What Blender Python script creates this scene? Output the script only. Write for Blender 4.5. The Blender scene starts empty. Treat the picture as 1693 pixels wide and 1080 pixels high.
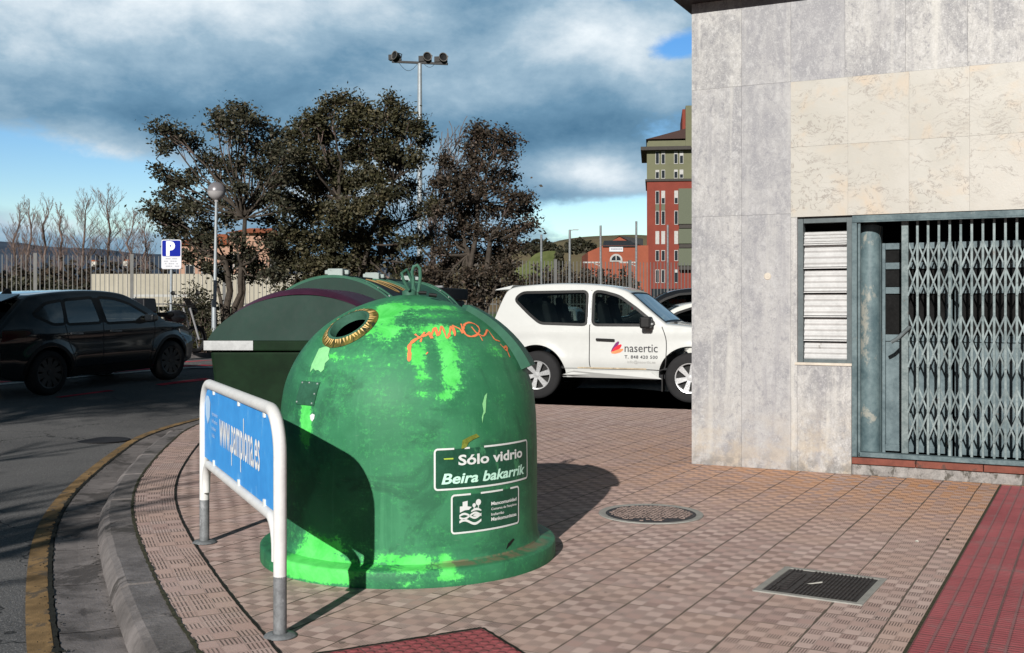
import bpy, bmesh, math, random
from mathutils import Vector, Matrix, noise as mnoise
R = math.radians
PI = math.pi
sc = bpy.context.scene
col = sc.collection

# ------------------------------------------------------------------ camera
FPX, HOR, CX, CH = 1800.0, 505.0, 846.5, 1.5        # focal length and horizon in photo pixels, eye height
cd = bpy.data.cameras.new('camera')
cam = bpy.data.objects.new('camera', cd)
col.objects.link(cam)
cam.location = (0, 0, CH)
cam.rotation_euler = (R(90), 0, 0)
cd.sensor_width = 36
cd.lens = 36 * FPX / 1693
cd.shift_y = -(540 - HOR) / 1693
cd.clip_start = 0.05
cd.clip_end = 12000
sc.camera = cam

# ------------------------------------------------------------------ exposure
sc.view_settings.view_transform = 'Standard'
sc.view_settings.look = 'None'
sc.view_settings.gamma = 1
sc.view_settings.use_curve_mapping = False
sc.view_settings.exposure = 0.2

# ------------------------------------------------------------------ sun
SUN_EL = 22.8
SDIR = Vector((0.283, 0.959, 0)).normalized()         # where shadows run
sd = bpy.data.lights.new('sun', 'SUN')
sd.energy = 5.0
sd.angle = R(0.5)
sd.color = (1.0, 0.965, 0.915)
sun = bpy.data.objects.new('sun', sd)
col.objects.link(sun)
_d = Vector((SDIR.x * math.cos(R(SUN_EL)), SDIR.y * math.cos(R(SUN_EL)), -math.sin(R(SUN_EL))))
sun.rotation_euler = _d.to_track_quat('-Z', 'Y').to_euler()
sun.location = (-6, -12, 14)


class NT:
    """small helper round a node tree"""
    def __init__(s, nt):
        s.nt = nt
        nt.nodes.clear()

    def n(s, t, **kw):
        nd = s.nt.nodes.new(t)
        for k, v in kw.items():
            setattr(nd, k, v)
        return nd

    def put(s, sock, v):
        if hasattr(v, 'is_output') or isinstance(v, bpy.types.NodeSocket):
            s.nt.links.new(v, sock)
        elif v is not None:
            if isinstance(v, (tuple, list)) and len(v) == 3 and sock.type == 'RGBA':
                v = (*v, 1)
            sock.default_value = v

    def m(s, op, a, b=None, c=None, clamp=False):
        nd = s.n('ShaderNodeMath', operation=op, use_clamp=clamp)
        s.put(nd.inputs[0], a)
        if b is not None: s.put(nd.inputs[1], b)
        if c is not None: s.put(nd.inputs[2], c)
        return nd.outputs[0]

    def vm(s, op, a, b=None):
        nd = s.n('ShaderNodeVectorMath', operation=op)
        s.put(nd.inputs[0], a)
        if b is not None: s.put(nd.inputs[1], b)
        return nd.outputs['Value'] if op in ('LENGTH', 'DISTANCE', 'DOT_PRODUCT') else nd.outputs[0]

    def mix(s, f, a, b, blend='MIX'):
        nd = s.n('ShaderNodeMix', data_type='RGBA', blend_type=blend)
        s.put(nd.inputs[0], f)
        s.put(nd.inputs[6], a)
        s.put(nd.inputs[7], b)
        return nd.outputs[2]

    def noise(s, vec, scale, detail=4, rough=.55, dist=0, out='Fac'):
        nd = s.n('ShaderNodeTexNoise')
        if vec is not None: s.put(nd.inputs['Vector'], vec)
        nd.inputs['Scale'].default_value = scale
        nd.inputs['Detail'].default_value = detail
        nd.inputs['Roughness'].default_value = rough
        nd.inputs['Distortion'].default_value = dist
        return nd.outputs[out]

    def ramp(s, f, a, b, lo=0., hi=1.):
        nd = s.n('ShaderNodeMapRange', interpolation_type='SMOOTHSTEP')
        s.put(nd.inputs[0], f)
        nd.inputs[1].default_value = a
        nd.inputs[2].default_value = b
        nd.inputs[3].default_value = lo
        nd.inputs[4].default_value = hi
        return nd.outputs[0]

    def sep(s, v):
        nd = s.n('ShaderNodeSeparateXYZ')
        s.put(nd.inputs[0], v)
        return nd.outputs

    def comb(s, x, y, z=0.):
        nd = s.n('ShaderNodeCombineXYZ')
        s.put(nd.inputs[0], x); s.put(nd.inputs[1], y); s.put(nd.inputs[2], z)
        return nd.outputs[0]

    def mapping(s, v, scale=(1, 1, 1), rot=(0, 0, 0), loc=(0, 0, 0)):
        nd = s.n('ShaderNodeMapping')
        s.put(nd.inputs[0], v)
        nd.inputs['Scale'].default_value = scale
        nd.inputs['Rotation'].default_value = rot
        nd.inputs['Location'].default_value = loc
        return nd.outputs[0]


# ------------------------------------------------------------------ sky
def make_world():
    w = bpy.data.worlds.new('World')
    sc.world = w
    w.use_nodes = True
    t = NT(w.node_tree)
    sky = t.n('ShaderNodeTexSky', sky_type='NISHITA')
    sky.sun_disc = False
    sky.sun_elevation = R(SUN_EL)
    sky.sun_rotation = math.atan2(-SDIR.x, -SDIR.y)
    sky.air_density = 1.0
    sky.dust_density = 0.3
    sky.ozone_density = 2.0
    bg = t.n('ShaderNodeBackground')
    hs = t.n('ShaderNodeHueSaturation')
    hs.inputs['Saturation'].default_value = 1.42
    hs.inputs['Hue'].default_value = .512
    t.put(hs.inputs['Color'], sky.outputs[0])
    t.put(bg.inputs[0], hs.outputs[0])
    bg.inputs[1].default_value = 0.112
    g = t.n('ShaderNodeTexCoord').outputs['Generated']
    x, y, z = t.sep(g)
    az = t.m('MULTIPLY', t.m('ARCTAN2', x, y), 180 / PI)
    el = t.m('MULTIPLY', t.m('ARCSINE', z), 180 / PI)
    zz = t.m('ADD', t.m('MAXIMUM', z, 0.0), 0.10)
    lay = t.comb(t.m('DIVIDE', x, zz), t.m('DIVIDE', y, zz), 0.0)          # flat cloud layer seen in perspective
    n1 = t.noise(t.mapping(lay, (0.55, 0.42, 1), loc=(3.1, 0.4, 0)), 1.5, 9, .56, .3)
    n2 = t.noise(t.mapping(lay, (0.75, 0.55, 1), loc=(1.7, 7.3, 0)), 1.3, 8, .60, .2)
    # billows: isotropic on the dome, so that cloud heads do not look streaked
    n3 = t.noise(t.mapping(g, (1, 1, 1.7), loc=(.6, 0, .2)), 7.0, 12, .62, .1)

    def blob(a0, e0, sa, se):
        u = t.m('DIVIDE', t.m('SUBTRACT', az, a0), sa)
        v = t.m('DIVIDE', t.m('SUBTRACT', el, e0), se)
        q = t.m('ADD', t.m('MULTIPLY', u, u), t.m('MULTIPLY', v, v))
        return t.m('POWER', 2.718, t.m('MULTIPLY', q, -1.0))

    def total(lst):
        acc = None
        for a0, e0, sa, se, k in lst:
            b = t.m('MULTIPLY', blob(a0, e0, sa, se), k)
            acc = b if acc is None else t.m('ADD', acc, b)
        return acc
    gaps = total([(-24, 6.2, 8, 2.1, .40), (-19, 3.9, 5, 1.1, .20), (5.0, 4.6, 5.2, 1.25, .46), (8.0, 10.6, 1.8, 2.2, .12), (5.5, 16.6, 4.2, 1.2, .42),
                  (9.3, 13.3, 2.2, .9, .36), (-16.5, 6.3, 4, 1.1, .12), (-27, 9.0, 5, 1.6, .10), (8.7, 7.4, 1.2, .9, .3)])
    cov = t.m('SUBTRACT', t.m('ADD', t.m('MULTIPLY', n1, .45), t.m('ADD', t.m('MULTIPLY', n3, .75), .17)), gaps)
    mask = t.ramp(cov, .465, .63)
    light = total([(-14, 15.6, 8, 2.4, .36), (4.5, 13.6, 5, 2.0, .34), (3.4, 7.0, 3.8, 1.0, .34), (-24, 13.5, 5, 2.2, .16),
                   (-24, 7.2, 8, 1.3, .40), (-22, 4.0, 5, .7, .24), (7, 6.0, 3, .8, .14), (-10, 5.6, 5, 1.4, .18), (7.5, 11.5, 2, 2.4, .16),
                   (2, 9.2, 7, 1.1, -.22), (-18, 9.8, 8, 1.2, -.14), (-4, 12.0, 6, 1.6, .02)])
    sh = t.m('ADD', t.m('ADD', t.m('MULTIPLY', n2, .40), t.m('MULTIPLY', n3, 1.0)), t.m('SUBTRACT', light, .185))
    cr = t.n('ShaderNodeValToRGB')
    t.put(cr.inputs[0], sh)
    e = cr.color_ramp.elements
    e[0].position = .26; e[0].color = (.062, .150, .245, 1)
    e[1].position = .96; e[1].color = (.68, .74, .78, 1)
    q = cr.color_ramp.elements.new(.46); q.color = (.125, .240, .350, 1)
    q = cr.color_ramp.elements.new(.66); q.color = (.270, .390, .490, 1)
    bc = t.n('ShaderNodeBackground')
    unseen_dim = t.m('MULTIPLY', t.ramp(el, 17.5, 34, 1., .30), t.ramp(y, .0, .75, .38, 1.))  # unseen clouds above and behind the view dimmed to weaken fill light
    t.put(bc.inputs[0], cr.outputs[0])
    t.put(bc.inputs[1], t.m('MULTIPLY', unseen_dim, 1.12))
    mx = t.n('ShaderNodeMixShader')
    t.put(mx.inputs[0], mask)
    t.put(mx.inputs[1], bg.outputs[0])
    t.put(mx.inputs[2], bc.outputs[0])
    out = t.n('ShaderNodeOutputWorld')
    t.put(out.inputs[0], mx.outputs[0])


make_world()


# ------------------------------------------------------------------ geometry helpers
def ground_at(px, py, z=0.0):
    """where the line of sight to a photo pixel meets the level z"""
    d = (CH - z) * FPX / (py - HOR)
    return Vector(((px - CX) / FPX * d, d, z))


def at(px, py, Y):
    return Vector(((px - CX) / FPX * Y, Y, CH + (HOR - py) * Y / FPX))


class MB:
    def __init__(s, M=None):
        s.v, s.f, s.mi = [], [], []
        s.M = M
        s.cur = 0

    def add(s, vs, fs):
        o = len(s.v)
        if s.M is not None:
            vs = [s.M @ Vector(p) for p in vs]
        s.v += [tuple(p) for p in vs]
        s.f += [tuple(i + o for i in f) for f in fs]
        s.mi += [s.cur] * len(fs)
        return s

    def box(s, c, d, rot=None, taper=1.0):
        hx, hy, hz = d[0] / 2, d[1] / 2, d[2] / 2
        p = []
        for k in (-1, 1):
            q = taper if k > 0 else 1
            p += [Vector((-hx * q, -hy * q, k * hz)), Vector((hx * q, -hy * q, k * hz)), Vector((hx * q, hy * q, k * hz)), Vector((-hx * q, hy * q, k * hz))]
        if rot is not None:
            p = [rot @ a for a in p]
        c = Vector(c)
        return s.add([a + c for a in p], [(3, 2, 1, 0), (4, 5, 6, 7), (0, 1, 5, 4), (1, 2, 6, 5), (2, 3, 7, 6), (3, 0, 4, 7)])

    def tube(s, pts, r, n=8, cap=True):
        pts = [Vector(p) for p in pts]
        m = len(pts)
        rs = r if isinstance(r, (list, tuple)) else [r] * m
        vs, fs = [], []
        t0 = (pts[1] - pts[0]).normalized()
        up = Vector((0, 0, 1)) if abs(t0.z) < .9 else Vector((1, 0, 0))
        a = t0.cross(up).normalized()
        for i, p in enumerate(pts):
            if i == 0: t = pts[1] - pts[0]
            elif i == m - 1: t = pts[-1] - pts[-2]
            else: t = (pts[i + 1] - p).normalized() + (p - pts[i - 1]).normalized()
            t.normalize()
            a = (a - t * a.dot(t))
            a.normalize()
            b = t.cross(a)
            for k in range(n):
                w = 2 * PI * k / n
                vs.append(p + (a * math.cos(w) + b * math.sin(w)) * rs[i])
        for i in range(m - 1):
            for k in range(n):
                k2 = (k + 1) % n
                fs.append((i * n + k, i * n + k2, (i + 1) * n + k2, (i + 1) * n + k))
        if cap:
            fs.append(tuple(reversed(range(n))))
            fs.append(tuple((m - 1) * n + k for k in range(n)))
        return s.add(vs, fs)

    def lathe(s, prof, n=32, M=None, closed=False):
        vs, fs = [], []
        for r, z in prof:
            for k in range(n):
                w = 2 * PI * k / n
                p = Vector((r * math.cos(w), r * math.sin(w), z))
                vs.append(M @ p if M is not None else p)
        m = len(prof)
        for i in range(m if closed else m - 1):
            j = (i + 1) % m
            for k in range(n):
                k2 = (k + 1) % n
                fs.append((i * n + k, i * n + k2, j * n + k2, j * n + k))
        return s.add(vs, fs)

    def prism(s, poly, vec):
        """closed outline (3-D points) pushed along vec"""
        vec = Vector(vec)
        n = len(poly)
        vs = [Vector(p) for p in poly] + [Vector(p) + vec for p in poly]
        fs = [tuple(reversed(range(n))), tuple(range(n, 2 * n))]
        fs += [(i, (i + 1) % n, n + (i + 1) % n, n + i) for i in range(n)]
        return s.add(vs, fs)

    def strip(s, A, B):
        n = len(A)
        return s.add(list(A) + list(B), [(i, i + 1, n + i + 1, n + i) for i in range(n - 1)])

    def grid(s, fn, nu, nv):
        vs = [fn(i / nu, j / nv) for j in range(nv + 1) for i in range(nu + 1)]
        fs = [(j * (nu + 1) + i, j * (nu + 1) + i + 1, (j + 1) * (nu + 1) + i + 1, (j + 1) * (nu + 1) + i) for j in range(nv) for i in range(nu)]
        return s.add(vs, fs)

    def ball(s, c, r, n=14, sc3=(1, 1, 1)):
        vs, fs = [], []
        m = n // 2
        c = Vector(c)
        for i in range(m + 1):
            a = PI * i / m
            for k in range(n):
                w = 2 * PI * k / n
                vs.append(c + Vector((r * math.sin(a) * math.cos(w) * sc3[0], r * math.sin(a) * math.sin(w) * sc3[1], r * math.cos(a) * sc3[2])))
        for i in range(m):
            for k in range(n):
                k2 = (k + 1) % n
                fs.append((i * n + k, (i + 1) * n + k, (i + 1) * n + k2, i * n + k2))
        return s.add(vs, fs)

    def build(s, name, mat, parent=None, smooth=False, bevel=0, uv=None, sharp=40, weld=False):
        me = bpy.data.meshes.new(name)
        me.from_pydata(s.v, [], s.f)
        mats = mat if isinstance(mat, (list, tuple)) else [mat]
        for mm in mats:
            me.materials.append(mm)
        if len(mats) > 1:
            me.polygons.foreach_set('material_index', s.mi)
        if uv is not None:
            ul = me.uv_layers.new(name='UVMap')
            for lp in me.loops:
                ul.data[lp.index].uv = uv[lp.vertex_index]
        if weld:
            bm = bmesh.new(); bm.from_mesh(me)
            bmesh.ops.remove_doubles(bm, verts=bm.verts, dist=1e-5)
            bm.to_mesh(me); bm.free()
        me.validate()
        me.update()
        if smooth:
            me.shade_smooth()
            me.set_sharp_from_angle(angle=R(sharp))
        o = bpy.data.objects.new(name, me)
        col.objects.link(o)
        if parent is not None:
            o.parent = parent
        if bevel:
            b = o.modifiers.new('bevel', 'BEVEL')
            b.width = bevel
            b.segments = 2
            b.limit_method = 'ANGLE'
        return o


def tag(o, label=None, cat=None, group=None, kind=None):
    if label: o['label'] = label
    if cat: o['category'] = cat
    if group: o['group'] = group
    if kind: o['kind'] = kind
    return o


def thing(name, label, cat, loc=(0, 0, 0), rz=0, group=None):
    o = bpy.data.objects.new(name, None)
    o.empty_display_size = .2
    col.objects.link(o)
    o.location = loc
    o.rotation_euler = (0, 0, rz)
    return tag(o, label, cat, group)


def copy_tree(o, parent=None):
    c = o.copy()
    col.objects.link(c)
    c.parent = parent
    for ch in [k for k in bpy.data.objects if k.parent == o]:
        copy_tree(ch, c)
    return c


def smoothst(a, b, x):
    t = min(1, max(0, (x - a) / (b - a)))
    return t * t * (3 - 2 * t)


def text_geo(body, size, bold=0.0, shear=0.0, spacing=1.0, align='LEFT'):
    """flat letters as (verts2d, faces)"""
    cu = bpy.data.curves.new('lettering', 'FONT')
    cu.body = body
    cu.size = size
    cu.offset = bold
    cu.shear = shear
    cu.space_character = spacing
    cu.align_x = align
    cu.resolution_u = 3
    o = bpy.data.objects.new('lettering', cu)
    col.objects.link(o)
    dg = bpy.context.evaluated_depsgraph_get()
    e = o.evaluated_get(dg)
    me = e.to_mesh()
    vs = [(v.co.x, v.co.y) for v in me.vertices]
    fs = [tuple(p.vertices) for p in me.polygons]
    e.to_mesh_clear()
    bpy.data.objects.remove(o)
    bpy.data.curves.remove(cu)
    return vs, fs


def fit_text(mb, fn, body, x0, y0, w, h=None, bold=0.0, shear=0.0, spacing=1.0):
    """letters stretched to width w (and cap height h when given), put through fn(x, y) -> point"""
    vs, fs = text_geo(body, 1.0, bold, shear, spacing)
    if not vs: return
    xa = min(p[0] for p in vs); xb = max(p[0] for p in vs)
    kx = w / (xb - xa)
    ky = kx if h is None else h / 0.70
    mb.add([fn(x0 + (p[0] - xa) * kx, y0 + p[1] * ky) for p in vs], fs)


# ------------------------------------------------------------------ materials
def mk(name, c, rough=.6, metal=0., var=.18, scale=6., bump=0., bscale=40., c2=None, spec=.2, coat=0., island=0., coord='Object', patch=None):
    m = bpy.data.materials.new(name)
    m.use_nodes = True
    t = NT(m.node_tree)
    out = t.n('ShaderNodeOutputMaterial')
    b = t.n('ShaderNodeBsdfPrincipled')
    t.put(out.inputs[0], b.outputs[0])
    v = t.n('ShaderNodeTexCoord').outputs[coord]
    n1 = t.noise(v, scale, 6, .6, .2)
    n2 = t.noise(v, scale * 6.3, 4, .6)
    f = t.ramp(t.m('ADD', t.m('MULTIPLY', n1, .65), t.m('MULTIPLY', n2, .35)), .3, .7)
    lo = tuple(a * (1 - var) for a in c)
    hi = tuple(min(1, a * (1 + var)) for a in c) if c2 is None else c2
    cc = t.mix(f, lo, hi)
    if patch:                                                  # stains: (colour, scale, threshold)
        pn = t.noise(t.mapping(v, (1, 1, .6), loc=(4, 2, 1)), patch[1], 8, .68, .4)
        cc = t.mix(t.ramp(pn, patch[2], patch[2] + .06), cc, patch[0])
    if island:
        g = t.n('ShaderNodeNewGeometry').outputs['Random Per Island']
        hv = t.n('ShaderNodeHueSaturation')
        t.put(hv.inputs['Value'], t.ramp(g, 0, 1, 1 - island, 1 + island))
        t.put(hv.inputs['Hue'], t.ramp(t.m('FRACT', t.m('MULTIPLY', g, 7.3)), 0, 1, .5 - island * .03, .5 + island * .03))
        t.put(hv.inputs['Color'], cc)
        cc = hv.outputs[0]
    t.put(b.inputs['Base Color'], cc)
    t.put(b.inputs['Roughness'], t.m('ADD', rough, t.m('MULTIPLY', t.m('SUBTRACT', n2, .5), .25), clamp=True))
    b.inputs['Metallic'].default_value = metal
    b.inputs['Specular IOR Level'].default_value = spec
    b.inputs['Coat Weight'].default_value = coat
    b.inputs['Coat Roughness'].default_value = .06
    if bump:
        bp = t.n('ShaderNodeBump')
        bp.inputs['Strength'].default_value = bump
        bp.inputs['Distance'].default_value = .01
        t.put(bp.inputs['Height'], t.noise(v, bscale, 5, .65))
        t.put(b.inputs['Normal'], bp.outputs[0])
    return m


def glass_mat(name, tint=(.35, .42, .42), refl=1.0):
    m = bpy.data.materials.new(name)
    m.use_nodes = True
    t = NT(m.node_tree)
    out = t.n('ShaderNodeOutputMaterial')
    tr = t.n('ShaderNodeBsdfTransparent')
    tr.inputs[0].default_value = (*tint, 1)
    gl = t.n('ShaderNodeBsdfGlossy')
    gl.inputs['Roughness'].default_value = .02
    fr = t.n('ShaderNodeFresnel')
    fr.inputs[0].default_value = 1.5
    mx = t.n('ShaderNodeMixShader')
    t.put(mx.inputs[0], t.m('MULTIPLY', fr.outputs[0], refl, clamp=True))
    t.put(mx.inputs[1], tr.outputs[0])
    t.put(mx.inputs[2], gl.outputs[0])
    t.put(out.inputs[0], mx.outputs[0])
    return m


def asphalt_mat():
    m = bpy.data.materials.new('asphalt')
    m.use_nodes = True
    t = NT(m.node_tree)
    out = t.n('ShaderNodeOutputMaterial')
    b = t.n('ShaderNodeBsdfPrincipled')
    t.put(out.inputs[0], b.outputs[0])
    v = t.n('ShaderNodeTexCoord').outputs['Object']
    a = t.noise(v, 90, 3, .75)
    bb = t.noise(v, 34, 4, .7)
    c = t.noise(v, .55, 6, .62, .4)
    base = t.mix(t.ramp(c, .3, .7), (.074, .072, .072), (.122, .118, .115))
    base = t.mix(t.ramp(a, .52, .72), base, (.34, .33, .32))
    base = t.mix(t.ramp(bb, .56, .75), base, (.028, .028, .029))
    crack = t.n('ShaderNodeTexVoronoi', feature='DISTANCE_TO_EDGE')
    t.put(crack.inputs['Vector'], t.vm('ADD', v, t.vm('SCALE', t.noise(v, 2.0, 3, .6, out='Color'), None)))
    crack.inputs['Scale'].default_value = .28
    base = t.mix(t.ramp(crack.outputs[0], .004, .001), base, (.014, .014, .014))
    t.put(b.inputs['Base Color'], base)
    b.inputs['Roughness'].default_value = .88
    bp = t.n('ShaderNodeBump')
    bp.inputs['Strength'].default_value = .8
    bp.inputs['Distance'].default_value = .012
    t.put(bp.inputs['Height'], t.m('ADD', a, bb))
    t.put(b.inputs['Normal'], bp.outputs[0])
    return m


def paver_mat(name, use_uv=False, all_striped=False):
    """30 cm tiles of 4 x 4 squares, ribbed and plain by turns"""
    m = bpy.data.materials.new(name)
    m.use_nodes = True
    t = NT(m.node_tree)
    out = t.n('ShaderNodeOutputMaterial')
    b = t.n('ShaderNodeBsdfPrincipled')
    t.put(out.inputs[0], b.outputs[0])
    tc = t.n('ShaderNodeTexCoord')
    v = tc.outputs['UV'] if use_uv else tc.outputs['Object']
    ob = tc.outputs['Object']
    wob = t.vm('SCALE', t.vm('SUBTRACT', t.noise(ob, 1.3, 2, .5, out='Color'), (.5, .5, .5)), None)
    wob.node.inputs['Scale'].default_value = .018
    x, y, z = t.sep(t.vm('ADD', v, wob))
    S = .075

    def cell(a, s):
        q = t.m('DIVIDE', a, s)
        return t.m('FLOOR', q), t.m('FRACT', q)
    tx, fx = cell(x, .30)
    if not use_uv:                                         # slight running offset per row, as laid
        wn = t.n('ShaderNodeTexWhiteNoise', noise_dimensions='1D')
        t.put(wn.inputs['W'], tx)
        y = t.m('ADD', y, t.m('MULTIPLY', wn.outputs[0], .02))
    ty, fy = cell(y, .30)
    sx, gx = cell(x, S)
    sy, gy = cell(y, S)

    def edge(f):                                           # distance to nearest cell edge
        return t.m('MINIMUM', f, t.m('SUBTRACT', 1.0, f))
    e_tx = edge(fx)
    e_ty = edge(fy)
    wn1 = t.n('ShaderNodeTexWhiteNoise', noise_dimensions='2D')
    t.put(wn1.inputs['Vector'], t.comb(sx, sy))
    wn2 = t.n('ShaderNodeTexWhiteNoise', noise_dimensions='2D')
    t.put(wn2.inputs['Vector'], t.comb(tx, ty))
    par = t.m('MODULO', t.m('ABSOLUTE', t.m('ADD', sx, sy)), 2.0)
    par = t.m('GREATER_THAN', par, .5)
    if all_striped:
        par = t.m('MAXIMUM', par, t.m('GREATER_THAN', wn1.outputs[0], .55))
    rib = t.m('SINE', t.m('MULTIPLY', x, 2 * PI / .0125)) if not use_uv else t.m('SINE', t.m('MULTIPLY', x, 2 * PI / .014))
    inner = t.m('MULTIPLY', t.ramp(edge(gx), .02, .10), t.ramp(edge(gy), .06, .12))
    groove = t.m('MULTIPLY', t.m('MULTIPLY', t.ramp(rib, .05, .65), par), inner)
    jn = t.noise(ob, 5.5, 4, .6)
    jw = t.ramp(jn, .35, .7, .011, .024)
    jv = t.m('LESS_THAN', e_tx, jw)                        # long joints
    jh = t.m('MULTIPLY', t.m('LESS_THAN', e_ty, t.m('MULTIPLY', jw, .62)), t.m('GREATER_THAN', t.noise(ob, 2.6, 3, .6), .40))
    joint = t.m('MAXIMUM', jv, jh)
    sq = t.m('MAXIMUM', t.m('LESS_THAN', edge(gx), .035), t.m('LESS_THAN', edge(gy), .035))
    # colour: every square its own tone, and a warm, cleaner zone along the shop front
    big = t.noise(ob, .7, 5, .6, .4)
    c = t.mix(wn1.outputs[0], (.450, .308, .270), (.605, .458, .408))
    c = t.mix(t.m('MULTIPLY', par, .24), c, (.370, .262, .235))
    c = t.mix(t.m('MULTIPLY', t.ramp(wn2.outputs[0], .25, 1.), .55), c, (.54, .375, .305))
    gx_, gy_, gz_ = t.sep(tc.outputs['Object'])
    warm = t.m('MULTIPLY', t.ramp(t.m('ADD', gy_, t.m('MULTIPLY', gx_, .02)), 6.6, 10.2), t.ramp(t.m('ADD', gx_, t.m('MULTIPLY', big, 3.)), -4.4, .2))
    if not use_uv:
        ov = t.m('MULTIPLY', warm, t.ramp(t.m('ADD', t.m('MULTIPLY', wn1.outputs[0], .6), t.m('MULTIPLY', big, .8)), .35, .9))
        c = t.mix(t.m('MULTIPLY', ov, .85), c, (.60, .275, .105))
    c = t.mix(t.m('MULTIPLY', t.ramp(big, .5, .78), .42), c, (.34, .265, .235))                      # grime
    blot = t.noise(ob, 3.1, 7, .68, .8)
    c = t.mix(t.m('MULTIPLY', t.ramp(blot, .60, .72), .35), c, (.56, .47, .415))
    c = t.mix(t.m('MULTIPLY', t.ramp(blot, .40, .30), .45), c, (.22, .17, .155))
    fine = t.noise(ob, 160, 3, .7)
    c = t.mix(t.m('MULTIPLY', t.ramp(fine, .55, .8), .30), c, (.16, .12, .105))
    spots = t.noise(ob, 15, 2, .45)
    c = t.mix(t.m('MULTIPLY', t.ramp(spots, .70, .74), .50), c, (.09, .075, .07))
    c = t.mix(t.m('MULTIPLY', sq, .22), c, (.14, .10, .085))
    c = t.mix(t.m('MULTIPLY', groove, t.ramp(t.noise(ob, 1.8, 4, .6), .3, .62, .25, .85)), c, (.10, .074, .064))
    c = t.mix(t.m('MULTIPLY', joint, .88), c, t.mix(t.noise(ob, 9, 3), (.055, .046, .034), (.105, .088, .060)))
    t.put(b.inputs['Base Color'], c)
    b.inputs['Roughness'].default_value = .82
    b.inputs['Specular IOR Level'].default_value = .3
    bp = t.n('ShaderNodeBump')
    bp.inputs['Strength'].default_value = .75
    bp.inputs['Distance'].default_value = .006
    h = t.m('SUBTRACT', t.m('MULTIPLY', fine, .3), t.m('ADD', t.m('MULTIPLY', joint, 1.1), t.m('ADD', t.m('MULTIPLY', groove, .9), t.m('MULTIPLY', sq, .25))))
    h = t.m('ADD', h, t.m('MULTIPLY', wn2.outputs[0], .4))
    t.put(bp.inputs['Height'], h)
    t.put(b.inputs['Normal'], bp.outputs[0])
    return m


def tactile_mat(name, dots=False):
    m = bpy.data.materials.new(name)
    m.use_nodes = True
    t = NT(m.node_tree)
    out = t.n('ShaderNodeOutputMaterial')
    b = t.n('ShaderNodeBsdfPrincipled')
    t.put(out.inputs[0], b.outputs[0])
    v = t.n('ShaderNodeTexCoord').outputs['Object']
    x, y, z = t.sep(v)

    def fr(a, s):
        return t.m('FRACT', t.m('DIVIDE', a, s))

    def edge(f):
        return t.m('MINIMUM', f, t.m('SUBTRACT', 1.0, f))
    if dots:
        u = t.m('SUBTRACT', fr(x, .055), .5); w = t.m('SUBTRACT', fr(y, .055), .5)
        dd = t.m('SQRT', t.m('ADD', t.m('MULTIPLY', u, u), t.m('MULTIPLY', w, w)))
        hgt = t.ramp(dd, .40, .24)
        lo = t.ramp(dd, .42, .30)
    else:
        hgt = t.m('MULTIPLY', t.ramp(edge(fr(x, .075)), .05, .16), t.ramp(edge(fr(y, .035)), .10, .24))
        lo = t.m('SUBTRACT', 1.0, t.m('MULTIPLY', t.ramp(edge(fr(x, .075)), .03, .12), 1.0))
    big = t.noise(v, 1.6, 6, .65, .5)
    fine = t.noise(v, 70, 4, .7)
    c = t.mix(t.ramp(big, .3, .7), (.30, .055, .065), (.44, .105, .115))
    c = t.mix(t.m('MULTIPLY', t.ramp(fine, .5, .75), .5), c, (.22, .12, .115))
    if not dots:
        c = t.mix(t.m('MULTIPLY', lo, .68), c, (.27, .165, .16))
        c = t.mix(t.m('MULTIPLY', t.m('SUBTRACT', 1.0, hgt), .35), c, (.15, .05, .055))
    else:
        c = t.mix(t.m('MULTIPLY', t.m('MULTIPLY', t.ramp(dd, .5, .42), t.ramp(dd, .28, .4)), .35), c, (.08, .03, .03))
    jt = t.m('MAXIMUM', t.m('LESS_THAN', edge(fr(x, .30)), .012), t.m('LESS_THAN', edge(fr(y, .30)), .012))
    c = t.mix(t.m('MULTIPLY', jt, .7), c, (.085, .06, .05))
    c = t.mix(t.m('MULTIPLY', t.ramp(t.noise(v, 3.1, 7, .7), .50, .68), .55), c, (.25, .155, .15))
    t.put(b.inputs['Base Color'], c)
    b.inputs['Roughness'].default_value = .8
    bp = t.n('ShaderNodeBump')
    bp.inputs['Strength'].default_value = .9
    bp.inputs['Distance'].default_value = .006
    t.put(bp.inputs['Height'], t.m('SUBTRACT', t.m('ADD', hgt, t.m('MULTIPLY', fine, .3)), t.m('MULTIPLY', jt, .8)))
    t.put(b.inputs['Normal'], bp.outputs[0])
    return m


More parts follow.
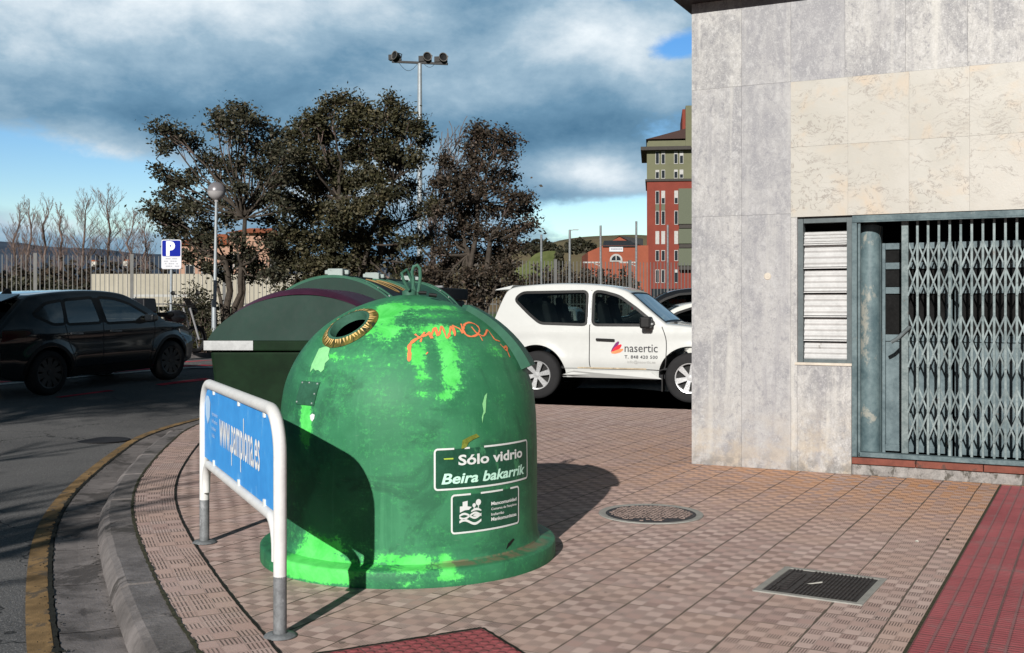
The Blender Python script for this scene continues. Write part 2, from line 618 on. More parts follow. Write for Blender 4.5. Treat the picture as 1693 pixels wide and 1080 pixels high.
def marble_mat(name, cream=False):
    m = bpy.data.materials.new(name)
    m.use_nodes = True
    t = NT(m.node_tree)
    out = t.n('ShaderNodeOutputMaterial')
    b = t.n('ShaderNodeBsdfPrincipled')
    t.put(out.inputs[0], b.outputs[0])
    v = t.n('ShaderNodeTexCoord').outputs['Object']
    isl = t.n('ShaderNodeNewGeometry').outputs['Random Per Island']
    sh = t.comb(t.m('MULTIPLY', isl, 37.), t.m('MULTIPLY', isl, 11.), t.m('MULTIPLY', isl, 53.))
    p = t.vm('ADD', v, sh)
    if cream:
        warp = t.vm('SCALE', t.noise(p, 2.2, 5, .6, out='Color'), None)
        warp.node.inputs['Scale'].default_value = .35
        q = t.mapping(t.vm('ADD', p, warp), (2.4, 2.4, 5.2), rot=(0, .42, 0))
        a = t.noise(q, 1.5, 7, .62, .9)
        vein = t.ramp(t.m('ABSOLUTE', t.m('SUBTRACT', a, .5)), .020, .0)
        gate = t.ramp(t.noise(p, 2.6, 4, .6), .38, .54)
        tone = t.noise(p, 1.4, 5, .6, .4)
        c = t.mix(t.ramp(tone, .3, .7), (.355, .340, .298), (.425, .411, .373))
        c = t.mix(t.m('MULTIPLY', t.ramp(t.noise(p, 2.1, 5, .6, .6), .50, .68), .55), c, (.47, .345, .22))
        c = t.mix(t.m('MULTIPLY', t.ramp(t.noise(p, 12, 5, .7), .5, .75), .25), c, (.43, .375, .30))
        c = t.mix(t.m('MULTIPLY', t.m('MULTIPLY', vein, gate), .75), c, (.19, .165, .145))
        c = t.mix(t.m('MULTIPLY', t.ramp(isl, 0, 1), .12), c, (.47, .43, .38))
        rough = .45
    else:
        tone = t.noise(t.mapping(p, (1, 1, .7)), 2.3, 7, .66, .6)
        mid = t.noise(t.mapping(p, (1, 1, .8), rot=(0, .6, 0)), 17, 8, .74, .5)
        fine = t.noise(p, 75, 4, .7)
        c = t.mix(t.ramp(tone, .36, .62), (.235, .232, .236), (.400, .390, .372))
        c = t.mix(t.m('MULTIPLY', t.ramp(mid, .50, .63), .62), c, (.49, .485, .475))
        c = t.mix(t.m('MULTIPLY', t.ramp(mid, .48, .34), .72), c, (.165, .163, .178))
        c = t.mix(t.m('MULTIPLY', t.ramp(fine, .54, .70), .65), c, (.58, .575, .57))
        c = t.mix(t.m('MULTIPLY', t.ramp(fine, .45, .30), .60), c, (.15, .15, .165))
        q = t.mapping(p, (1, 1, .38), rot=(0, .25, 0))
        a = t.noise(q, 3.2, 5, .6, 1.6)
        c = t.mix(t.m('MULTIPLY', t.ramp(t.m('ABSOLUTE', t.m('SUBTRACT', a, .52)), .012, .0), .45), c, (.16, .155, .165))
        run = t.noise(t.mapping(v, (9, 9, .55)), 1.0, 5, .6, .2)                  # rain streaks down the slabs
        c = t.mix(t.m('MULTIPLY', t.ramp(run, .53, .70), .52), c, (.52, .505, .465))
        c = t.mix(t.m('MULTIPLY', t.ramp(run, .46, .30), .50), c, (.19, .185, .20))
        x, y, z = t.sep(v)
        foot = t.m('MULTIPLY', t.ramp(z, .75, .0), t.ramp(t.noise(v, 4, 6, .7), .40, .62))
        c = t.mix(t.m('MULTIPLY', foot, .75), c, (.44, .36, .25))                 # splashed dirt at the foot
        gdirt = t.m('MULTIPLY', t.ramp(z, .22, .0), t.ramp(t.noise(v, 9, 6, .7), .40, .6))
        c = t.mix(t.m('MULTIPLY', gdirt, .7), c, (.09, .085, .075))
        c = t.mix(t.ramp(isl, .0, 1., 0., .40), c, (.255, .255, .28))
        rough = .55
    t.put(b.inputs['Base Color'], c)
    b.inputs['Roughness'].default_value = rough
    bp = t.n('ShaderNodeBump')
    bp.inputs['Strength'].default_value = .25
    bp.inputs['Distance'].default_value = .004
    t.put(bp.inputs['Height'], t.noise(v, 60, 5, .7))
    t.put(b.inputs['Normal'], bp.outputs[0])
    return m


def leaf_mat(name, a, b_, tip):
    m = bpy.data.materials.new(name)
    m.use_nodes = True
    t = NT(m.node_tree)
    out = t.n('ShaderNodeOutputMaterial')
    b = t.n('ShaderNodeBsdfPrincipled')
    v = t.n('ShaderNodeTexCoord').outputs['Object']
    isl = t.n('ShaderNodeNewGeometry').outputs['Random Per Island']
    n = t.noise(v, .9, 4, .6)
    c = t.mix(t.ramp(n, .35, .65), a, b_)
    c = t.mix(t.ramp(isl, .55, 1., 0, .85), c, tip)
    c = t.mix(t.ramp(t.m('FRACT', t.m('MULTIPLY', isl, 9.7)), 0, 1., 0, .6), c, tuple(q * .45 for q in a))
    t.put(b.inputs['Base Color'], c)
    b.inputs['Roughness'].default_value = .6
    b.inputs['Specular IOR Level'].default_value = .35
    tl = t.n('ShaderNodeBsdfTranslucent')
    t.put(tl.inputs[0], c)
    mx = t.n('ShaderNodeMixShader')
    mx.inputs[0].default_value = .12
    t.put(mx.inputs[1], b.outputs[0])
    t.put(mx.inputs[2], tl.outputs[0])
    t.put(out.inputs[0], mx.outputs[0])
    return m


M = {}
M['asphalt'] = asphalt_mat()
M['paver'] = paver_mat('paver_tiles')
M['paver_edge'] = paver_mat('paver_edge_tiles', True, True)
M['tactile'] = tactile_mat('red_ribbed_tile')
M['tactile_dots'] = tactile_mat('red_studded_tile', True)
M['kerb'] = mk('kerb_concrete', (.165, .150, .145), .9, var=.38, scale=3, bump=.6, bscale=60, patch=((.07, .064, .060), 2.2, .55))
M['gutter'] = mk('gutter_concrete', (.175, .157, .150), .9, var=.38, scale=2, bump=.5, bscale=70, patch=((.085, .076, .072), 1.5, .53))
M['yellow'] = mk('yellow_road_paint', (.235, .150, .068), .9, var=.4, scale=3, bump=.4, bscale=120, patch=((.115, .088, .06), 6, .53))
M['redlane'] = mk('red_road_paint', (.50, .035, .06), .8, var=.25, scale=4, bump=.2, patch=((.2, .05, .06), 5, .62))
M['whiteline'] = mk('white_road_paint', (.5, .49, .47), .8, var=.2, scale=5, patch=((.16, .16, .16), 6, .58))
M['farpave'] = mk('far_pavement', (.36, .28, .25), .85, var=.15, scale=2)
M['debris'] = mk('joint_dirt', (.018, .018, .014), .95, var=.5, scale=30)
M['moss'] = mk('joint_moss', (.05, .048, .028), .95, var=.6, scale=40)
M['grass'] = mk('grass', (.075, .125, .03), .9, var=.4, scale=.3, c2=(.10, .17, .045))
M['bank'] = mk('bank_grass', (.085, .115, .032), .95, var=.4, scale=.15, c2=(.115, .13, .05))
M['earth'] = mk('earth', (.13, .105, .075), .95, var=.4, scale=.05, c2=(.14, .13, .07))
M['hill_far'] = mk('far_hill_haze_blue', (.040, .062, .098), .95, var=.35, scale=.004)  # blue of distance haze put into the hill colour
M['hill_near'] = mk('dry_hill', (.20, .145, .085), .95, var=.35, scale=.03, c2=(.165, .145, .07), patch=((.055, .05, .03), .03, .55))
M['marble'] = marble_mat('grey_marble')
M['cream'] = marble_mat('cream_marble', True)
M['grout'] = mk('grout', (.36, .35, .335), .9)
M['eave'] = mk('dark_eave', (.035, .03, .03), .7)
M['blue_metal'] = mk('worn_blue_metal', (.085, .130, .145), .5, var=.3, scale=5, bump=.2, c2=(.150, .200, .210), patch=((.25, .25, .225), 6, .62))
M['blue_col'] = mk('worn_column_paint', (.080, .132, .150), .5, var=.3, scale=4, bump=.2, c2=(.140, .195, .205), patch=((.26, .265, .235), 3.2, .56))
M['gate_metal'] = mk('gate_metal', (.140, .188, .196), .5, .2, var=.3, scale=8, c2=(.245, .29, .292), patch=((.13, .085, .06), 8, .64), island=.18)
M['door_paint'] = mk('door_paint', (.095, .138, .155), .5, var=.3, scale=5, c2=(.150, .198, .212), patch=((.2, .17, .14), 9, .64))
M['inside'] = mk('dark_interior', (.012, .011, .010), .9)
M['dark_glass'] = mk('door_glass', (.012, .012, .012), .12, var=.3)
M['shutter'] = mk('white_shutter', (.46, .46, .455), .5, var=.10, scale=5, c2=(.54, .54, .535), patch=((.20, .185, .165), 5, .66))
M['dark_frame'] = mk('dark_window_frame', (.10, .12, .125), .5)
M['sill'] = mk('stone_sill', (.52, .47, .40), .7, patch=((.2, .17, .14), 9, .6))
M['red_tile'] = mk('red_step_tile', (.165, .052, .036), .6, var=.25, scale=6, patch=((.09, .045, .035), 8, .58))
M['plinth'] = mk('plinth_stone', (.24, .23, .22), .85, var=.4, scale=12, bump=.5, patch=((.09, .085, .075), 10, .55))
M['white_paint'] = mk('white_tube_paint', (.64, .64, .625), .45, var=.08, scale=9, bump=.08, bscale=25, patch=((.27, .25, .23), 11, .68))
M['galv'] = mk('galvanised', (.20, .21, .218), .6, .3, var=.3, scale=14, patch=((.32, .33, .34), 12, .60))
M['blue_panel'] = mk('blue_panel', (.045, .285, .72), .5, var=.10, scale=3, c2=(.06, .34, .78), patch=((.13, .40, .76), 5, .57))
M['letter_white'] = mk('white_lettering', (.78, .80, .80), .5, var=.06)
M['letter_pale'] = mk('pale_lettering', (.42, .60, .80), .5, var=.06)
M['sticker_white'] = mk('worn_white_sticker', (.66, .69, .67), .5, var=.04, patch=((.10, .26, .15), 22, .70))
M['sticker_mint'] = mk('mint_lettering', (.52, .83, .68), .5, var=.06, patch=((.10, .30, .16), 26, .70))
M['sign_ground'] = mk('dark_green_sticker', (.016, .080, .045), .5, var=.25, scale=8, patch=((.045, .19, .09), 6, .58))
M['orange_spray'] = mk('orange_spray', (.85, .22, .09), .7, var=.1)
M['scraped'] = mk('scraped_pale_green', (.24, .60, .26), .75, var=.12, scale=20)
M['black_rubber'] = mk('black_rubber', (.012, .012, .012), .7)
M['black_inside'] = mk('bin_inside_shade', (.003, .003, .003), .95, spec=0.)  # black colour stands for the shade inside the bins
M['hook_green'] = mk('hook_green', (.045, .125, .085), .5, var=.25, patch=((.12, .09, .06), 9, .66))
M['bin_green'] = mk('container_green', (.0075, .020, .009), .65, var=.3, scale=3, patch=((.02, .036, .02), 5, .66), spec=.08)
M['bin_lid'] = mk('container_end_green', (.020, .043, .034), .6, var=.15, scale=3, patch=((.036, .064, .052), 9, .68), spec=.1)
M['bin_rib'] = mk('container_rib_green', (.035, .11, .072), .55, var=.15, scale=6, spec=.1)
M['bin_violet'] = mk('violet_lid', (.055, .016, .036), .5, var=.25, scale=3, spec=.14)
M['bin_grey'] = mk('dark_grey_lid', (.018, .025, .024), .55, var=.15, spec=.1)
M['box_grey'] = mk('pale_hinge_box', (.30, .35, .335), .5, var=.1, patch=((.16, .18, .17), 10, .66))
M['slot_yellow'] = mk('slot_edge', (.28, .19, .075), .6)
M['white_car'] = mk('white_car_paint', (.53, .54, .525), .24, var=.03, scale=2, coat=.6)
M['grey_car'] = mk('grey_car_paint', (.013, .016, .019), .20, var=.05, coat=1.)
M['black_car'] = mk('black_car_paint', (.010, .011, .013), .18, coat=1.)
M['silver_car'] = mk('silver_car_paint', (.42, .43, .43), .3, .4, coat=.6)
M['pale_car'] = mk('off_white_car_paint', (.62, .62, .58), .25, coat=.6)
M['trim'] = mk('black_trim', (.006, .006, .006), .55, spec=.3)
M['tyre'] = mk('tyre', (.020, .020, .021), .85, bump=.3)
M['rim'] = mk('alloy', (.62, .63, .64), .28, .6, var=.06)
M['tail_dark'] = mk('smoked_tail_light', (.05, .012, .014), .15, coat=.5)
M['tail'] = mk('tail_light_red', (.42, .012, .03), .15, coat=.5)
M['lamp_clear'] = mk('headlight', (.5, .52, .53), .1, .3)
M['plate'] = mk('number_plate', (.72, .72, .70), .5)
M['seat'] = mk('car_seat', (.022, .023, .025), .8)
M['glass'] = glass_mat('car_glass', (.40, .47, .45), 1.6)
M['glass_dark'] = glass_mat('tinted_glass', (.13, .145, .145), .22)
M['txt_grey'] = mk('grey_lettering', (.045, .045, .05), .5)
M['txt_pale'] = mk('light_grey_lettering', (.33, .33, .32), .5)
M['logo_red'] = mk('red_logo', (.62, .02, .035), .5)
M['logo_purple'] = mk('purple_logo', (.16, .02, .12), .5)
M['logo_orange'] = mk('orange_logo', (.80, .24, .10), .5)
M['bark'] = mk('bark', (.055, .045, .036), .9, var=.4, scale=8, bump=.5)
M['bark_pale'] = mk('pale_bark', (.19, .145, .125), .9, var=.3, scale=8, bump=.3)
M['twig'] = mk('twig_bark', (.150, .108, .094), .9, var=.35, scale=1.5)
M['twig_grey'] = mk('grey_twig', (.12, .10, .092), .9, var=.3, scale=1.5)
M['leaf_olive'] = leaf_mat('holm_oak_leaf', (.034, .035, .016), (.056, .052, .022), (.150, .125, .070))
M['leaf_dark'] = leaf_mat('dark_leaf', (.030, .032, .018), (.046, .046, .024), (.125, .108, .070))
M['leaf_brown'] = leaf_mat('brown_leaf', (.036, .029, .020), (.052, .040, .026), (.13, .088, .062))
M['leaf_hedge'] = leaf_mat('hedge_leaf', (.04, .055, .018), (.075, .075, .03), (.14, .12, .06))
M['leaf_green'] = leaf_mat('green_weeds', (.05, .09, .02), (.09, .12, .03), (.16, .17, .06))
M['fence'] = mk('fence_steel', (.165, .165, .16), .55, .2, var=.15, scale=3)
M['pole'] = mk('lamp_pole', (.30, .33, .35), .45, .2, var=.15)
M['globe_top'] = mk('globe_cap', (.21, .20, .21), .3, .3, var=.1)
M['globe'] = mk('globe_glass', (.33, .32, .32), .2, var=.1)
M['sign_blue'] = mk('sign_blue', (.004, .014, .26), .5, var=.04, spec=.06)
M['sign_white'] = mk('sign_white', (.56, .57, .60), .45, var=.05)
M['sign_text'] = mk('sign_grey_text', (.30, .31, .34), .6)
M['flood'] = mk('floodlight_housing', (.022, .022, .022), .5, .2)
M['flood_rim'] = mk('floodlight_rim', (.16, .15, .14), .45, .2)
M['brick'] = mk('red_brick', (.185, .043, .030), .85, var=.12, scale=.6, bump=.1)
M['brick_low'] = mk('orange_brick', (.27, .078, .045), .85, var=.12, scale=.6)
M['olive_wall'] = mk('olive_render', (.140, .142, .088), .85, var=.08, scale=.4)
M['olive_panel'] = mk('olive_panel', (.105, .118, .082), .7, var=.08)
M['band'] = mk('dark_band', (.05, .045, .04), .7)
M['roof_brown'] = mk('brown_roof', (.055, .032, .028), .8, var=.15)
M['roof_black'] = mk('slate_roof', (.028, .030, .032), .6, var=.25, scale=2)
M['roof_red'] = mk('red_tiles', (.32, .10, .045), .85, var=.2, scale=2)
M['pink_wall'] = mk('pink_render', (.38, .23, .165), .85, var=.08)
M['cream_wall'] = mk('cream_concrete', (.36, .33, .27), .85, var=.1, scale=.6)
M['pale_wall'] = mk('pale_wall', (.55, .53, .48), .85, var=.1, scale=.6)
M['win_frame'] = mk('white_window', (.38, .375, .36), .5)
M['win_blind'] = mk('white_blind', (.66, .65, .62), .6)
M['win_glass'] = mk('window_glass', (.02, .025, .03), .1)
M['iron'] = mk('cast_iron', (.038, .033, .033), .55, .3, var=.3, scale=20, bump=.3)
M['iron_rust'] = mk('worn_iron', (.22, .165, .145), .6, .1, var=.45, scale=26, bump=.5)
M['cement'] = mk('cement_border', (.29, .285, .262), .85, var=.15, scale=12, bump=.2)
M['paper'] = mk('paper_scrap', (.62, .60, .54), .8)
M['moto'] = mk('black_motorbike', (.012, .012, .014), .3, coat=.4)




# ------------------------------------------------------------------ terrain, road, pavement
def gz(X, Y):
    """asphalt and ground height"""
    wl = 1 - smoothst(-6.5, -4.0, X)
    L = -.12 + .42 * smoothst(9, 24, Y)
    Rr = -.12 + .116 * smoothst(-3, -1, X) * smoothst(10, 14, Y) + .42 * smoothst(19, 33, Y)
    return L * wl + Rr * (1 - wl)


def terrain():
    xs = [-14 + .5 * i for i in range(57)]
    ys = [-12 + .5 * i for i in range(111)]
    mb = MB()
    for j, y in enumerate(ys):
        for i, x in enumerate(xs):
            mb.v.append((x * (1 if -14 < x < 14 else 2.6), y, gz(x, y)))
    w = len(xs)
    for j in range(len(ys) - 1):
        for i in range(w - 1):
            mb.f.append((j * w + i, j * w + i + 1, (j + 1) * w + i + 1, (j + 1) * w + i))
    mb.mi = [0] * len(mb.f)
    mb.build('road', M['asphalt'], smooth=True)['kind'] = 'structure'
    g = MB()
    rs = [0, 60, 150, 400, 1200, 3500, 9000]
    n = 48
    for r in rs:
        for k in range(n):
            a = 2 * PI * k / n
            g.v.append((r * math.cos(a), 20 + r * math.sin(a), -.16 if r < 100 else -.1))
    for i in range(len(rs) - 1):
        for k in range(n):
            k2 = (k + 1) % n
            g.f.append((i * n + k, (i + 1) * n + k, (i + 1) * n + k2, i * n + k2))
    g.mi = [0] * len(g.f)
    g.build('ground', M['earth'])['kind'] = 'structure'
    # playing field beyond the fence
    f = MB()
    f.add([(-90, 43, .32), (40, 49, .32), (60, 150, .32), (-110, 150, .32)], [(0, 1, 2, 3)])
    f.build('grass_field', M['grass'])['kind'] = 'structure'


terrain()

KPX = [(320, 705), (285, 730), (255, 760), (232, 790), (221, 815), (218, 840), (220, 862), (228, 890), (242, 926), (260, 965), (300, 1040), (330, 1080)]
kin = [ground_at(*p) for p in KPX]
# carried on past both ends of what the photograph shows
kin = [Vector((-1.2, 24, 0)), Vector((-2.2, 21, 0)), Vector((-3.2, 18, 0)), Vector((-3.8, 15.5, 0))] + kin + [Vector((-.6, 3.0, 0)), Vector((.2, 1.4, 0)), Vector((1.2, -1, 0)), Vector((2.5, -5, 0))]


def resample(pts, step):
    out = []
    n = len(pts)
    for i in range(n - 1):
        p0, p1, p2, p3 = pts[max(0, i - 1)], pts[i], pts[i + 1], pts[min(n - 1, i + 2)]
        k = max(2, int((p2 - p1).length / step))
        for j in range(k):
            t = j / k
            out.append(.5 * ((2 * p1) + (p2 - p0) * t + (2 * p0 - 5 * p1 + 4 * p2 - p3) * t * t + (3 * p1 - p0 - 3 * p2 + p3) * t ** 3))
    out.append(pts[-1].copy())
    return out


kin = resample(kin, .12)
for _ in range(12):                                            # ease out small wobbles
    kin = [kin[0]] + [(kin[i - 1] + kin[i] * 2 + kin[i + 1]) / 4 for i in range(1, len(kin) - 1)] + [kin[-1]]
knorm = []
for i in range(len(kin)):
    t_ = (kin[min(i + 1, len(kin) - 1)] - kin[max(i - 1, 0)]).normalized()
    knorm.append(Vector((t_.y, -t_.x, 0)))                     # towards the road
if knorm[len(kin) // 2].x > 0:
    knorm = [-k for k in knorm]
arc = [0]
for i in range(1, len(kin)):
    arc.append(arc[-1] + (kin[i] - kin[i - 1]).length)


def koff(i, d, z):
    p = kin[i] + knorm[i] * d
    return Vector((p.x, p.y, z))


PAV_ROT = R(-28.5)


def pavement():
    N = len(kin)
    # kerb stones, about 0.6 m each, with chamfered noses
    kb = MB()
    prof = [(.004, -.02), (.004, .004), (.150, .004), (.186, -.014), (.212, -.055), (.232, -.112), (.232, -.16)]
    L = .62
    k0 = 0
    i = 0
    rnd = random.Random(4)
    while i < N - 1:
        j = i
        while j < N - 1 and arc[j] - arc[i] < L: j += 1
        seq = list(range(i, j + 1))
        dz = rnd.uniform(-.006, .004)
        dn = rnd.uniform(-.006, .018)
        rows = []
        for q, ii in enumerate(seq):
            tt = (kin[min(ii + 1, N - 1)] - kin[max(ii - 1, 0)]).normalized()
            sh = tt * (.007 if q == 0 else (-.007 if q == len(seq) - 1 else 0))
            fr_ = (arc[ii] - arc[i]) / max(1e-6, arc[j] - arc[i])
            rows.append([(koff(i, d, z + dz).lerp(koff(j, d, z + dz), fr_) if d > .1 else koff(ii, d, z + dz)) + sh + knorm[ii] * (dn if d > .1 else 0) for d, z in prof])
        o = len(kb.v); w = len(prof)
        vs = [p for r in rows for p in r]
        fs = [(a * w + b, a * w + b + 1, (a + 1) * w + b + 1, (a + 1) * w + b) for a in range(len(rows) - 1) for b in range(w - 1)]
        fs += [tuple(range(w)), tuple((len(rows) - 1) * w + b for b in reversed(range(w)))]
        kb.add(vs, fs)
        i = j
    kb.build('kerb', M['kerb'], smooth=True, sharp=25)['kind'] = 'structure'
    # bed under the kerb joints
    bed = MB()
    bed.strip([koff(i, .01, -.03) for i in range(N)], [koff(i, .175, -.05) for i in range(N)])
    bed.build('kerb_bed', M['debris'])['kind'] = 'structure'
    # concrete channel
    gu = MB()
    i = 0
    L = .95
    while i < N - 1:
        j = i
        while j < N - 1 and arc[j] - arc[i] < L: j += 1
        seq = list(range(i, j + 1))
        A, B, C = [], [], []
        for q, ii in enumerate(seq):
            tt = (kin[min(ii + 1, N - 1)] - kin[max(ii - 1, 0)]).normalized()
            sh = tt * (.004 if q == 0 else (-.004 if q == len(seq) - 1 else 0))
            A.append(koff(ii, .215, -.102) + sh); B.append(koff(ii, .36, -.108) + sh); C.append(koff(ii, .505, -.100) + sh)
        gu.strip(A, B); gu.strip(B, C)
        i = j
    gu.build('gutter', M['gutter'], smooth=True)['kind'] = 'structure'
    gb = MB()
    gb.strip([koff(i, .2, -.109) for i in range(N)], [koff(i, .37, -.114) for i in range(N)])
    gb.strip([koff(i, .37, -.114) for i in range(N)], [koff(i, .54, -.107) for i in range(N)])
    gb.build('gutter_bed', M['debris'])['kind'] = 'structure'
    ye = MB()
    fine = range(N)
    rz_ = lambda i, d: max(gz(koff(i, d, 0).x, koff(i, d, 0).y) + .006, -.110)
    ye.strip([koff(i, .535, rz_(i, .535) + .004) for i in fine], [koff(i, .650, rz_(i, .650)) for i in fine])
    ye.build('yellow_line', M['yellow'])['kind'] = 'structure'
    # ragged dark joint between channel and road, and dirt along the kerb's back edge
    de = MB()
    rnd = random.Random(9)
    A = []; B = []
    for i in range(N):
        for q in range(4):
            if i == N - 1: break
            p = kin[i].lerp(kin[i + 1], q / 4); nn = knorm[i]
            w1 = .014 * rnd.random() ** 2 + .005; w2 = .022 * rnd.random() ** 3 + .006
            A.append(Vector((p.x, p.y, -.094)) + nn * (.520 - w1)); B.append(Vector((p.x, p.y, -.094)) + nn * (.525 + w2))
    de.strip(A, B)
    for k in range(900):                                       # crumbs and leaf litter caught in the channel and joints
        i = rnd.randrange(20, N - 10)
        d = rnd.choice([.52, .522, .52, .235, .24, .53, rnd.uniform(.2, .7)]) + rnd.gauss(0, .012)
        c = koff(i, d, -.092) + Vector((rnd.uniform(-.06, .06), rnd.uniform(-.06, .06), 0))
        s = rnd.uniform(.004, .012)
        a = rnd.uniform(0, 6)
        de.add([c + Vector((math.cos(a + b) * s * rnd.uniform(.4, 1.3), math.sin(a + b) * s, rnd.uniform(0, .006))) for b in (0, 1.6, 3.1, 4.6)], [(0, 1, 2, 3)])
    de.build('gutter_dirt', M['debris'])['kind'] = 'stuff'
    tag(bpy.data.objects['gutter_dirt'], 'dark crumbs and dirt packed in the joint beside the gutter', 'dirt', kind='stuff')
    mo = MB()
    A = []; B = []
    for i in range(N - 1):
        for q in range(4):
            p = kin[i].lerp(kin[i + 1], q / 4); nn = knorm[i]
            A.append(Vector((p.x, p.y, .0085)) + nn * (.006 + .008 * rnd.random())); B.append(Vector((p.x, p.y, .0085)) - nn * (.005 + .014 * rnd.random() ** 2))
    mo.strip(A, B)
    tag(mo.build('kerb_moss', M['moss']), 'dry moss along the back edge of the kerb', 'moss', kind='stuff')
    # kerbside row of tiles
    st = MB()
    WS = .31
    A = [koff(i, 0, .004) for i in range(N)]
    Bm = [koff(i, -WS, .004) for i in range(N)]
    st.strip(A, Bm)
    uv = [(0.0005, a * .72) for a in arc] + [(.2249, a * .72) for a in arc]
    o = st.build('pavement_edge_row', M['paver_edge'], uv=uv)
    o['kind'] = 'structure'
    jt = MB()
    rnd = random.Random(2)
    A = []; B = []
    for i in range(N - 1):
        for q in range(3):
            p = kin[i].lerp(kin[i + 1], q / 3); nn = knorm[i]
            A.append(Vector((p.x, p.y, .007)) - nn * (WS - .002 - .004 * rnd.random())); B.append(Vector((p.x, p.y, .007)) - nn * (WS + .007 + .006 * rnd.random()))
    jt.strip(A, B)
    jt.build('pavement_joint', M['debris'])['kind'] = 'structure'
    # main sheet, local axes along the tile rows
    poly = [koff(i, -.05, 0) for i in range(N)]
    poly += [Vector((14, -5, 0)), Vector((14, 10, 0)), Vector((6, 14.5, 0)), Vector((3.4, 15.35, 0)), Vector((-.6, 16.9, 0)), Vector((-1.0, 24, 0))]
    inv = Matrix.Rotation(-PAV_ROT, 4, 'Z')
    pm = MB()
    pm.add([inv @ p for p in poly], [tuple(range(len(poly)))])
    me = bpy.data.meshes.new('pavement')
    bm = bmesh.new()
    vs = [bm.verts.new(p) for p in pm.v]
    f = bm.faces.new(vs)
    bmesh.ops.triangulate(bm, faces=[f])
    bmesh.ops.recalc_face_normals(bm, faces=bm.faces)
    if sum(q.normal.z for q in bm.faces) < 0:
        bmesh.ops.reverse_faces(bm, faces=bm.faces)
    bm.to_mesh(me); bm.free()
    me.materials.append(M['paver'])
    o = bpy.data.objects.new('pavement', me)
    col.objects.link(o)
    o.rotation_euler = (0, 0, PAV_ROT)
    o['kind'] = 'structure'


pavement()


def tactile_strips():
    # red ribbed strip along the right
    u = Vector((math.cos(PAV_ROT), math.sin(PAV_ROT), 0)); v = Vector((-u.y, u.x, 0))
    p0 = ground_at(1495, 1080)
    inv = Matrix.Rotation(-PAV_ROT, 4, 'Z')
    l0 = inv @ p0
    far = inv @ ground_at(1657, 803)
    mb = MB()
    x0 = (l0.x + far.x) / 2
    o = bpy.data.objects.new('red_paving', None)
    y1 = far.y
    mb.add([(0, -4, 0), (1.8, -4, 0), (1.8, y1 - l0.y, 0), (0, y1 - l0.y, 0)], [(0, 1, 2, 3)])
    ob = mb.build('red_paving', M['tactile'])
    ob.location = (Matrix.Rotation(PAV_ROT, 4, 'Z') @ Vector((x0, l0.y, .005)))
    ob.rotation_euler = (0, 0, PAV_ROT)
    ob['kind'] = 'structure'
    mj = MB()
    mj.add([(-.012, -4, 0), (.004, -4, 0), (.004, y1 - l0.y, 0), (-.012, y1 - l0.y, 0)], [(0, 1, 2, 3)])
    oj = mj.build('red_paving_joint', M['moss'])
    oj.location = ob.location + Vector((0, 0, .003)); oj.rotation_euler = ob.rotation_euler
    oj['kind'] = 'structure'
    # red studded corner at the bottom
    c = ground_at(797, 1041); a = ground_at(560, 1078); b = ground_at(857, 1078)
    e1 = (a - c).normalized(); e2 = (b - c).normalized()
    rz = math.atan2(e1.y, e1.x)
    i2 = Matrix.Rotation(-rz, 4, 'Z')
    q = [Vector((0, 0, 0)), i2 @ (e1 * 2.4), i2 @ (e1 * 2.4 + e2 * 2.4), i2 @ (e2 * 2.4)]
    mb = MB()
    mb.add(q, [(0, 1, 2, 3)])
    ob = mb.build('red_paving_corner', M['tactile_dots'])
    ob.location = (c.x, c.y, .005); ob.rotation_euler = (0, 0, rz)
    ob['kind'] = 'structure'
    cen = sum(q, Vector()) / 4
    mj = MB()
    for s, e in ((q[0], q[1]), (q[3], q[0])):
        d = (e - s).normalized(); nrm = Vector((-d.y, d.x, 0))
        if nrm.dot(cen - s) > 0: nrm = -nrm
        rnd = random.Random(5)
        A = [s + d * t * .04 + nrm * (.006 + .008 * rnd.random()) for t in range(61)]
        B = [s + d * t * .04 - nrm * (.003 + .006 * rnd.random()) for t in range(61)]
        mj.strip(A, B)
    oj = mj.build('red_paving_joint', M['debris'])
    oj.location = (c.x, c.y, .009); oj.rotation_euler = (0, 0, rz)
    oj['kind'] = 'structure'


tactile_strips()


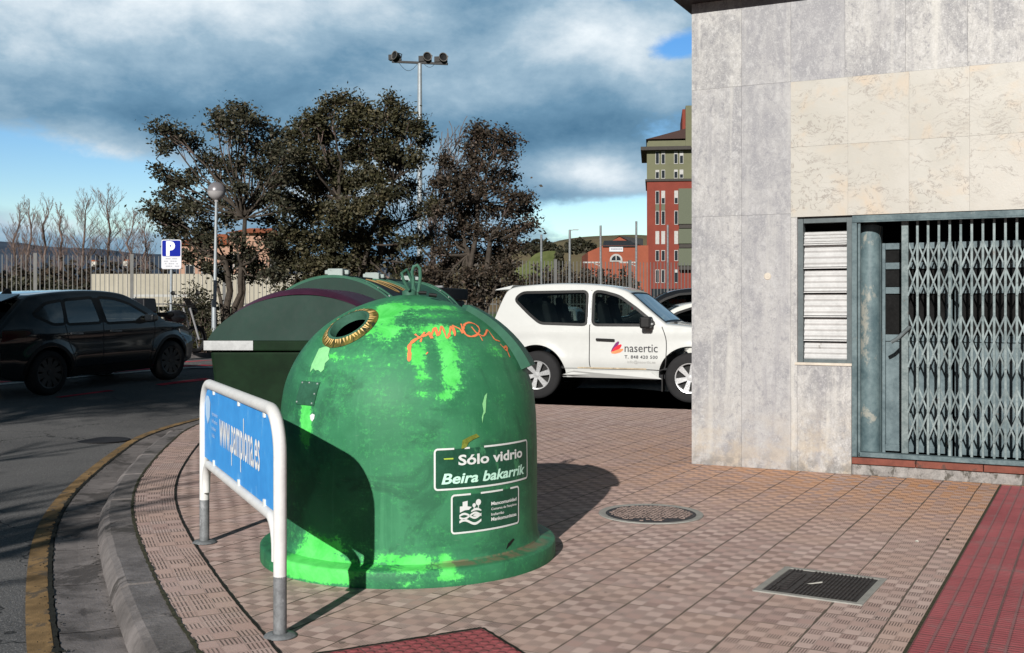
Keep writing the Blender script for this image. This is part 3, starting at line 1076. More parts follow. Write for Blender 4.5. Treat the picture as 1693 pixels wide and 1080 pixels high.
def road_marks():
    def lay(name, mat, pts, w, dz=.006):
        mb = MB()
        P = [Vector((*p, 0)) for p in pts]
        P = resample(P, .4)
        A, B = [], []
        for i, p in enumerate(P):
            t = (P[min(i + 1, len(P) - 1)] - P[max(i - 1, 0)]).normalized()
            n = Vector((-t.y, t.x, 0))
            a = p + n * w / 2; b = p - n * w / 2
            A.append(Vector((a.x, a.y, gz(a.x, a.y) + dz))); B.append(Vector((b.x, b.y, gz(b.x, b.y) + dz)))
        mb.strip(A, B)
        o = mb.build(name, mat)
        o['kind'] = 'structure'
        return o

    def road_pt(px, py):
        Y = 20.
        for _ in range(60):
            X = (px - CX) / FPX * Y
            Y = .5 * Y + .5 * ((CH - gz(X, Y)) * FPX / (py - HOR))
        X = (px - CX) / FPX * Y
        return (X, Y)
    lay('red_lane_edge', M['redlane'], [road_pt(96, 657.5), road_pt(185, 646)], .13)
    lay('red_lane_edge', M['redlane'], [road_pt(262, 637), road_pt(345, 627)], .13)
    a, b = road_pt(-60, 632), road_pt(360, 599)
    lay('red_lane', M['redlane'], [a, b, (b[0] + (b[0] - a[0]) * .4, b[1] + (b[1] - a[1]) * .4)], 1.25, .005)
    a, b = road_pt(-60, 642), road_pt(360, 608)
    lay('white_lane_line', M['whiteline'], [a, b, (b[0] + (b[0] - a[0]) * .3, b[1] + (b[1] - a[1]) * .3)], .22, .011)
    a, b = road_pt(-80, 645.5), road_pt(50, 636)
    # far pavement with kerb
    a, b = Vector((*road_pt(-100, 610), 0)), Vector((*road_pt(345, 590), 0))
    d = (b - a).normalized(); n = Vector((-d.y, d.x, 0))
    a = a - d * 14; b = b + d * 4
    z = .40
    mb = MB()
    mb.add([a, b, b + n * 3.2, a + n * 3.2] + [q + Vector((0, 0, z)) for q in (a, b, b + n * 3.2, a + n * 3.2)], [(4, 5, 6, 7), (0, 1, 5, 4), (1, 2, 6, 5), (2, 3, 7, 6), (3, 0, 4, 7)])
    mb.build('far_pavement', M['farpave'])['kind'] = 'structure'
    kb = MB()
    kb.prism([a - n * .14 + Vector((0, 0, -.1)), b - n * .14 + Vector((0, 0, -.1)), b - n * .002 + Vector((0, 0, -.1)), a - n * .002 + Vector((0, 0, -.1))], (0, 0, z + .104))
    kb.build('far_kerb', M['kerb'])['kind'] = 'structure'
    vg = MB()
    aa, bb = a + n * 3.203, b + n * 3.203
    vg.add([aa, bb, bb + n * 16, aa + n * 16] + [q + Vector((0, 0, .36)) for q in (aa, bb, bb + n * 16, aa + n * 16)], [(4, 5, 6, 7), (0, 1, 5, 4), (1, 2, 6, 5), (2, 3, 7, 6), (3, 0, 4, 7)])
    vg.build('verge', M['earth'])['kind'] = 'structure'
    # iron cover let into the road
    c = Vector((*road_pt(170, 728), 0))
    mc = MB()
    mc.lathe([(.0, .005), (.29, .005), (.31, .001)], 36)
    o = mc.build('road_manhole_cover', M['iron'])
    o.location = (c.x, c.y, gz(c.x, c.y) + .003)
    tag(o, 'flat dark round cover let into the shaded road', 'manhole cover')


road_marks()


# ------------------------------------------------------------------ stone building on the right
B_ROT = R(-26.5)
B_U = Vector((math.cos(B_ROT), math.sin(B_ROT), 0))
B_V = Vector((-B_U.y, B_U.x, 0))
B_O = ground_at(1143.5, 767)


def ft(px, y=0.):
    """distance along the front (at depth y behind it) seen at photo column px"""
    k = (px - CX) / FPX
    o = B_O + B_V * y
    return (k * o.y - o.x) / (B_U.x - k * B_U.y)


def fz(px, py, y=0.):
    p = B_O + B_V * y + B_U * ft(px, y)
    return CH + (HOR - py) * p.y / FPX


def stone_building():
    b = thing('stone_building', 'grey and cream marble clad shop front with folding gate', 'building', B_O, B_ROT)
    H = fz(1143.5, 10)
    W = 9.0
    D = 7.0
    tw0, tw1 = ft(1318), ft(1408.5)                     # window
    zw0, zw1 = fz(1360, 601), fz(1310, 359.5)
    td0, td1 = tw1, ft(1693) + 1.3                      # door
    zd0 = .16
    zd1 = zw1
    tc = ft(1307.5)
    zc0 = zd1
    zc1 = fz(1307.5, 136)
    j = .0009

    def slab(mb, x0, x1, z0, z1, y0=0., th=.03):
        mb.box(((x0 + x1) / 2, y0 + th / 2, (z0 + z1) / 2), (x1 - x0 - 2 * j, th, z1 - z0 - 2 * j))
    g = MB()
    zr = fz(1143.5, 150)
    zm = fz(1185, 358)
    t1 = ft(1226)
    zz = [0, zm, zr]
    for x0, x1 in ((0, t1), (t1, tc)):
        for k in range(2):
            slab(g, x0, x1, zz[k], zz[k + 1])
    # above
    cols = [0, t1, tc, ft(1397), ft(1497), ft(1600), ft(1700), ft(1700) + .6, ft(1700) + 1.2, ft(1700) + 1.8, W]
    for k in range(len(cols) - 1):
        lo = zr if k < 2 else zc1
        slab(g, cols[k], cols[k + 1], lo, H + .02)
    slab(g, tc, tw0, 0, zd1)                              # sliver left of the window
    slab(g, tw0, td0 - .004, 0, zw0)                      # under the window
    slab(g, td1, W, 0, zd1)
    g.build('wall', M['marble'], b)
    c = MB()
    cc = [tc, ft(1402), ft(1503), ft(1603), ft(1703), ft(1703) + .6, ft(1703) + 1.2, W]
    zcm = fz(1307.5, 244)
    for k in range(len(cc) - 1):
        slab(c, cc[k] - .0004, cc[k + 1] + .0004, zc0, zcm + .0004, -.004)
        slab(c, cc[k] - .0004, cc[k + 1] + .0004, zcm, zc1, -.004)
    c.build('cream_cladding', M['cream'], b)
    # backing and side walls; the core stays behind the openings
    k = MB()
    k.box((tc / 2, .19, H / 2), (tc - .002, .315, H))
    k.box(((tc + W) / 2, .19, (zd1 + H) / 2 + .004), (W - tc, .315, H - zd1 - .008))
    k.box(((tw0 + td0) / 2, .19, zw0 / 2), (td0 - tw0, .315, zw0 - .006))
    k.box(((tc + tw0) / 2, .19, zd1 / 2), (tw0 - tc - .002, .315, zd1 - .004))
    k.box(((td1 + W) / 2, .19, zd1 / 2), (W - td1 - .01, .315, zd1 - .004))
    k.build('backing_wall', M['grout'], b)
    core = MB()
    core.box((W / 2, D / 2 + .9, H / 2), (W - .01, D - 1.0, H - .02))
    core.box((.10, .9, H / 2), (.2, 1.1, H - .03))
    core.build('side_wall', M['marble'], b)
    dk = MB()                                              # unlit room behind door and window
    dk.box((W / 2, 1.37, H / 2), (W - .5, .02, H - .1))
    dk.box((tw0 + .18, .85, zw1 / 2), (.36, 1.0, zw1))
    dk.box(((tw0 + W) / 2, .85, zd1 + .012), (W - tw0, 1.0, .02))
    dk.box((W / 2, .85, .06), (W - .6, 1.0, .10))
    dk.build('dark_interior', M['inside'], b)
    e = MB()
    e.box((W / 2 + .10, D / 2 - .02, H + .125), (W + .42, D + .40, .22))
    e.build('eave', M['eave'], b)
    # --- louvred window
    w = MB()
    fw = .045
    dpt = .10
    w.box((tw0 + fw / 2, dpt / 2 + .035, (zw0 + zw1) / 2), (fw, dpt, zw1 - zw0 - .01))
    w.box((td0 - fw / 2 - .004, dpt / 2 + .035, (zw0 + zw1) / 2), (fw, dpt, zw1 - zw0 - .01))
    w.box(((tw0 + td0) / 2, dpt / 2 + .035, zw1 - .03), (td0 - tw0 - 2 * fw - .01, dpt, .05))
    w.box(((tw0 + td0) / 2, dpt / 2 + .035, zw0 + .02), (td0 - tw0 - 2 * fw - .01, dpt, .03))
    win = w.build('window', M['dark_frame'], b)
    rows = [(383, 402), (406, 441), (447, 481), (486.5, 521.5), (527, 561), (567, 598)]
    xa, xb = tw0 + fw + .004, td0 - fw - .008
    for r0, r1 in rows:
        z1 = fz(1365, r0, .06); z0 = fz(1365, r1, .06)
        m = MB()
        n = 36
        pr = []
        for i in range(n + 1):
            q = i / n
            z = z0 + (z1 - z0) * q
            y = .062 + .026 * q + .0075 * math.sin(q * 2 * PI * 3.5)
            pr.append((y, z))
        pr = [(.072, z0 - .004)] + pr + [(.10, z1 + .002)]
        m.strip([(xa, y, z) for y, z in pr], [(xb, y, z) for y, z in pr])
        m.strip([(xa, y + .012, z) for y, z in pr], [(xb, y + .012, z) for y, z in pr])
        m.build('louvre_blade', M['shutter'], win)
        m2 = MB()
        m2.box(((xa + xb) / 2, .055, z0 - .012), (xb - xa, .02, .010))
        m2.build('louvre_rail', M['shutter'], win)
    s = MB()
    s.box(((tw0 + td0) / 2 - .01, .018, zw0 - .006), (td0 - tw0 + .02, .062, .022))
    s.build('window_sill', M['sill'], b)
    # --- doorway
    f = MB()
    f.box(((td0 + td1) / 2, .045, zd1 - .030), (td1 - td0 - .004, .10, .050))
    f.box(((td0 + td1) / 2, -.004, zd1 - .062), (td1 - td0 - .004, .03, .012))
    f.box((td0 + .022, .05, (zd0 + zd1) / 2 - .03), (.044, .12, zd1 - zd0 - .06))
    f.box((td0 + .060, .02, (zd0 + zd1) / 2 - .03), (.022, .03, zd1 - zd0 - .06))
    f.box(((td0 + td1) / 2, .05, zd0 + .022), (td1 - td0 - .10, .09, .040))
    f.build('gate_frame', M['blue_metal'], b, bevel=.003)
    # threshold
    st = MB()
    n = 5
    L = (td1 - td0)
    for i in range(n):
        st.box((td0 + L * (i + .5) / n, .06, .128), (L / n - .006, .17, .055))
    st.build('door_step', M['red_tile'], b, bevel=.003)
    pl = MB()
    pl.box(((td0 + td1) / 2, .08, .048), (L, .16, .096))
    pl.build('plinth', M['plinth'], b, bevel=.006)
    # rounded metal column beside the door
    cl = MB()
    x0, x1 = ft(1417, .12), ft(1452, .12)
    r = (x1 - x0) / 2
    zt = fz(1430, 372, .12)
    cx = (x0 + x1) / 2
    cl.lathe([(0.001, zt + .02), (r * .6, zt + .018), (r * .93, zt), (r, zt - .02), (r, zd0 + .002)], 28, Matrix.Translation((cx, .15 + r, 0)))
    cl.box((cx + r * .45, .15 + 2 * r + .01, (zd0 + zt) / 2), (r * 1.1, .16, zt - zd0))
    cl.build('door_column', M['blue_col'], b, smooth=True)
    # door leaves
    yb = .40
    dx0 = ft(1450, yb)
    zlt = fz(1470, 402, yb)

    def leaf(xa, wd, panes, handle=True, rz=0.):
        m = MB()
        th = .045
        sw = .055
        m.box((xa + sw / 2, yb, (zd0 + zlt) / 2), (sw, th, zlt - zd0))
        m.box((xa + wd - sw / 2, yb, (zd0 + zlt) / 2), (sw, th, zlt - zd0))
        rails = [zd0 + .05] + [panes[0][0] - .02] + [(panes[i][1] + panes[i + 1][0]) / 2 for i in range(len(panes) - 1)] + [zlt - .03]
        for q in rails:
            m.box((xa + wd / 2, yb, q), (wd - 2 * sw, th - .004, .06))
        m.box((xa + wd / 2, yb + .004, (zd0 + panes[0][0]) / 2), (wd - 2 * sw - .002, .012, panes[0][0] - zd0 - .06))
        d = m.build('door', M['door_paint'], b, bevel=.004)
        for z0, z1 in panes:
            g2 = MB()
            g2.box((xa + wd / 2, yb + .006, (z0 + z1) / 2), (wd - 2 * sw, .008, z1 - z0))
            g2.build('door_pane', M['dark_glass'], d)
        return d
    zp = [(fz(1475, 555, yb), fz(1475, 487, yb)), (fz(1475, 474, yb), fz(1475, 446, yb)), (fz(1475, 434, yb), fz(1475, 408, yb))]
    dl = leaf(dx0 + .02, .62, zp)
    leaf(dx0 + .66, .72, zp)
    leaf(dx0 + 1.40, .72, zp)
    jb = MB()
    jb.box((dx0 - .02, yb, (zd0 + zlt) / 2 + .01), (.07, .08, zlt - zd0 + .02))
    jb.build('door_jamb', M['blue_metal'], b, bevel=.004)
    # folding gate: uprights and scissor lattice
    gt = bpy.data.objects.new('folding_gate', None)
    gate = MB()
    yg = .085
    gx0 = ft(1490.5, yg)
    gate.box((gx0 + .03, yg, (zd0 + .05 + zd1 - .06) / 2), (.058, .045, zd1 - zd0 - .10))
    gate_o = gate.build('folding_gate', M['gate_metal'], b, bevel=.004)
    pitch = (ft(1681, yg) - ft(1517, yg)) / 8.98
    ups = [ft(1517, yg) + pitch * i for i in range(17)]
    ztop = zd1 - .058
    for x in ups:
        m = MB()
        if x > td1 - .05: continue
        m.box((x, yg, (zd0 + .045 + ztop) / 2), (.019, .030, ztop - zd0 - .045))
        m.build('gate_upright', M['gate_metal'], gate_o)
    xs = [gx0 + .055] + ups
    bands = []
    for a, c_ in ((400, 489), (521, 609), (641, 730)):
        za = fz(1590, a, yg); zb_ = fz(1590, c_, yg)
        mid = (za + zb_) / 2
        bands.append([(za, mid), (mid, zb_)])
    for rowz in bands:
      lm = MB()
      for z1, z0 in rowz:
        for i in range(len(xs) - 1):
            xa, xb_ = xs[i], xs[i + 1]
            if xb_ > td1: continue
            for s, yy in ((0, yg - .021), (1, yg + .021)):
                p = Vector((xa, yy, z1 if s else z0)); q = Vector((xb_, yy, z0 if s else z1))
                d = q - p
                ang = math.atan2(d.z, d.x)
                rot = Matrix.Rotation(-ang, 3, 'Y')
                lm.box((p + q) / 2, (d.length, .005, .0135), rot)
                lm.box((p + q) / 2 + Vector((0, -.004, 0)), (.016, .004, .016))
      lm.build('gate_lattice', M['gate_metal'], gate_o)
    # handle bar across the leading edge
    hb = MB()
    h0 = Vector((gx0 - .03, yg - .045, fz(1480, 560, yg))); h1 = Vector((gx0 + .075, yg - .045, fz(1503, 540, yg)))
    hb.tube([h0 - Vector((.05, 0, .03)), h0, h1], .017, 10)
    hb.build('gate_handle', M['dark_frame'], gate_o, smooth=True)
    # padlock chain marks on the frame: chipped rusty patches
    # fixing rose on the wall
    rs = MB()
    xr = ft(1269); zr_ = fz(1269, 457)
    rs.lathe([(.0, -.006), (.028, -.006), (.034, 0)], 14, Matrix.Translation((xr, -.001, zr_)) @ Matrix.Rotation(R(-90), 4, 'X'))
    rs.build('wall_plug', M['sill'], b)


stone_building()


# ------------------------------------------------------------------ glass bank (igloo)
IG = Vector((-.625, 6.64, 0))
IG_PROF = [(.888, .0), (.889, .004), (.889, .084), (.884, .091), (.870, .094), (.835, .100), (.795, .106), (.784, .125), (.779, .18), (.778, .30), (.778, .50), (.777, .65), (.774, .78), (.768, .88), (.757, .97), (.738, 1.05), (.708, 1.125), (.668, 1.20), (.618, 1.27), (.555, 1.338), (.48, 1.40), (.40, 1.450), (.315, 1.492), (.23, 1.524), (.15, 1.546), (.07, 1.560), (.0, 1.564)]


def ig_smooth():
    """profile resampled through a spline above the ledge"""
    low = IG_PROF[:8]
    hi = [Vector((r, z, 0)) for r, z in IG_PROF[8:]]
    sm = resample(hi, .022)
    return low + [(max(0, p.x), p.y) for p in sm]


IGS = ig_smooth()


def ig_r(z):
    for (r0, z0), (r1, z1) in zip(IGS[7:], IGS[8:]):
        if z0 <= z <= z1 and z1 > z0:
            return r0 + (r1 - r0) * (z - z0) / (z1 - z0)
    return 0.


def ig_hit(px, py):
    """(angle, height) on the shell under a line of sight; angle 0 faces the camera"""
    d = Vector(((px - CX) / FPX, 1, (HOR - py) / FPX))
    s = 5.0
    while s < 8.2:
        p = Vector((0, 0, CH)) + d * s
        q = p - IG
        if 0 < q.z < 1.57 and math.hypot(q.x, q.y) <= (ig_r(q.z) if q.z > .14 else .886 if q.z < .09 else .79):
            return math.atan2(q.x, -q.y), q.z
        s += .002
    return None


def ig_pt(a, z, off=.0):
    r = ig_r(z)
    dz = .004
    dr = (ig_r(min(1.56, z + dz)) - ig_r(z - dz)) / (2 * dz)
    n = Vector((1, -dr)).normalized()
    r2 = r + n.x * off
    return Vector((r2 * math.sin(a), -r2 * math.cos(a), z + n.y * off))


def dome_mat():
    """dark green shell, its upper coat worn to bright green in patches"""
    m = bpy.data.materials.new('igloo_shell')
    m.use_nodes = True
    t = NT(m.node_tree)
    out = t.n('ShaderNodeOutputMaterial')
    b = t.n('ShaderNodeBsdfPrincipled')
    t.put(out.inputs[0], b.outputs[0])
    v = t.n('ShaderNodeTexCoord').outputs['Object']
    x, y, z = t.sep(v)
    th = t.m('ARCTAN2', x, t.m('MULTIPLY', y, -1.0))        # 0 faces the camera, + to the right
    acc = None
    for px, py, sx, sy, k in [(636, 520, 22, 16, .62), (652, 507, 30, 8, .40), (615, 548, 13, 9, .36), (642, 549, 15, 13, .50), (725, 508, 50, 5, .34), (722, 522, 42, 5, .36), (715, 545, 38, 9, .44),
                              (690, 585, 16, 22, .56), (700, 625, 17, 13, .40), (742, 580, 19, 24, .52), (746, 625, 15, 18, .52), (736, 655, 12, 10, .50), (700, 652, 18, 7, .32), (718, 602, 9, 22, -.30),
                              (820, 580, 10, 14, .36), (548, 590, 20, 7, .30), (590, 592, 16, 7, .22), (508, 665, 7, 22, .52), (508, 712, 11, 28, .56), (500, 690, 6, 40, .28),
                              (530, 905, 40, 22, .62), (505, 925, 22, 14, .50), (570, 938, 40, 9, .46), (500, 948, 40, 12, .62), (560, 960, 30, 8, .34), (645, 925, 28, 11, .46), (690, 930, 24, 13, .46),
                              (736, 926, 12, 15, .52), (742, 955, 26, 7, .36), (670, 965, 20, 6, .30), (610, 800, 14, 70, .10), (700, 740, 30, 60, .08), (610, 700, 60, 60, .05), (560, 600, 50, 40, .10), (600, 640, 50, 30, .08), (650, 570, 40, 30, .10)]:
        h_ = ig_hit(px, py)
        if h_ is None: continue
        t0, z0 = h_
        st = sx / 271. / max(.25, ig_r(max(.15, z0))) / max(.35, math.cos(t0)); sz = sy / 271.
        u = t.m('DIVIDE', t.m('SUBTRACT', th, t0), st)
        w = t.m('DIVIDE', t.m('SUBTRACT', z, z0), sz)
        q = t.m('POWER', 2.718, t.m('MULTIPLY', t.m('ADD', t.m('MULTIPLY', u, u), t.m('MULTIPLY', w, w)), -1.))
        q = t.m('MULTIPLY', q, k)
        acc = q if acc is None else t.m('ADD', acc, q)
    n1 = t.noise(v, 7, 8, .68, .5)
    n2 = t.noise(v, 46, 7, .76, .3)
    nh = t.noise(t.mapping(v, (3, 3, 22)), 2.0, 5, .6, .2)     # sideways scuffs
    nv = t.noise(t.mapping(v, (22, 22, 1.6)), 1.2, 5, .6, .2)  # runs down the side
    s = t.m('ADD', acc, t.m('ADD', t.m('MULTIPLY', t.m('SUBTRACT', n1, .5), .80), t.m('ADD', t.m('MULTIPLY', t.m('SUBTRACT', n2, .5), 1.15), t.m('MULTIPLY', t.m('SUBTRACT', nh, .5), .45))))
    worn = t.ramp(s, .26, .37)
    half = t.ramp(s, .02, .34)
    big = t.noise(v, 1.7, 6, .62, .5)
    base = t.mix(t.ramp(big, .32, .68), (.026, .148, .067), (.050, .218, .106))
    base = t.mix(t.m('MULTIPLY', t.ramp(nv, .55, .75), .38), base, (.075, .29, .14))
    base = t.mix(t.m('MULTIPLY', t.ramp(n2, .60, .78), .35), base, (.08, .27, .145))
    grime = t.m('MULTIPLY', t.ramp(t.noise(v, 2.6, 7, .66, .9), .47, .64), .62)
    base = t.mix(grime, base, (.022, .088, .050))
    scr = t.noise(t.mapping(v, (5, 5, 46), rot=(.25, .4, 0)), 1.5, 3, .5, .6)
    base = t.mix(t.m('MULTIPLY', t.ramp(scr, .72, .76), .5), base, (.11, .23, .14))
    base = t.mix(t.m('MULTIPLY', half, .55), base, (.060, .36, .115))
    c = t.mix(worn, base, t.mix(t.ramp(n1, .3, .7), (.055, .48, .075), (.125, .70, .155)))
    sp = t.noise(v, 85, 2, .5)
    c = t.mix(t.m('MULTIPLY', t.ramp(sp, .70, .74), .5), c, (.06, .40, .10))
    # brown scrape round the lower ledge on the right
    led = t.m('MULTIPLY', t.ramp(t.m('ABSOLUTE', t.m('SUBTRACT', z, .106)), .013, .006), t.m('MULTIPLY', t.ramp(th, .15, .45), t.ramp(n1, .40, .55)))
    c = t.mix(t.m('MULTIPLY', led, .75), c, (.19, .135, .085))
    t.put(b.inputs['Base Color'], c)
    t.put(b.inputs['Roughness'], t.ramp(worn, 0, 1, .54, .72))
    b.inputs['Specular IOR Level'].default_value = .16
    bp = t.n('ShaderNodeBump')
    bp.inputs['Strength'].default_value = .22
    bp.inputs['Distance'].default_value = .004
    t.put(bp.inputs['Height'], t.m('ADD', t.m('MULTIPLY', n2, .6), t.m('ADD', t.m('MULTIPLY', worn, -.5), t.m('MULTIPLY', n1, 1.2))))
    t.put(b.inputs['Normal'], bp.outputs[0])
    return m


M['dome'] = dome_mat()


def igloo():
    g = thing('glass_recycling_bin', 'round green bottle bank with scuffed paint and orange graffiti', 'recycling bin', IG)
    me_b = MB()
    me_b.lathe(IGS, 160)
    # bottle hole
    ha, hz = ig_hit(577, 538)
    hc = ig_pt(ha, hz)
    hn = (ig_pt(ha, hz, .1) - hc).normalized()
    HR = .118
    keep = []
    for f in me_b.f:
        c = sum((Vector(me_b.v[i]) for i in f), Vector()) / len(f)
        if (c - hc).length > HR + .012: keep.append(f)
    me_b.f = keep; me_b.mi = [0] * len(keep)
    me_b.build('shell', M['dome'], g, smooth=True, sharp=50, weld=True)
    inn = MB()
    inn.lathe([(max(0, r - .014), z - (.012 if z > 1.3 else 0)) for r, z in IGS[8:]], 160)
    inn.f = [f for f in inn.f if (sum((Vector(inn.v[q]) for q in f), Vector()) / len(f) - hc).length > HR + .016]
    inn.mi = [0] * len(inn.f)
    inn.build('inner_shade_shell', M['black_inside'], g, smooth=True)  # black shell added so the hole reads as deep shade
    # collar round the hole, with its flame-yellow transfer
    rot = hn.to_track_quat('Z', 'Y').to_matrix().to_4x4()
    Mh = Matrix.Translation(hc) @ rot

    def on_shell(r, w, off):
        """point r from the hole's centre, laid on the shell"""
        p = Mh @ Vector((r * math.cos(w), r * math.sin(w), 0))
        lo, hi = -.15, .15
        for _ in range(24):
            m_ = (lo + hi) / 2
            q = p - hn * m_
            if math.hypot(q.x, q.y) > ig_r(min(1.56, max(.15, q.z))) or q.z > 1.56: lo = m_
            else: hi = m_
        q = p - hn * hi
        return ig_pt(math.atan2(q.x, -q.y), min(1.555, max(.15, q.z)), off)
    cr = MB()
    n = 72
    for (r0, o0), (r1, o1) in (((HR - .012, -.03), (HR - .004, .016)), ((HR - .004, .016), (HR + .016, .014)), ((HR + .016, .014), (HR + .022, -.01))):
        cr.strip([on_shell(r0, 2 * PI * k / n, o0) for k in range(n + 1)], [on_shell(r1, 2 * PI * k / n, o1) for k in range(n + 1)])
    cr.build('hole_collar', M['hook_green'], g, smooth=True)
    fl = MB()
    rnd = random.Random(3)
    fl.strip([on_shell(HR + .012, 2 * PI * k / n, .0155) for k in range(n + 1)], [on_shell(HR + .060, 2 * PI * k / n, .004) for k in range(n + 1)])
    fl.build('hole_ring', mk('ochre_ring', (.10, .075, .02), .6, var=.5, scale=12, c2=(.17, .15, .03), patch=((.02, .03, .015), 14, .54)), g)
    f2 = MB()
    for k in range(46):                                    # pointed yellow flames round the hole
        w = 2 * PI * k / 46 + rnd.uniform(-.04, .04)
        L = rnd.uniform(.022, .046)
        dw = rnd.uniform(-.05, .05)
        wd = rnd.uniform(.03, .055)
        pts = [on_shell(HR + .013, w - wd, .018), on_shell(HR + .013, w + wd, .018), on_shell(HR + .013 + L * .6, w + wd * .4 + dw, .012), on_shell(HR + .013 + L, w + dw * 1.4, .009), on_shell(HR + .013 + L * .6, w - wd * .5 + dw, .012)]
        f2.add(pts, [(0, 1, 2, 3, 4)])
    f2.build('flame_transfer', mk('flame_yellow', (.78, .47, .13), .6, var=.15, scale=20, c2=(.85, .60, .28)), g)
    # hood over the opposite hole, at the right
    hd = MB()
    a0, a1 = 1.28, 2.15
    zt, zb = 1.47, 1.12

    def hoodpt(u, v, off):
        a = a0 + (a1 - a0) * u
        z = zb + (zt - zb) * v
        return ig_pt(a, z, off)
    nu = nv = 10
    hd.grid(lambda u, v: hoodpt(u, v, .062 - .025 * v), nu, nv)
    for e in ([(u / 10, 0) for u in range(11)], [(u / 10, 1) for u in range(11)], [(0, u / 10) for u in range(11)], [(1, u / 10) for u in range(11)]):
        hd.strip([hoodpt(u, v, .062 - .025 * v) for u, v in e], [hoodpt(u, v, -.01) for u, v in e])
    hd.build('hole_hood', M['bin_rib'], g, smooth=True, sharp=30)
    # lifting loops on the crown
    hk = MB()

    def hkp(px, py, Y=6.64): return at(px, py, Y) - IG
    hk.tube([hkp(688, 489), hkp(680, 462), hkp(672, 446, 6.6), hkp(664, 452, 6.56), hkp(671, 468, 6.58), hkp(680, 486, 6.6)][:4] + [hkp(667, 463, 6.56), hkp(676, 480, 6.58)], .0095, 8)
    hk.tube([hkp(683, 489), hkp(683, 462), hkp(681, 450), hkp(684, 441), hkp(690, 438.5), hkp(694, 444), hkp(695, 458), hkp(693, 474), hkp(690, 488)], .0105, 8)
    hk.lathe([(.045, 1.545), (.045, 1.585), (.02, 1.60), (0, 1.60)], 16)
    hk.build('lifting_hook', M['hook_green'], g, smooth=True)
    cp = MB()
    cp.tube([hkp(690, 484), hkp(705, 484.5)], .011, 8)
    cp.build('hook_pin', M['trim'], g)
    cp = MB()
    cp.tube([hkp(709, 487.5, 6.5), hkp(722, 489, 6.5)], .012, 8)
    cp.build('hook_pin', M['trim'], g)
    # riveted hatch plate
    a0, z0 = ig_hit(490, 668); a1, z1 = ig_hit(527, 632)
    pt = MB()
    pt.grid(lambda u, v: ig_pt(a0 + (a1 - a0) * (u + .10 * v), z0 + (z1 - z0) * v, .006), 6, 6)
    ed = [(0, 0), (1, 0), (1, 1), (0, 1), (0, 0)]
    for (u0, v0), (u1, v1) in zip(ed, ed[1:]):
        pp = [(u0 + (u1 - u0) * k / 6, v0 + (v1 - v0) * k / 6) for k in range(7)]
        pt.strip([ig_pt(a0 + (a1 - a0) * (u + .10 * v), z0 + (z1 - z0) * v, .006) for u, v in pp], [ig_pt(a0 + (a1 - a0) * (u + .10 * v), z0 + (z1 - z0) * v, -.004) for u, v in pp])
    pt.build('repair_plate', mk('plate_green', (.030, .105, .062), .5, var=.25, scale=9), g, smooth=True)
    for u, v in ((.08, .1), (.9, .1), (.92, .92), (.5, .94), (.1, .92), (.92, .5)):
        m = MB()
        p = ig_pt(a0 + (a1 - a0) * (u + .1 * v), z0 + (z1 - z0) * v, .007)
        m.ball(p, .0055, 8)
        m.build('rivet', M['box_grey'], g)
    # bare scraped patch and white blob
    pa = [(513, 616), (516, 603), (522, 590), (528, 577), (536, 574), (542, 573), (546, 577), (543, 588), (545, 594), (538, 601), (536, 611), (531, 616), (527, 612), (522, 613), (518, 609)]

    def paint(name, polys, mat, off=.0025):
        m = MB()
        for pl in polys:
            P = []
            for x, y in pl:
                h = ig_hit(x, y)
                if h: P.append(h)
            c = (sum(p[0] for p in P) / len(P), sum(p[1] for p in P) / len(P))
            n_ = len(P)
            vs = [ig_pt(c[0], c[1], off)]
            for k in (.5, 1.):
                vs += [ig_pt(c[0] + (a - c[0]) * k, c[1] + (z - c[1]) * k, off) for a, z in P]
            fs = [(0, 1 + i, 1 + (i + 1) % n_) for i in range(n_)] + [(1 + i, 1 + n_ + i, 1 + n_ + (i + 1) % n_, 1 + (i + 1) % n_) for i in range(n_)]
            m.add(vs, fs)
        return m.build(name, mat, g)
    paint('scraped_patch', [pa], M['scraped'])
    paint('paint_blob', [[(513, 687), (517, 684), (521, 686), (520, 692), (517, 697), (514, 694)]], M['sticker_white'])
    # graffiti strokes
    strokes = [([(676, 598), (677, 585), (677, 572), (684, 564), (693, 559), (703, 555), (712, 551)], 3.4), ([(686, 553), (694, 558), (702, 550)], 2.2), ([(695, 566), (697, 560)], 2.2),
               ([(709, 549), (714, 560)], 3.2), ([(711, 558), (719, 542), (724, 556), (730, 540), (739, 560), (745, 540), (752, 556), (748, 538)], 2.8),
               ([(748, 539), (760, 545), (764, 552), (762, 536)], 2.2), ([(762, 537), (768, 552), (778, 557), (788, 554), (792, 546), (787, 538), (776, 534), (768, 537), (766, 544)], 2.6),
               ([(779, 541), (786, 550), (793, 555)], 3.2), ([(792, 553), (799, 556), (805, 546), (811, 553), (817, 562)], 2.4), ([(793, 556), (797, 564)], 1.8),
               ([(817, 562), (826, 565)], 2.4), ([(826, 569), (832, 575), (837, 573), (838, 580), (842, 591)], 2.6), ([(830, 573), (836, 580), (838, 576)], 2.4), ([(705, 584), (706.5, 585)], 3)]
    gr = MB()
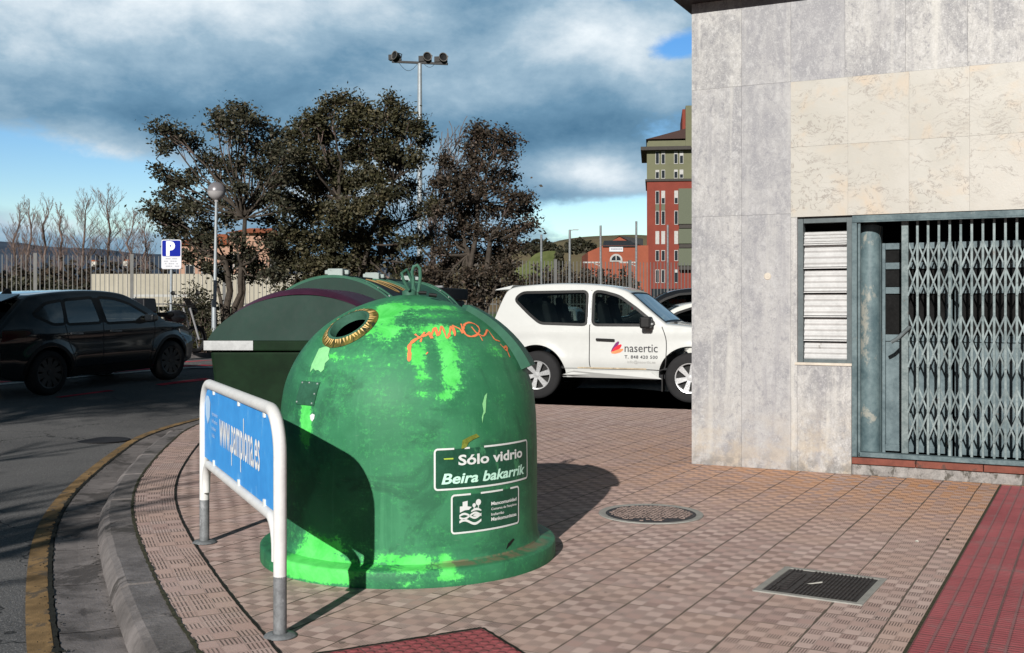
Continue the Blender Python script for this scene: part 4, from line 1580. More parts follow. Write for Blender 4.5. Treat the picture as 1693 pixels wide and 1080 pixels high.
    for pl, wpx in strokes:
        P = [ig_hit(x, y) for x, y in pl]
        P = [Vector((a, z, 0)) for a, z in [q for q in P if q]]
        if len(P) < 2: continue
        P = resample(P, .012) if len(P) > 2 else P
        w = wpx / 275 / 2
        A, Bq = [], []
        for i, p in enumerate(P):
            t = (P[min(i + 1, len(P) - 1)] - P[max(i - 1, 0)])
            r = ig_r(p.y)
            sl = abs((ig_r(min(1.55, p.y + .01)) - r) / .01)
            ks = math.sqrt(1 + sl * sl)
            t = Vector((t.x * r, t.y * ks, 0)).normalized()
            k = w * 1.25 * rnd.uniform(.55, 1.45)
            A.append(ig_pt(p.x + (-t.y * k) / r, p.y + t.x * k / ks, .003)); Bq.append(ig_pt(p.x - (-t.y * k) / r, p.y - t.x * k / ks, .003))
        gr.strip(A, Bq)
    gr.build('graffiti', M['orange_spray'], g)
    # the two stickers
    rc = .778

    def sticker(name, pxl, pxr, pyt, pyb, draw):
        al, _ = ig_hit(pxl[0], pxl[1]); ar, _ = ig_hit(pxr[0], pxr[1])
        _, zt_ = ig_hit(pxl[0], pyt); _, zb_ = ig_hit(pxl[0], pyb)
        W_ = (ar - al) * rc; H_ = zt_ - zb_
        fn = lambda off: (lambda x, y: ig_pt(al + x / rc, zb_ + y, off))
        m = MB()
        cr_ = .022

        def outline(inset):
            P = []
            r = cr_ - inset * .5
            for cx_, cy_, s in ((W_ - cr_, H_ - cr_, 0), (cr_, H_ - cr_, 1), (cr_, cr_, 2), (W_ - cr_, cr_, 3)):
                for k in range(6):
                    w = PI / 2 * (s + k / 5)
                    P.append((cx_ + (cr_ - inset) * math.cos(w), cy_ + (cr_ - inset) * math.sin(w)))
            P.append(P[0])
            Q = []
            for a_, b_ in zip(P, P[1:]):
                L = math.hypot(b_[0] - a_[0], b_[1] - a_[1])
                k = max(1, int(L / .03))
                Q += [(a_[0] + (b_[0] - a_[0]) * i / k, a_[1] + (b_[1] - a_[1]) * i / k) for i in range(k)]
            Q.append(Q[0])
            return Q
        m.grid(lambda u, v: fn(.0016)(.006 + (W_ - .012) * u, .006 + (H_ - .012) * v), 20, 4)
        s = m.build(name, M['sign_ground'], g)
        bd = MB()
        A, Bq = outline(0), outline(.010)
        ka, kb_ = [fn(.0034)(*p) for p in A], [fn(.0034)(*p) for p in Bq]
        gaps = draw['gaps']
        run = []
        for i in range(len(A)):
            x, y = A[i]
            bad = y > H_ - .004 and any(a <= x / W_ <= b for a, b in gaps)
            if bad:
                if len(run) > 1: bd.strip([ka[q] for q in run], [kb_[q] for q in run])
                run = []
            else: run.append(i)
        if len(run) > 1: bd.strip([ka[q] for q in run], [kb_[q] for q in run])
        bd.build('sticker_border', M['sticker_white'], s)
        draw['fn'](s, W_, H_, fn(.0036))

    def draw1(s, W_, H_, fn):
        m = MB()
        fit_text(m, fn, 'Sólo vidrio', W_ * .20, H_ * .585, W_ * .70, H_ * .235, bold=.028)
        m.build('lettering', M['sticker_white'], s)
        m = MB()
        fit_text(m, fn, 'Beira bakarrik', W_ * .06, H_ * .155, W_ * .88, H_ * .24, bold=.026, shear=.22)
        m.build('lettering', M['sticker_mint'], s)
    sticker('sticker', (717, 776), (871, 766), 742, 812, dict(fn=draw1, gaps=[(.13, .145), (.20, .22), (.30, .40)]))

    def draw2(s, W_, H_, fn):
        m = MB()
        bx, by, k = W_ * .10, H_ * .20, H_ * .64

        def q(x, y): return fn(bx + x * k * .98, by + y * k)
        # skyline with tower, two trees, a lens of water and a fish, waves below
        m.add([q(.02, .52), q(.02, .76), q(.14, .76), q(.14, .93), q(.36, .96), q(.36, .74), q(.55, .70), q(.42, .60), q(.25, .60)], [tuple(range(9))])
        for cx_, cy_, r in ((.86, .86, .125), (.66, .76, .08)):
            m.add([q(cx_ + r * math.cos(w * PI / 8), cy_ + r * math.sin(w * PI / 8)) for w in range(16)], [tuple(range(16))])
            m.add([q(cx_ - .02, cy_ - r - .1), q(cx_ + .02, cy_ - r - .1), q(cx_ + .02, cy_ - r + .02), q(cx_ - .02, cy_ - r + .02)], [(0, 1, 2, 3)])

        def wave(y0, amp, ph, th, x0=0., x1=1.):
            A = [q(x0 + (x1 - x0) * i / 24, y0 + amp * math.sin(ph + 2 * PI * i / 24) + th / 2) for i in range(25)]
            Bq = [q(x0 + (x1 - x0) * i / 24, y0 + amp * math.sin(ph + 2 * PI * i / 24) - th / 2) for i in range(25)]
            m.strip(A, Bq)
        m.strip([q(.52 + .48 * i / 10, .55 + .10 * math.sin(PI * i / 10)) for i in range(11)], [q(.52 + .48 * i / 10, .50 + .05 * math.sin(PI * i / 10)) for i in range(11)])
        wave(.36, .10, .3, .085)
        wave(.36, -.10, .3, .085)
        wave(.12, .09, .3, .10)
        m.add([q(.60, .36), q(.70, .41), q(.84, .40), q(.92, .35), q(.80, .31), q(.68, .32)], [(0, 1, 2, 3, 4, 5)])
        m.build('emblem', M['sticker_white'], s)
        m = MB()
        fit_text(m, fn, 'Mancomunidad', W_ * .515, H_ * .625, W_ * .43, H_ * .085, bold=.03)
        fit_text(m, fn, 'Comarca de Pamplona', W_ * .515, H_ * .50, W_ * .43, H_ * .060, bold=.016)
        fit_text(m, fn, 'Iruñerriko', W_ * .515, H_ * .36, W_ * .20, H_ * .065, bold=.022)
        fit_text(m, fn, 'Mankomunitatea', W_ * .515, H_ * .225, W_ * .43, H_ * .085, bold=.03)
        m.build('lettering', M['sticker_white'], s)
    sticker('sticker', (745, 850), (857, 842), 818, 884, dict(fn=draw2, gaps=[(.27, .34), (.37, .39), (.73, .79)]))
    # scratches and a yellow-green tape end over the sticker
    paint('tape_scrap', [[(762, 742), (764, 728), (775, 722), (787, 717), (792, 722), (781, 727), (772, 733), (770, 740)]], mk('olive_tape', (.16, .19, .03), .6, var=.4, scale=20), .0045)
    paint('paint_scratch', [[(796, 690), (799, 680), (797, 668), (801, 654), (805, 650), (803, 662), (803, 672), (802, 682), (798, 688), (797, 700)]], M['scraped'])
    paint('paint_scratch', [[(834, 911), (840, 898), (848, 890), (850, 892), (844, 900), (838, 909)]], M['trim'])
    paint('paint_scratch', [[(733, 758), (749, 757), (749, 759.5), (734, 760)]], mk('lime_scratch', (.35, .48, .06), .6), .0045)


igloo()


# ------------------------------------------------------------------ side-loading containers
def container(px0, Y0, wid, leng, Ht, rz, label, kind):
    X0 = (px0 - CX) / FPX * Y0
    c = thing('waste_container', label, 'waste container', (X0, Y0, 0), rz, 'waste containers standing along the kerb')
    zr = 1.16 if kind == 'violet' else 1.25                    # ledge where body and lid meet
    w2 = wid / 2
    b = MB()
    # body: tapering tub, local y runs away from the viewer
    lo, hi = .86, 1.0
    pr = [(lo * w2, .20), (hi * w2 - .03, zr - .07)]
    b.add([(-lo * w2 + .02, .06, .18), (lo * w2 - .02, .06, .18), (lo * w2 - .02, leng - .06, .18), (-lo * w2 + .02, leng - .06, .18),
           (-w2 + .03, .02, zr - .055), (w2 - .03, .02, zr - .055), (w2 - .03, leng - .02, zr - .055), (-w2 + .03, leng - .02, zr - .055)],
          [(3, 2, 1, 0), (4, 5, 6, 7), (0, 1, 5, 4), (1, 2, 6, 5), (2, 3, 7, 6), (3, 0, 4, 7)])
    body = b.build('body', M['bin_green'], c, bevel=.03)
    r = MB()
    r.box((0, leng / 2, zr - .012), (wid + .03, leng + .03, .088))
    r.build('rim', M['bin_green'], body, bevel=.012)
    ft_ = MB()
    for sx in (-1, 1):
        for yy in (.22, leng - .22):
            ft_.lathe([(0, -.04), (.09, -.04), (.10, -.02), (.10, .02), (.09, .04), (0, .04)], 18, Matrix.Translation((sx * w2 * .78, yy, .10)) @ Matrix.Rotation(R(90), 4, 'Y'))
            ft_.box((sx * w2 * .78, yy, .165), (.11, .16, .05))
    ft_.build('foot', M['black_rubber'], c, smooth=True)
    # arched lid
    hA = Ht - zr - .034

    def arch(u, k=1.0, dz=0.):
        x = -1 + 2 * u
        # raised cosine to straight shoulders
        z = (1 - abs(x) ** 2.05) ** .78
        return Vector((x * w2 * .995 * (1 - .02 * (1 - k)), 0, zr + .034 + hA * k * z + dz))
    n = 40

    def band(mb, y0, y1, k0, k1, thick=.0):
        mb.strip([arch(i / n, k0) + Vector((0, y0, 0)) for i in range(n + 1)], [arch(i / n, k1) + Vector((0, y1, 0)) for i in range(n + 1)])

    def ribs(mb, y0, y1, k, h):
        for a, b2 in ((y0, y0), (y1, y1)):
            mb.strip([arch(i / n, k) + Vector((0, a, 0)) for i in range(n + 1)], [arch(i / n, k) * 1 + Vector((0, b2, -h)) for i in range(n + 1)])
        band(mb, y0, y1, k, k)
    if kind == 'violet':
        e = MB()
        e.add([arch(i / n, .88) + Vector((0, .03 + .035 * (1 - abs(-1 + 2 * i / n)), 0)) for i in range(n + 1)] + [Vector((0, .0, zr + .034))],
              [(i, i + 1, n + 1) for i in range(n)])
        e.build('lid_end', M['bin_lid'], c, smooth=True)
        e = MB()
        e.add([arch(i / n, .88) + Vector((0, leng - .03, 0)) for i in range(n + 1)] + [Vector((0, leng - .02, zr + .034))], [(i + 1, i, n + 1) for i in range(n)])
        e.build('lid_end', M['bin_lid'], c, smooth=True)
        l = MB()
        ys = [(.045, .87), (.07, .90), (.17, .985), (.30, 1.0), (leng - .30, 1.0), (leng - .17, .985), (leng - .045, .87)]
        for (a, ka), (b2, kb_) in zip(ys, ys[1:]):
            band(l, a, b2, ka, kb_)
        l.build('lid', M['bin_violet'], c, smooth=True, weld=True)
        st = MB()
        st.box((-w2 + .205, -.019, zr - .008), (.43, .006, .082))
        st.build('reflective_strip', mk('grey_white_strip', (.40, .41, .41), .5, patch=((.16, .17, .16), 14, .64)), body)
        pn = MB()
        pn.box((.48, .003, (zr - .1) / 2 + .16), (.34, .03, zr - .34))
        pn.build('corner_panel', M['bin_green'], body, bevel=.008)
        kn = MB()
        kn.lathe([(0, -.02), (.032, -.02), (.036, 0)], 18, Matrix.Translation((.42, -.012, zr - .17)) @ Matrix.Rotation(R(90), 4, 'X') @ Matrix.Scale(-1, 4, (0, 0, 1)))
        kn.build('lock', M['sticker_white'], body)
        hd = MB()
        hd.prism([(.16, .10, Ht - .055), (.30, .10, Ht - .075), (.62, .10, Ht - .22), (.60, .10, Ht - .26), (.2, .10, Ht - .12)], (0, .12, 0))
        hd.build('lid_arm', M['bin_lid'], c, bevel=.01)
        tg = MB()
        tg.box((.50, .08, Ht - .225), (.06, .01, .03))
        tg.build('tag', M['sticker_white'], c)
    else:
        e = MB()
        e.add([arch(i / n, .94) + Vector((0, .03, 0)) for i in range(n + 1)] + [Vector((0, .0, zr + .034))], [(i, i + 1, n + 1) for i in range(n)])
        e.build('lid_end', M['bin_lid'], c, smooth=True)
        e = MB()
        e.add([arch(i / n, .94) + Vector((0, leng - .03, 0)) for i in range(n + 1)] + [Vector((0, leng - .02, zr + .034))], [(i + 1, i, n + 1) for i in range(n)])
        e.build('lid_end', M['bin_lid'], c, smooth=True)
        for y0, y1 in ((.03, .30), (leng - .30, leng - .03)):
            rb = MB()
            ribs(rb, y0, y0 + .05, 1.0, .03); ribs(rb, y0 + .07, y1 - .07, .955, .02); ribs(rb, y1 - .05, y1, 1.0, .05)
            rbo = rb.build('lid_rib', M['bin_rib'], c, smooth=True, sharp=35)
            bt = MB()
            for i in range(4, n - 3, 3):
                p = arch(i / n, .957) + Vector((0, (y0 + y1) / 2, .004))
                bt.ball(p, .012, 6)
            bt.build('bolt', M['box_grey'], rbo)
            hb = MB()
            hb.box((.02, (y0 + y1) / 2, Ht + .015), (.17, .20, .11))
            hb.box((.02, (y0 + y1) / 2 - .01, Ht + .03), (.27, .06, .05))
            hbo = hb.build('hinge_box', M['box_grey'], c, bevel=.012)
        mid = MB()
        band(mid, .29, leng - .29, .962, .962)
        mo = mid.build('lid', M['bin_grey'] if kind == 'slots' else M['bin_rib'], c, smooth=True)
        br = MB()
        br.box((0, leng / 2, Ht - .01), (.05, leng - .5, .035))
        br.build('lid_bar', M['trim'], c)
        if kind == 'slots':
            for q in range(2):
                ya = leng * (.44 + .26 * q)
                def sp(u, v):
                    uu = .60 + .22 * u + .0 * v
                    wv = math.sin(PI * min(1, max(0, u))) ** .6
                    return arch(uu, .962) + Vector((0, ya + (v - .5) * .20 * wv + .10 * (u - .5), .006))
                s1 = MB(); s1.grid(lambda u, v: sp(.04 + .92 * u, .5 + (v - .5) * 1.0), 14, 4)
                so = s1.build('slot', M['black_inside'], mo)
                s2 = MB()
                P = [sp(.02 + .96 * i / 14, 0) for i in range(15)] + [sp(.02 + .96 * i / 14, 1) for i in range(14, -1, -1)]
                s2.tube(P + [P[0]], .0075, 6)
                s2.build('slot_edge', M['slot_yellow'], mo, smooth=True)
    return c


container(497, 9.45, 1.66, 1.85, 1.655, R(-1), 'green waste container with violet arched lid, nearest of the row', 'violet')
container(548, 11.75, 1.72, 1.95, 1.83, R(-7), 'green waste container with two yellow edged slots in its grey lid', 'slots')
container(608, 14.15, 1.72, 1.95, 1.86, R(-12), 'plain green ribbed waste container standing between the slotted one and the dark flat-lidded one', 'plain')


def flat_bin():
    c = thing('waste_container', 'dark flat-lidded container at the far end of the row, right of the lifting hook', 'waste container', (at(694, 480, 16.9).x, 16.9, 0), R(-14), 'waste containers standing along the kerb')
    m = MB()
    m.box((0, .7, .85), (.66, 1.3, 1.46))
    m.build('body', M['trim'], c, bevel=.03)
    m = MB()
    m.box((0, .7, 1.68), (.74, 1.4, .19))
    l = m.build('lid', M['black_rubber'], c, bevel=.02)
    m = MB()
    m.box((0, -.004, 1.79), (.76, .05, .030))
    m.build('lid_edge', M['galv'], l)
    for x in (-.25, .25):
        m = MB()
        m.lathe([(0, -.03), (.08, -.03), (.09, 0), (.08, .03), (0, .03)], 16, Matrix.Translation((x, .25, .09)) @ Matrix.Rotation(R(90), 4, 'Y'))
        m.build('wheel', M['tyre'], c)


flat_bin()


# ------------------------------------------------------------------ tube frame with blue panel
def info_frame():
    p0 = ground_at(463, 1053); p1 = ground_at(338, 898)
    d = p1 - p0
    L = d.length
    rz = math.atan2(d.y, d.x)
    f = thing('pedestrian_barrier', 'white tubular pavement barrier holding a bright blue web address panel', 'barrier', p0, rz)
    Ht = 1.015
    r = .030
    cr = .20

    def loop(z_top, x0, x1, z_bot, rr):
        P = [(x0, 0, z_bot)]
        for k in range(9):
            a = PI / 2 * k / 8
            P.append((x0 + rr - rr * math.cos(a), 0, z_top - rr + rr * math.sin(a)))
        for k in range(9):
            a = PI / 2 * k / 8
            P.append((x1 - rr + rr * math.sin(a), 0, z_top - rr + rr * math.cos(a)))
        P.append((x1, 0, z_bot))
        return P
    m = MB()
    m.tube(loop(Ht, 0, L, .27, cr), r, 18)
    m.build('tube_frame', M['white_paint'], f, smooth=True)
    m = MB()
    # lower bar, its ends turned down along the posts
    zb = .52
    m.tube([(.062, .0, .33)] + loop(zb, .062, L - .062, .36, .14)[1:-1] + [(L - .062, 0, .33)], .026, 16)
    m.build('lower_bar', M['white_paint'], f, smooth=True)
    for x in (0, L):
        g = MB()
        g.tube([(x, 0, .002), (x, 0, .275)], .0305, 16)
        g.lathe([(.075, .001), (.065, .010), (.034, .016)], 18, Matrix.Translation((x, 0, .004)))
        g.build('post_sleeve', M['galv'], f, smooth=True)
    # panel with rounded upper corners
    x0, x1, z0, z1 = .034, L - .034, zb + .030, Ht - .029
    P = []
    rr = cr - .05
    for cx_, s in ((x1 - rr, 0), (x0 + rr, 1)):
        for k in range(7):
            w = PI / 2 * (s + k / 6)
            P.append((cx_ + rr * math.cos(w), 0, z1 - rr + rr * math.sin(w)))
    P += [(x0, 0, z0 + .0), (x1, 0, z0 + .0)]
    m = MB()
    m.prism([(x, -.004, z) for x, y, z in P], (0, .008, 0))
    pan = m.build('panel', M['blue_panel'], f)
    # the face turned to the road carries the writing; local +y faces left of the barrier
    side = 1
    nrm = Vector((-math.sin(rz), math.cos(rz), 0))
    mid = (p0 + p1) / 2
    if nrm.dot(Vector((0, 0, 0)) - mid) < 0: side = -1
    yy = side * .0062
    W = x1 - x0; Hh = z1 - z0
    # reading runs from the far post (left in view) to the near one
    fn = lambda x, y: Vector((x1 - x, yy, z0 + y))
    t = MB()
    fit_text(t, fn, 'www.pamplona.es', W * .265, Hh * .33, W * .55, Hh * .50, bold=.012)
    t.build('lettering', M['letter_white'], pan)
    t = MB()
    for k, (s, ln) in enumerate((('Ayuntamiento', .10), ('de Pamplona', .095), ('Iruñeko', .07), ('Udala', .05))):
        fit_text(t, fn, s, W * .135, Hh * (.66 - .10 * k), W * ln, Hh * .055, bold=.01)
    t.build('lettering', M['letter_pale'], pan)
    t = MB()
    sh = [(.02, .82), (.045, .90), (.085, .90), (.11, .82), (.10, .62), (.065, .50), (.03, .62)]
    t.add([fn(W * a, Hh * b) for a, b in sh], [tuple(range(7))])
    t.build('crest', M['letter_pale'], pan)
    for x in (.30, .95, L - .40):
        for z in (z1 - .005, z0 + .008):
            k = MB()
            k.box((x, yy * .9, z), (.030, .016, .034))
            k.build('clip', M['sticker_white'], f, bevel=.003)


info_frame()


# ------------------------------------------------------------------ covers in the pavement
def covers():
    c = ground_at(1076, 850.5)
    t = thing('manhole_cover', 'round worn manhole cover set among the pavement tiles', 'manhole cover', (c.x, c.y, .003))
    m = MB()
    m.lathe([(.323, .003), (.345, .006), (.372, .006), (.374, .0)], 48)
    m.build('cement_ring', M['cement'], t)
    m = MB()
    m.lathe([(0, .004), (.318, .004), (.320, .001), (.326, .001)], 48)
    cv = m.build('cover', M['iron'], t)
    m = MB()
    rnd = random.Random(8)
    for i in range(-9, 10):
        for j in range(-9, 10):
            x, y = i * .033 + (j % 2) * .016, j * .033
            if math.hypot(x, y) > .295 or y < -.20 + .03 * rnd.random() and abs(x) > .02 and rnd.random() < .75: continue
            a = rnd.choice([0, PI / 2]) + rnd.uniform(-.2, .2)
            m.box((x, y, .0065), (.026, .014, .006), Matrix.Rotation(a, 3, 'Z'))
    m.build('raised_pattern', M['iron_rust'], cv)
    P = [ground_at(*q) for q in ((1259, 977), (1306, 942), (1453, 960), (1415, 998))]
    c = sum(P, Vector()) / 4
    e = (P[3] - P[0]); rz = math.atan2(e.y, e.x)
    w = ((P[3] - P[0]).length + (P[2] - P[1]).length) / 2; h = ((P[1] - P[0]).length + (P[2] - P[3]).length) / 2
    t = thing('drain_cover', 'square dark iron access cover in a cement border near the red strip', 'access cover', (c.x, c.y, .003), rz)
    m = MB()
    b = .038
    for x, y, sx, sy in ((0, h / 2 + b / 2, w + 2 * b, b - .002), (0, -h / 2 - b / 2, w + 2 * b, b - .002), (-w / 2 - b / 2, 0, b - .002, h), (w / 2 + b / 2, 0, b - .002, h)):
        m.box((x, y, .001), (sx, sy, .008))
    m.build('cement_border', M['cement'], t, bevel=.002)
    m = MB()
    m.box((0, 0, -.002), (w - .006, h - .006, .008))
    for i in range(22):
        x = -w / 2 + .03 + i * (w - .06) / 21
        if i in (3, 4, 5): continue
        for j in range(6):
            m.box((x, -h / 2 + h * (j + .5) / 6, .004), (.009, h / 6 - .012, .006))
    cv = m.build('cover', M['iron'], t)
    m = MB()
    m.box((-w / 2 + .085, 0, .0045), (.060, h * .7, .005))
    for j in range(7):
        m.box((-w / 2 + .085, -h * .27 + j * h * .09, .008), (.034, h * .05, .005))
    m.build('cast_lettering_band', M['iron'], cv)
    pp = MB()
    pp.add([(-.05, -.015, .010), (-.01, -.005, .012), (.03, .02, .011), (.045, .016, .013), (.04, .0, .010), (.0, -.02, .011), (-.03, -.028, .010)], [tuple(range(7))])
    o = pp.build('paper_scrap', M['paper'])
    o.location = (c.x - .03, c.y + .01, .002)
    tag(o, 'torn pale paper scrap lying on the square iron cover', 'litter')


covers()


def litter():
    rnd = random.Random(12)
    for (px, py), m, lb in (((1516, 897), 'paper', 'small white crumb on the tiles near the red strip'), ((1567, 894), 'debris', 'small dark pebble on the tiles beside the red strip'),
                            ((705, 884), 'paper', None)):
        if lb is None: continue
        c = ground_at(px, py)
        mb = MB()
        mb.ball((0, 0, .006), .010, 8, (1.2, .9, .6))
        o = mb.build('pebble', M[m], smooth=True)
        o.location = (c.x, c.y, .002)
        tag(o, lb, 'litter')


litter()


# ------------------------------------------------------------------ cars
def inside(poly, x, z):
    c = False
    n = len(poly)
    for i in range(n):
        x1, z1 = poly[i]; x2, z2 = poly[(i + 1) % n]
        if (z1 > z) != (z2 > z) and x < (x2 - x1) * (z - z1) / (z2 - z1) + x1: c = not c
    return c


def round_poly(poly, r, k=4):
    out = []
    n = len(poly)
    for i in range(n):
        p0, p1, p2 = Vector(poly[i - 1]), Vector(poly[i]), Vector(poly[(i + 1) % n])
        d0 = (p0 - p1); d2 = (p2 - p1)
        a = min(r, d0.length * .45); b = min(r, d2.length * .45)
        q0 = p1 + d0.normalized() * a; q2 = p1 + d2.normalized() * b
        for j in range(k + 1):
            t = j / k
            out.append(tuple(q0 * (1 - t) ** 2 + p1 * 2 * t * (1 - t) + q2 * t * t))
    return out


def offset_poly(poly, d):
    n = len(poly)
    area = sum(poly[i][0] * poly[(i + 1) % n][1] - poly[(i + 1) % n][0] * poly[i][1] for i in range(n))
    s = 1 if area > 0 else -1
    out = []
    for i in range(n):
        p0, p1, p2 = Vector(poly[i - 1]), Vector(poly[i]), Vector(poly[(i + 1) % n])
        t = (p2 - p0)
        if t.length < 1e-9: t = p2 - p1
        t.normalize()
        out.append((p1.x + t.y * d * s, p1.y - t.x * d * s))
    return out


def densify(poly, step):
    out = []
    for i in range(len(poly)):
        a, b = poly[i], poly[(i + 1) % len(poly)]
        k = max(1, int(math.hypot(b[0] - a[0], b[1] - a[1]) / step))
        if math.hypot(b[0] - a[0], b[1] - a[1]) < 1e-6: continue
        out += [(a[0] + (b[0] - a[0]) * j / k, a[1] + (b[1] - a[1]) * j / k) for j in range(k)]
    return out


class Car:
    def __init__(c, name, label, cat, loc, rz, paint, S, group=None, detail=1, glass='glass'):
        c.S = S
        c.root = thing(name, label, cat, loc, rz, group)
        c.paint = paint
        top = S['top']
        x0, x1 = top[0][0], top[-1][0]
        c.x0, c.x1 = x0, x1
        tp = [Vector((a, b, 0)) for a, b in top]
        sm = resample(tp, .03)
        c.tx = [(p.x, p.y) for p in sm]
        w0 = S['w']; belt = S['belt']

        def top_z(x):
            q = c.tx
            if x <= q[0][0]: return q[0][1]
            lo, hi = 0, len(q) - 1
            while hi - lo > 1:
                m = (lo + hi) // 2
                if q[m][0] <= x: lo = m
                else: hi = m
            (xa, za), (xb, zb) = q[lo], q[hi]
            return za + (zb - za) * (x - xa) / max(1e-6, xb - xa)
        c.top = top_z
        xm = (x0 + x1) / 2; hl = (x1 - x0) / 2

        def Wd(x, z):
            u = abs((x - xm) / hl)
            w = w0 * (1 - S.get('plan', .13) * max(0, (u - .45) / .55) ** 2.4)
            if z > belt: w -= S.get('tumble', .30) * (z - belt) ** 1.15
            lowz = S['clear'] + .32
            if z < lowz: w -= .10 * ((lowz - z) / .32) ** 1.6
            sh = math.exp(-((z - (belt - .10)) / .07) ** 2) * .012 + math.exp(-((z - .62) / .10) ** 2) * .006
            for wx in S['wheels']:                             # swelling over the arches
                dd = math.hypot(x - wx, z - S['R'])
                w += .022 * math.exp(-((dd - S['R'] - .09) / .09) ** 2)
            return w + sh
        c.W = Wd

        def bot(x):
            zb = S['clear']
            u = x - x0
            if u < .5: zb += .14 * (1 - u / .5) ** 2
            u = x1 - x
            if u < .5: zb += .10 * (1 - u / .5) ** 2
            for wx in S['wheels']:
                Ra = S['R'] + S.get('gap', .07)
                dx = abs(x - wx)
                if dx < Ra:
                    zb = max(zb, S['R'] + math.sqrt(max(0, Ra * Ra - dx * dx)) * 1.0)
            return zb
        # stations, denser at arch edges
        ns = int(210 * detail)
        xs = [x0 + (x1 - x0) * i / ns for i in range(ns + 1)]
        for wx in S['wheels']:
            Ra = S['R'] + S.get('gap', .07)
            for k in (-1, 1):
                xs += [wx + k * Ra * q for q in (.999, 1.001, .985, .96, .93)]
        xs = sorted(set(round(x, 4) for x in xs if x0 <= x <= x1))
        nl = int(34 * detail)
        rings = []
        for x in xs:
            zb, zt = bot(x), top_z(x)
            zt = max(zt, zb + .06)
            zs = zt - min(.045, (zt - zb) * .3)
            half = [(Wd(x, zb) - .06, zb)] if False else []
            for k in range(nl + 1):
                z = zb + (zs - zb) * k / nl
                half.append((Wd(x, z), z))
            ws = half[-1][0]
            for q, zq in ((.985, .35), (.955, .62), (.88, .80), (.70, .91), (.4, .98)):
                half.append((ws * q, zs + (zt - zs) * zq))
            ring = [(x, y, z) for y, z in half] + [(x, 0, zt)] + [(x, -y, z) for y, z in reversed(half)]
            rings.append(ring)
        n = len(rings[0])
        V = [p for r in rings for p in r]
        F = []
        wins = [densify(round_poly(p, S.get('wr', .06)), .07) for p in S['windows']]
        winx = [offset_poly(p, .010) for p in wins]
        ws0, ws1 = S['screen']; rw0, rw1 = S['rear']
        for i in range(len(rings) - 1):
            for k in range(n):
                k2 = (k + 1) % n
                f = (i * n + k, i * n + k2, (i + 1) * n + k2, (i + 1) * n + k)
                cx_ = sum(V[q][0] for q in f) / 4; cy_ = sum(V[q][1] for q in f) / 4; cz_ = sum(V[q][2] for q in f) / 4
                side = k < nl or k2 > n - 1 - nl and k > n - 2 - nl and k < n - 1
                is_side = abs(cy_) > .55 * w0 and (k <= nl or n - 2 - nl <= k < n - 1)
                if is_side and any(inside(p, cx_, cz_) for p in winx): continue
                toppy = nl < k < n - 1 - nl or (k == nl)
                lim = Wd(cx_, cz_) * .90
                if (ws0 < cx_ < ws1 or rw0 < cx_ < rw1) and abs(cy_) < lim and nl < k < n - 2 - nl and cz_ > belt - .1: continue
                F.append(f)
        F.append(tuple(range(n)))
        F.append(tuple((len(rings) - 1) * n + k for k in reversed(range(n))))
        mb = MB()
        mb.add(V, F)
        c.body = mb.build('body', paint, c.root, smooth=True, sharp=38)
        # inside: floor, seats, wheel
        fl = MB()
        fl.box(((x0 + x1) / 2 - .05, 0, belt - .30), ((x1 - x0) * .60, w0 * 1.70, .03))
        fl.box((S['dash'], 0, belt - .14), (.42, w0 * 1.62, .26))
        for wx in S['wheels']:
            fl.box((wx, 0, S['R'] + .12), ((S['R'] + .055) * 2, w0 * 1.55, .03))
            fl.box((wx, 0, .50), (.10, w0 * 1.2, .10))
        fl.box(((x0 + x1) / 2, 0, S['clear'] + .03), ((S['wheels'][1] - S['wheels'][0]) - 2 * S['R'] - .2, w0 * 1.7, .06))
        fl.build('cabin_floor', M['seat'], c.root)
        hl_ = MB()
        xa, xb = S['rear'][1], S['screen'][0]
        hl_.grid(lambda u, v: Vector((xa + (xb - xa) * u, (2 * v - 1) * (Wd(xa + (xb - xa) * u, top_z(xa + (xb - xa) * u) - .1) - .035), top_z(xa + (xb - xa) * u) - .055 - .11 * abs(2 * v - 1) ** 5)), 12, 12)
        hl_.build('headliner', M['seat'], c.root, smooth=True)
        for sx in S['seats']:
            for sy in (-1, 1):
                st = MB()
                st.box((sx, sy * w0 * .43, belt - .16), (.50, .46, .2))
                st.box((sx - .27, sy * w0 * .43, belt + .10), (.12, .46, .56), Matrix.Rotation(R(-14), 3, 'Y'))
                st.box((sx - .36, sy * w0 * .43, belt + .40), (.09, .24, .16), Matrix.Rotation(R(-10), 3, 'Y'))
                st.build('seat', M['seat'], c.root, bevel=.04)
        sw = MB()
        sw.lathe([(.18 + .014 * math.cos(a * PI / 4), .014 * math.sin(a * PI / 4)) for a in range(8)], 20, Matrix.Translation((S['dash'] - .30, w0 * .43, belt + .05)) @ Matrix.Rotation(R(-65), 4, 'Y'), closed=True)
        sw.build('steering_wheel', M['trim'], c.root, smooth=True)
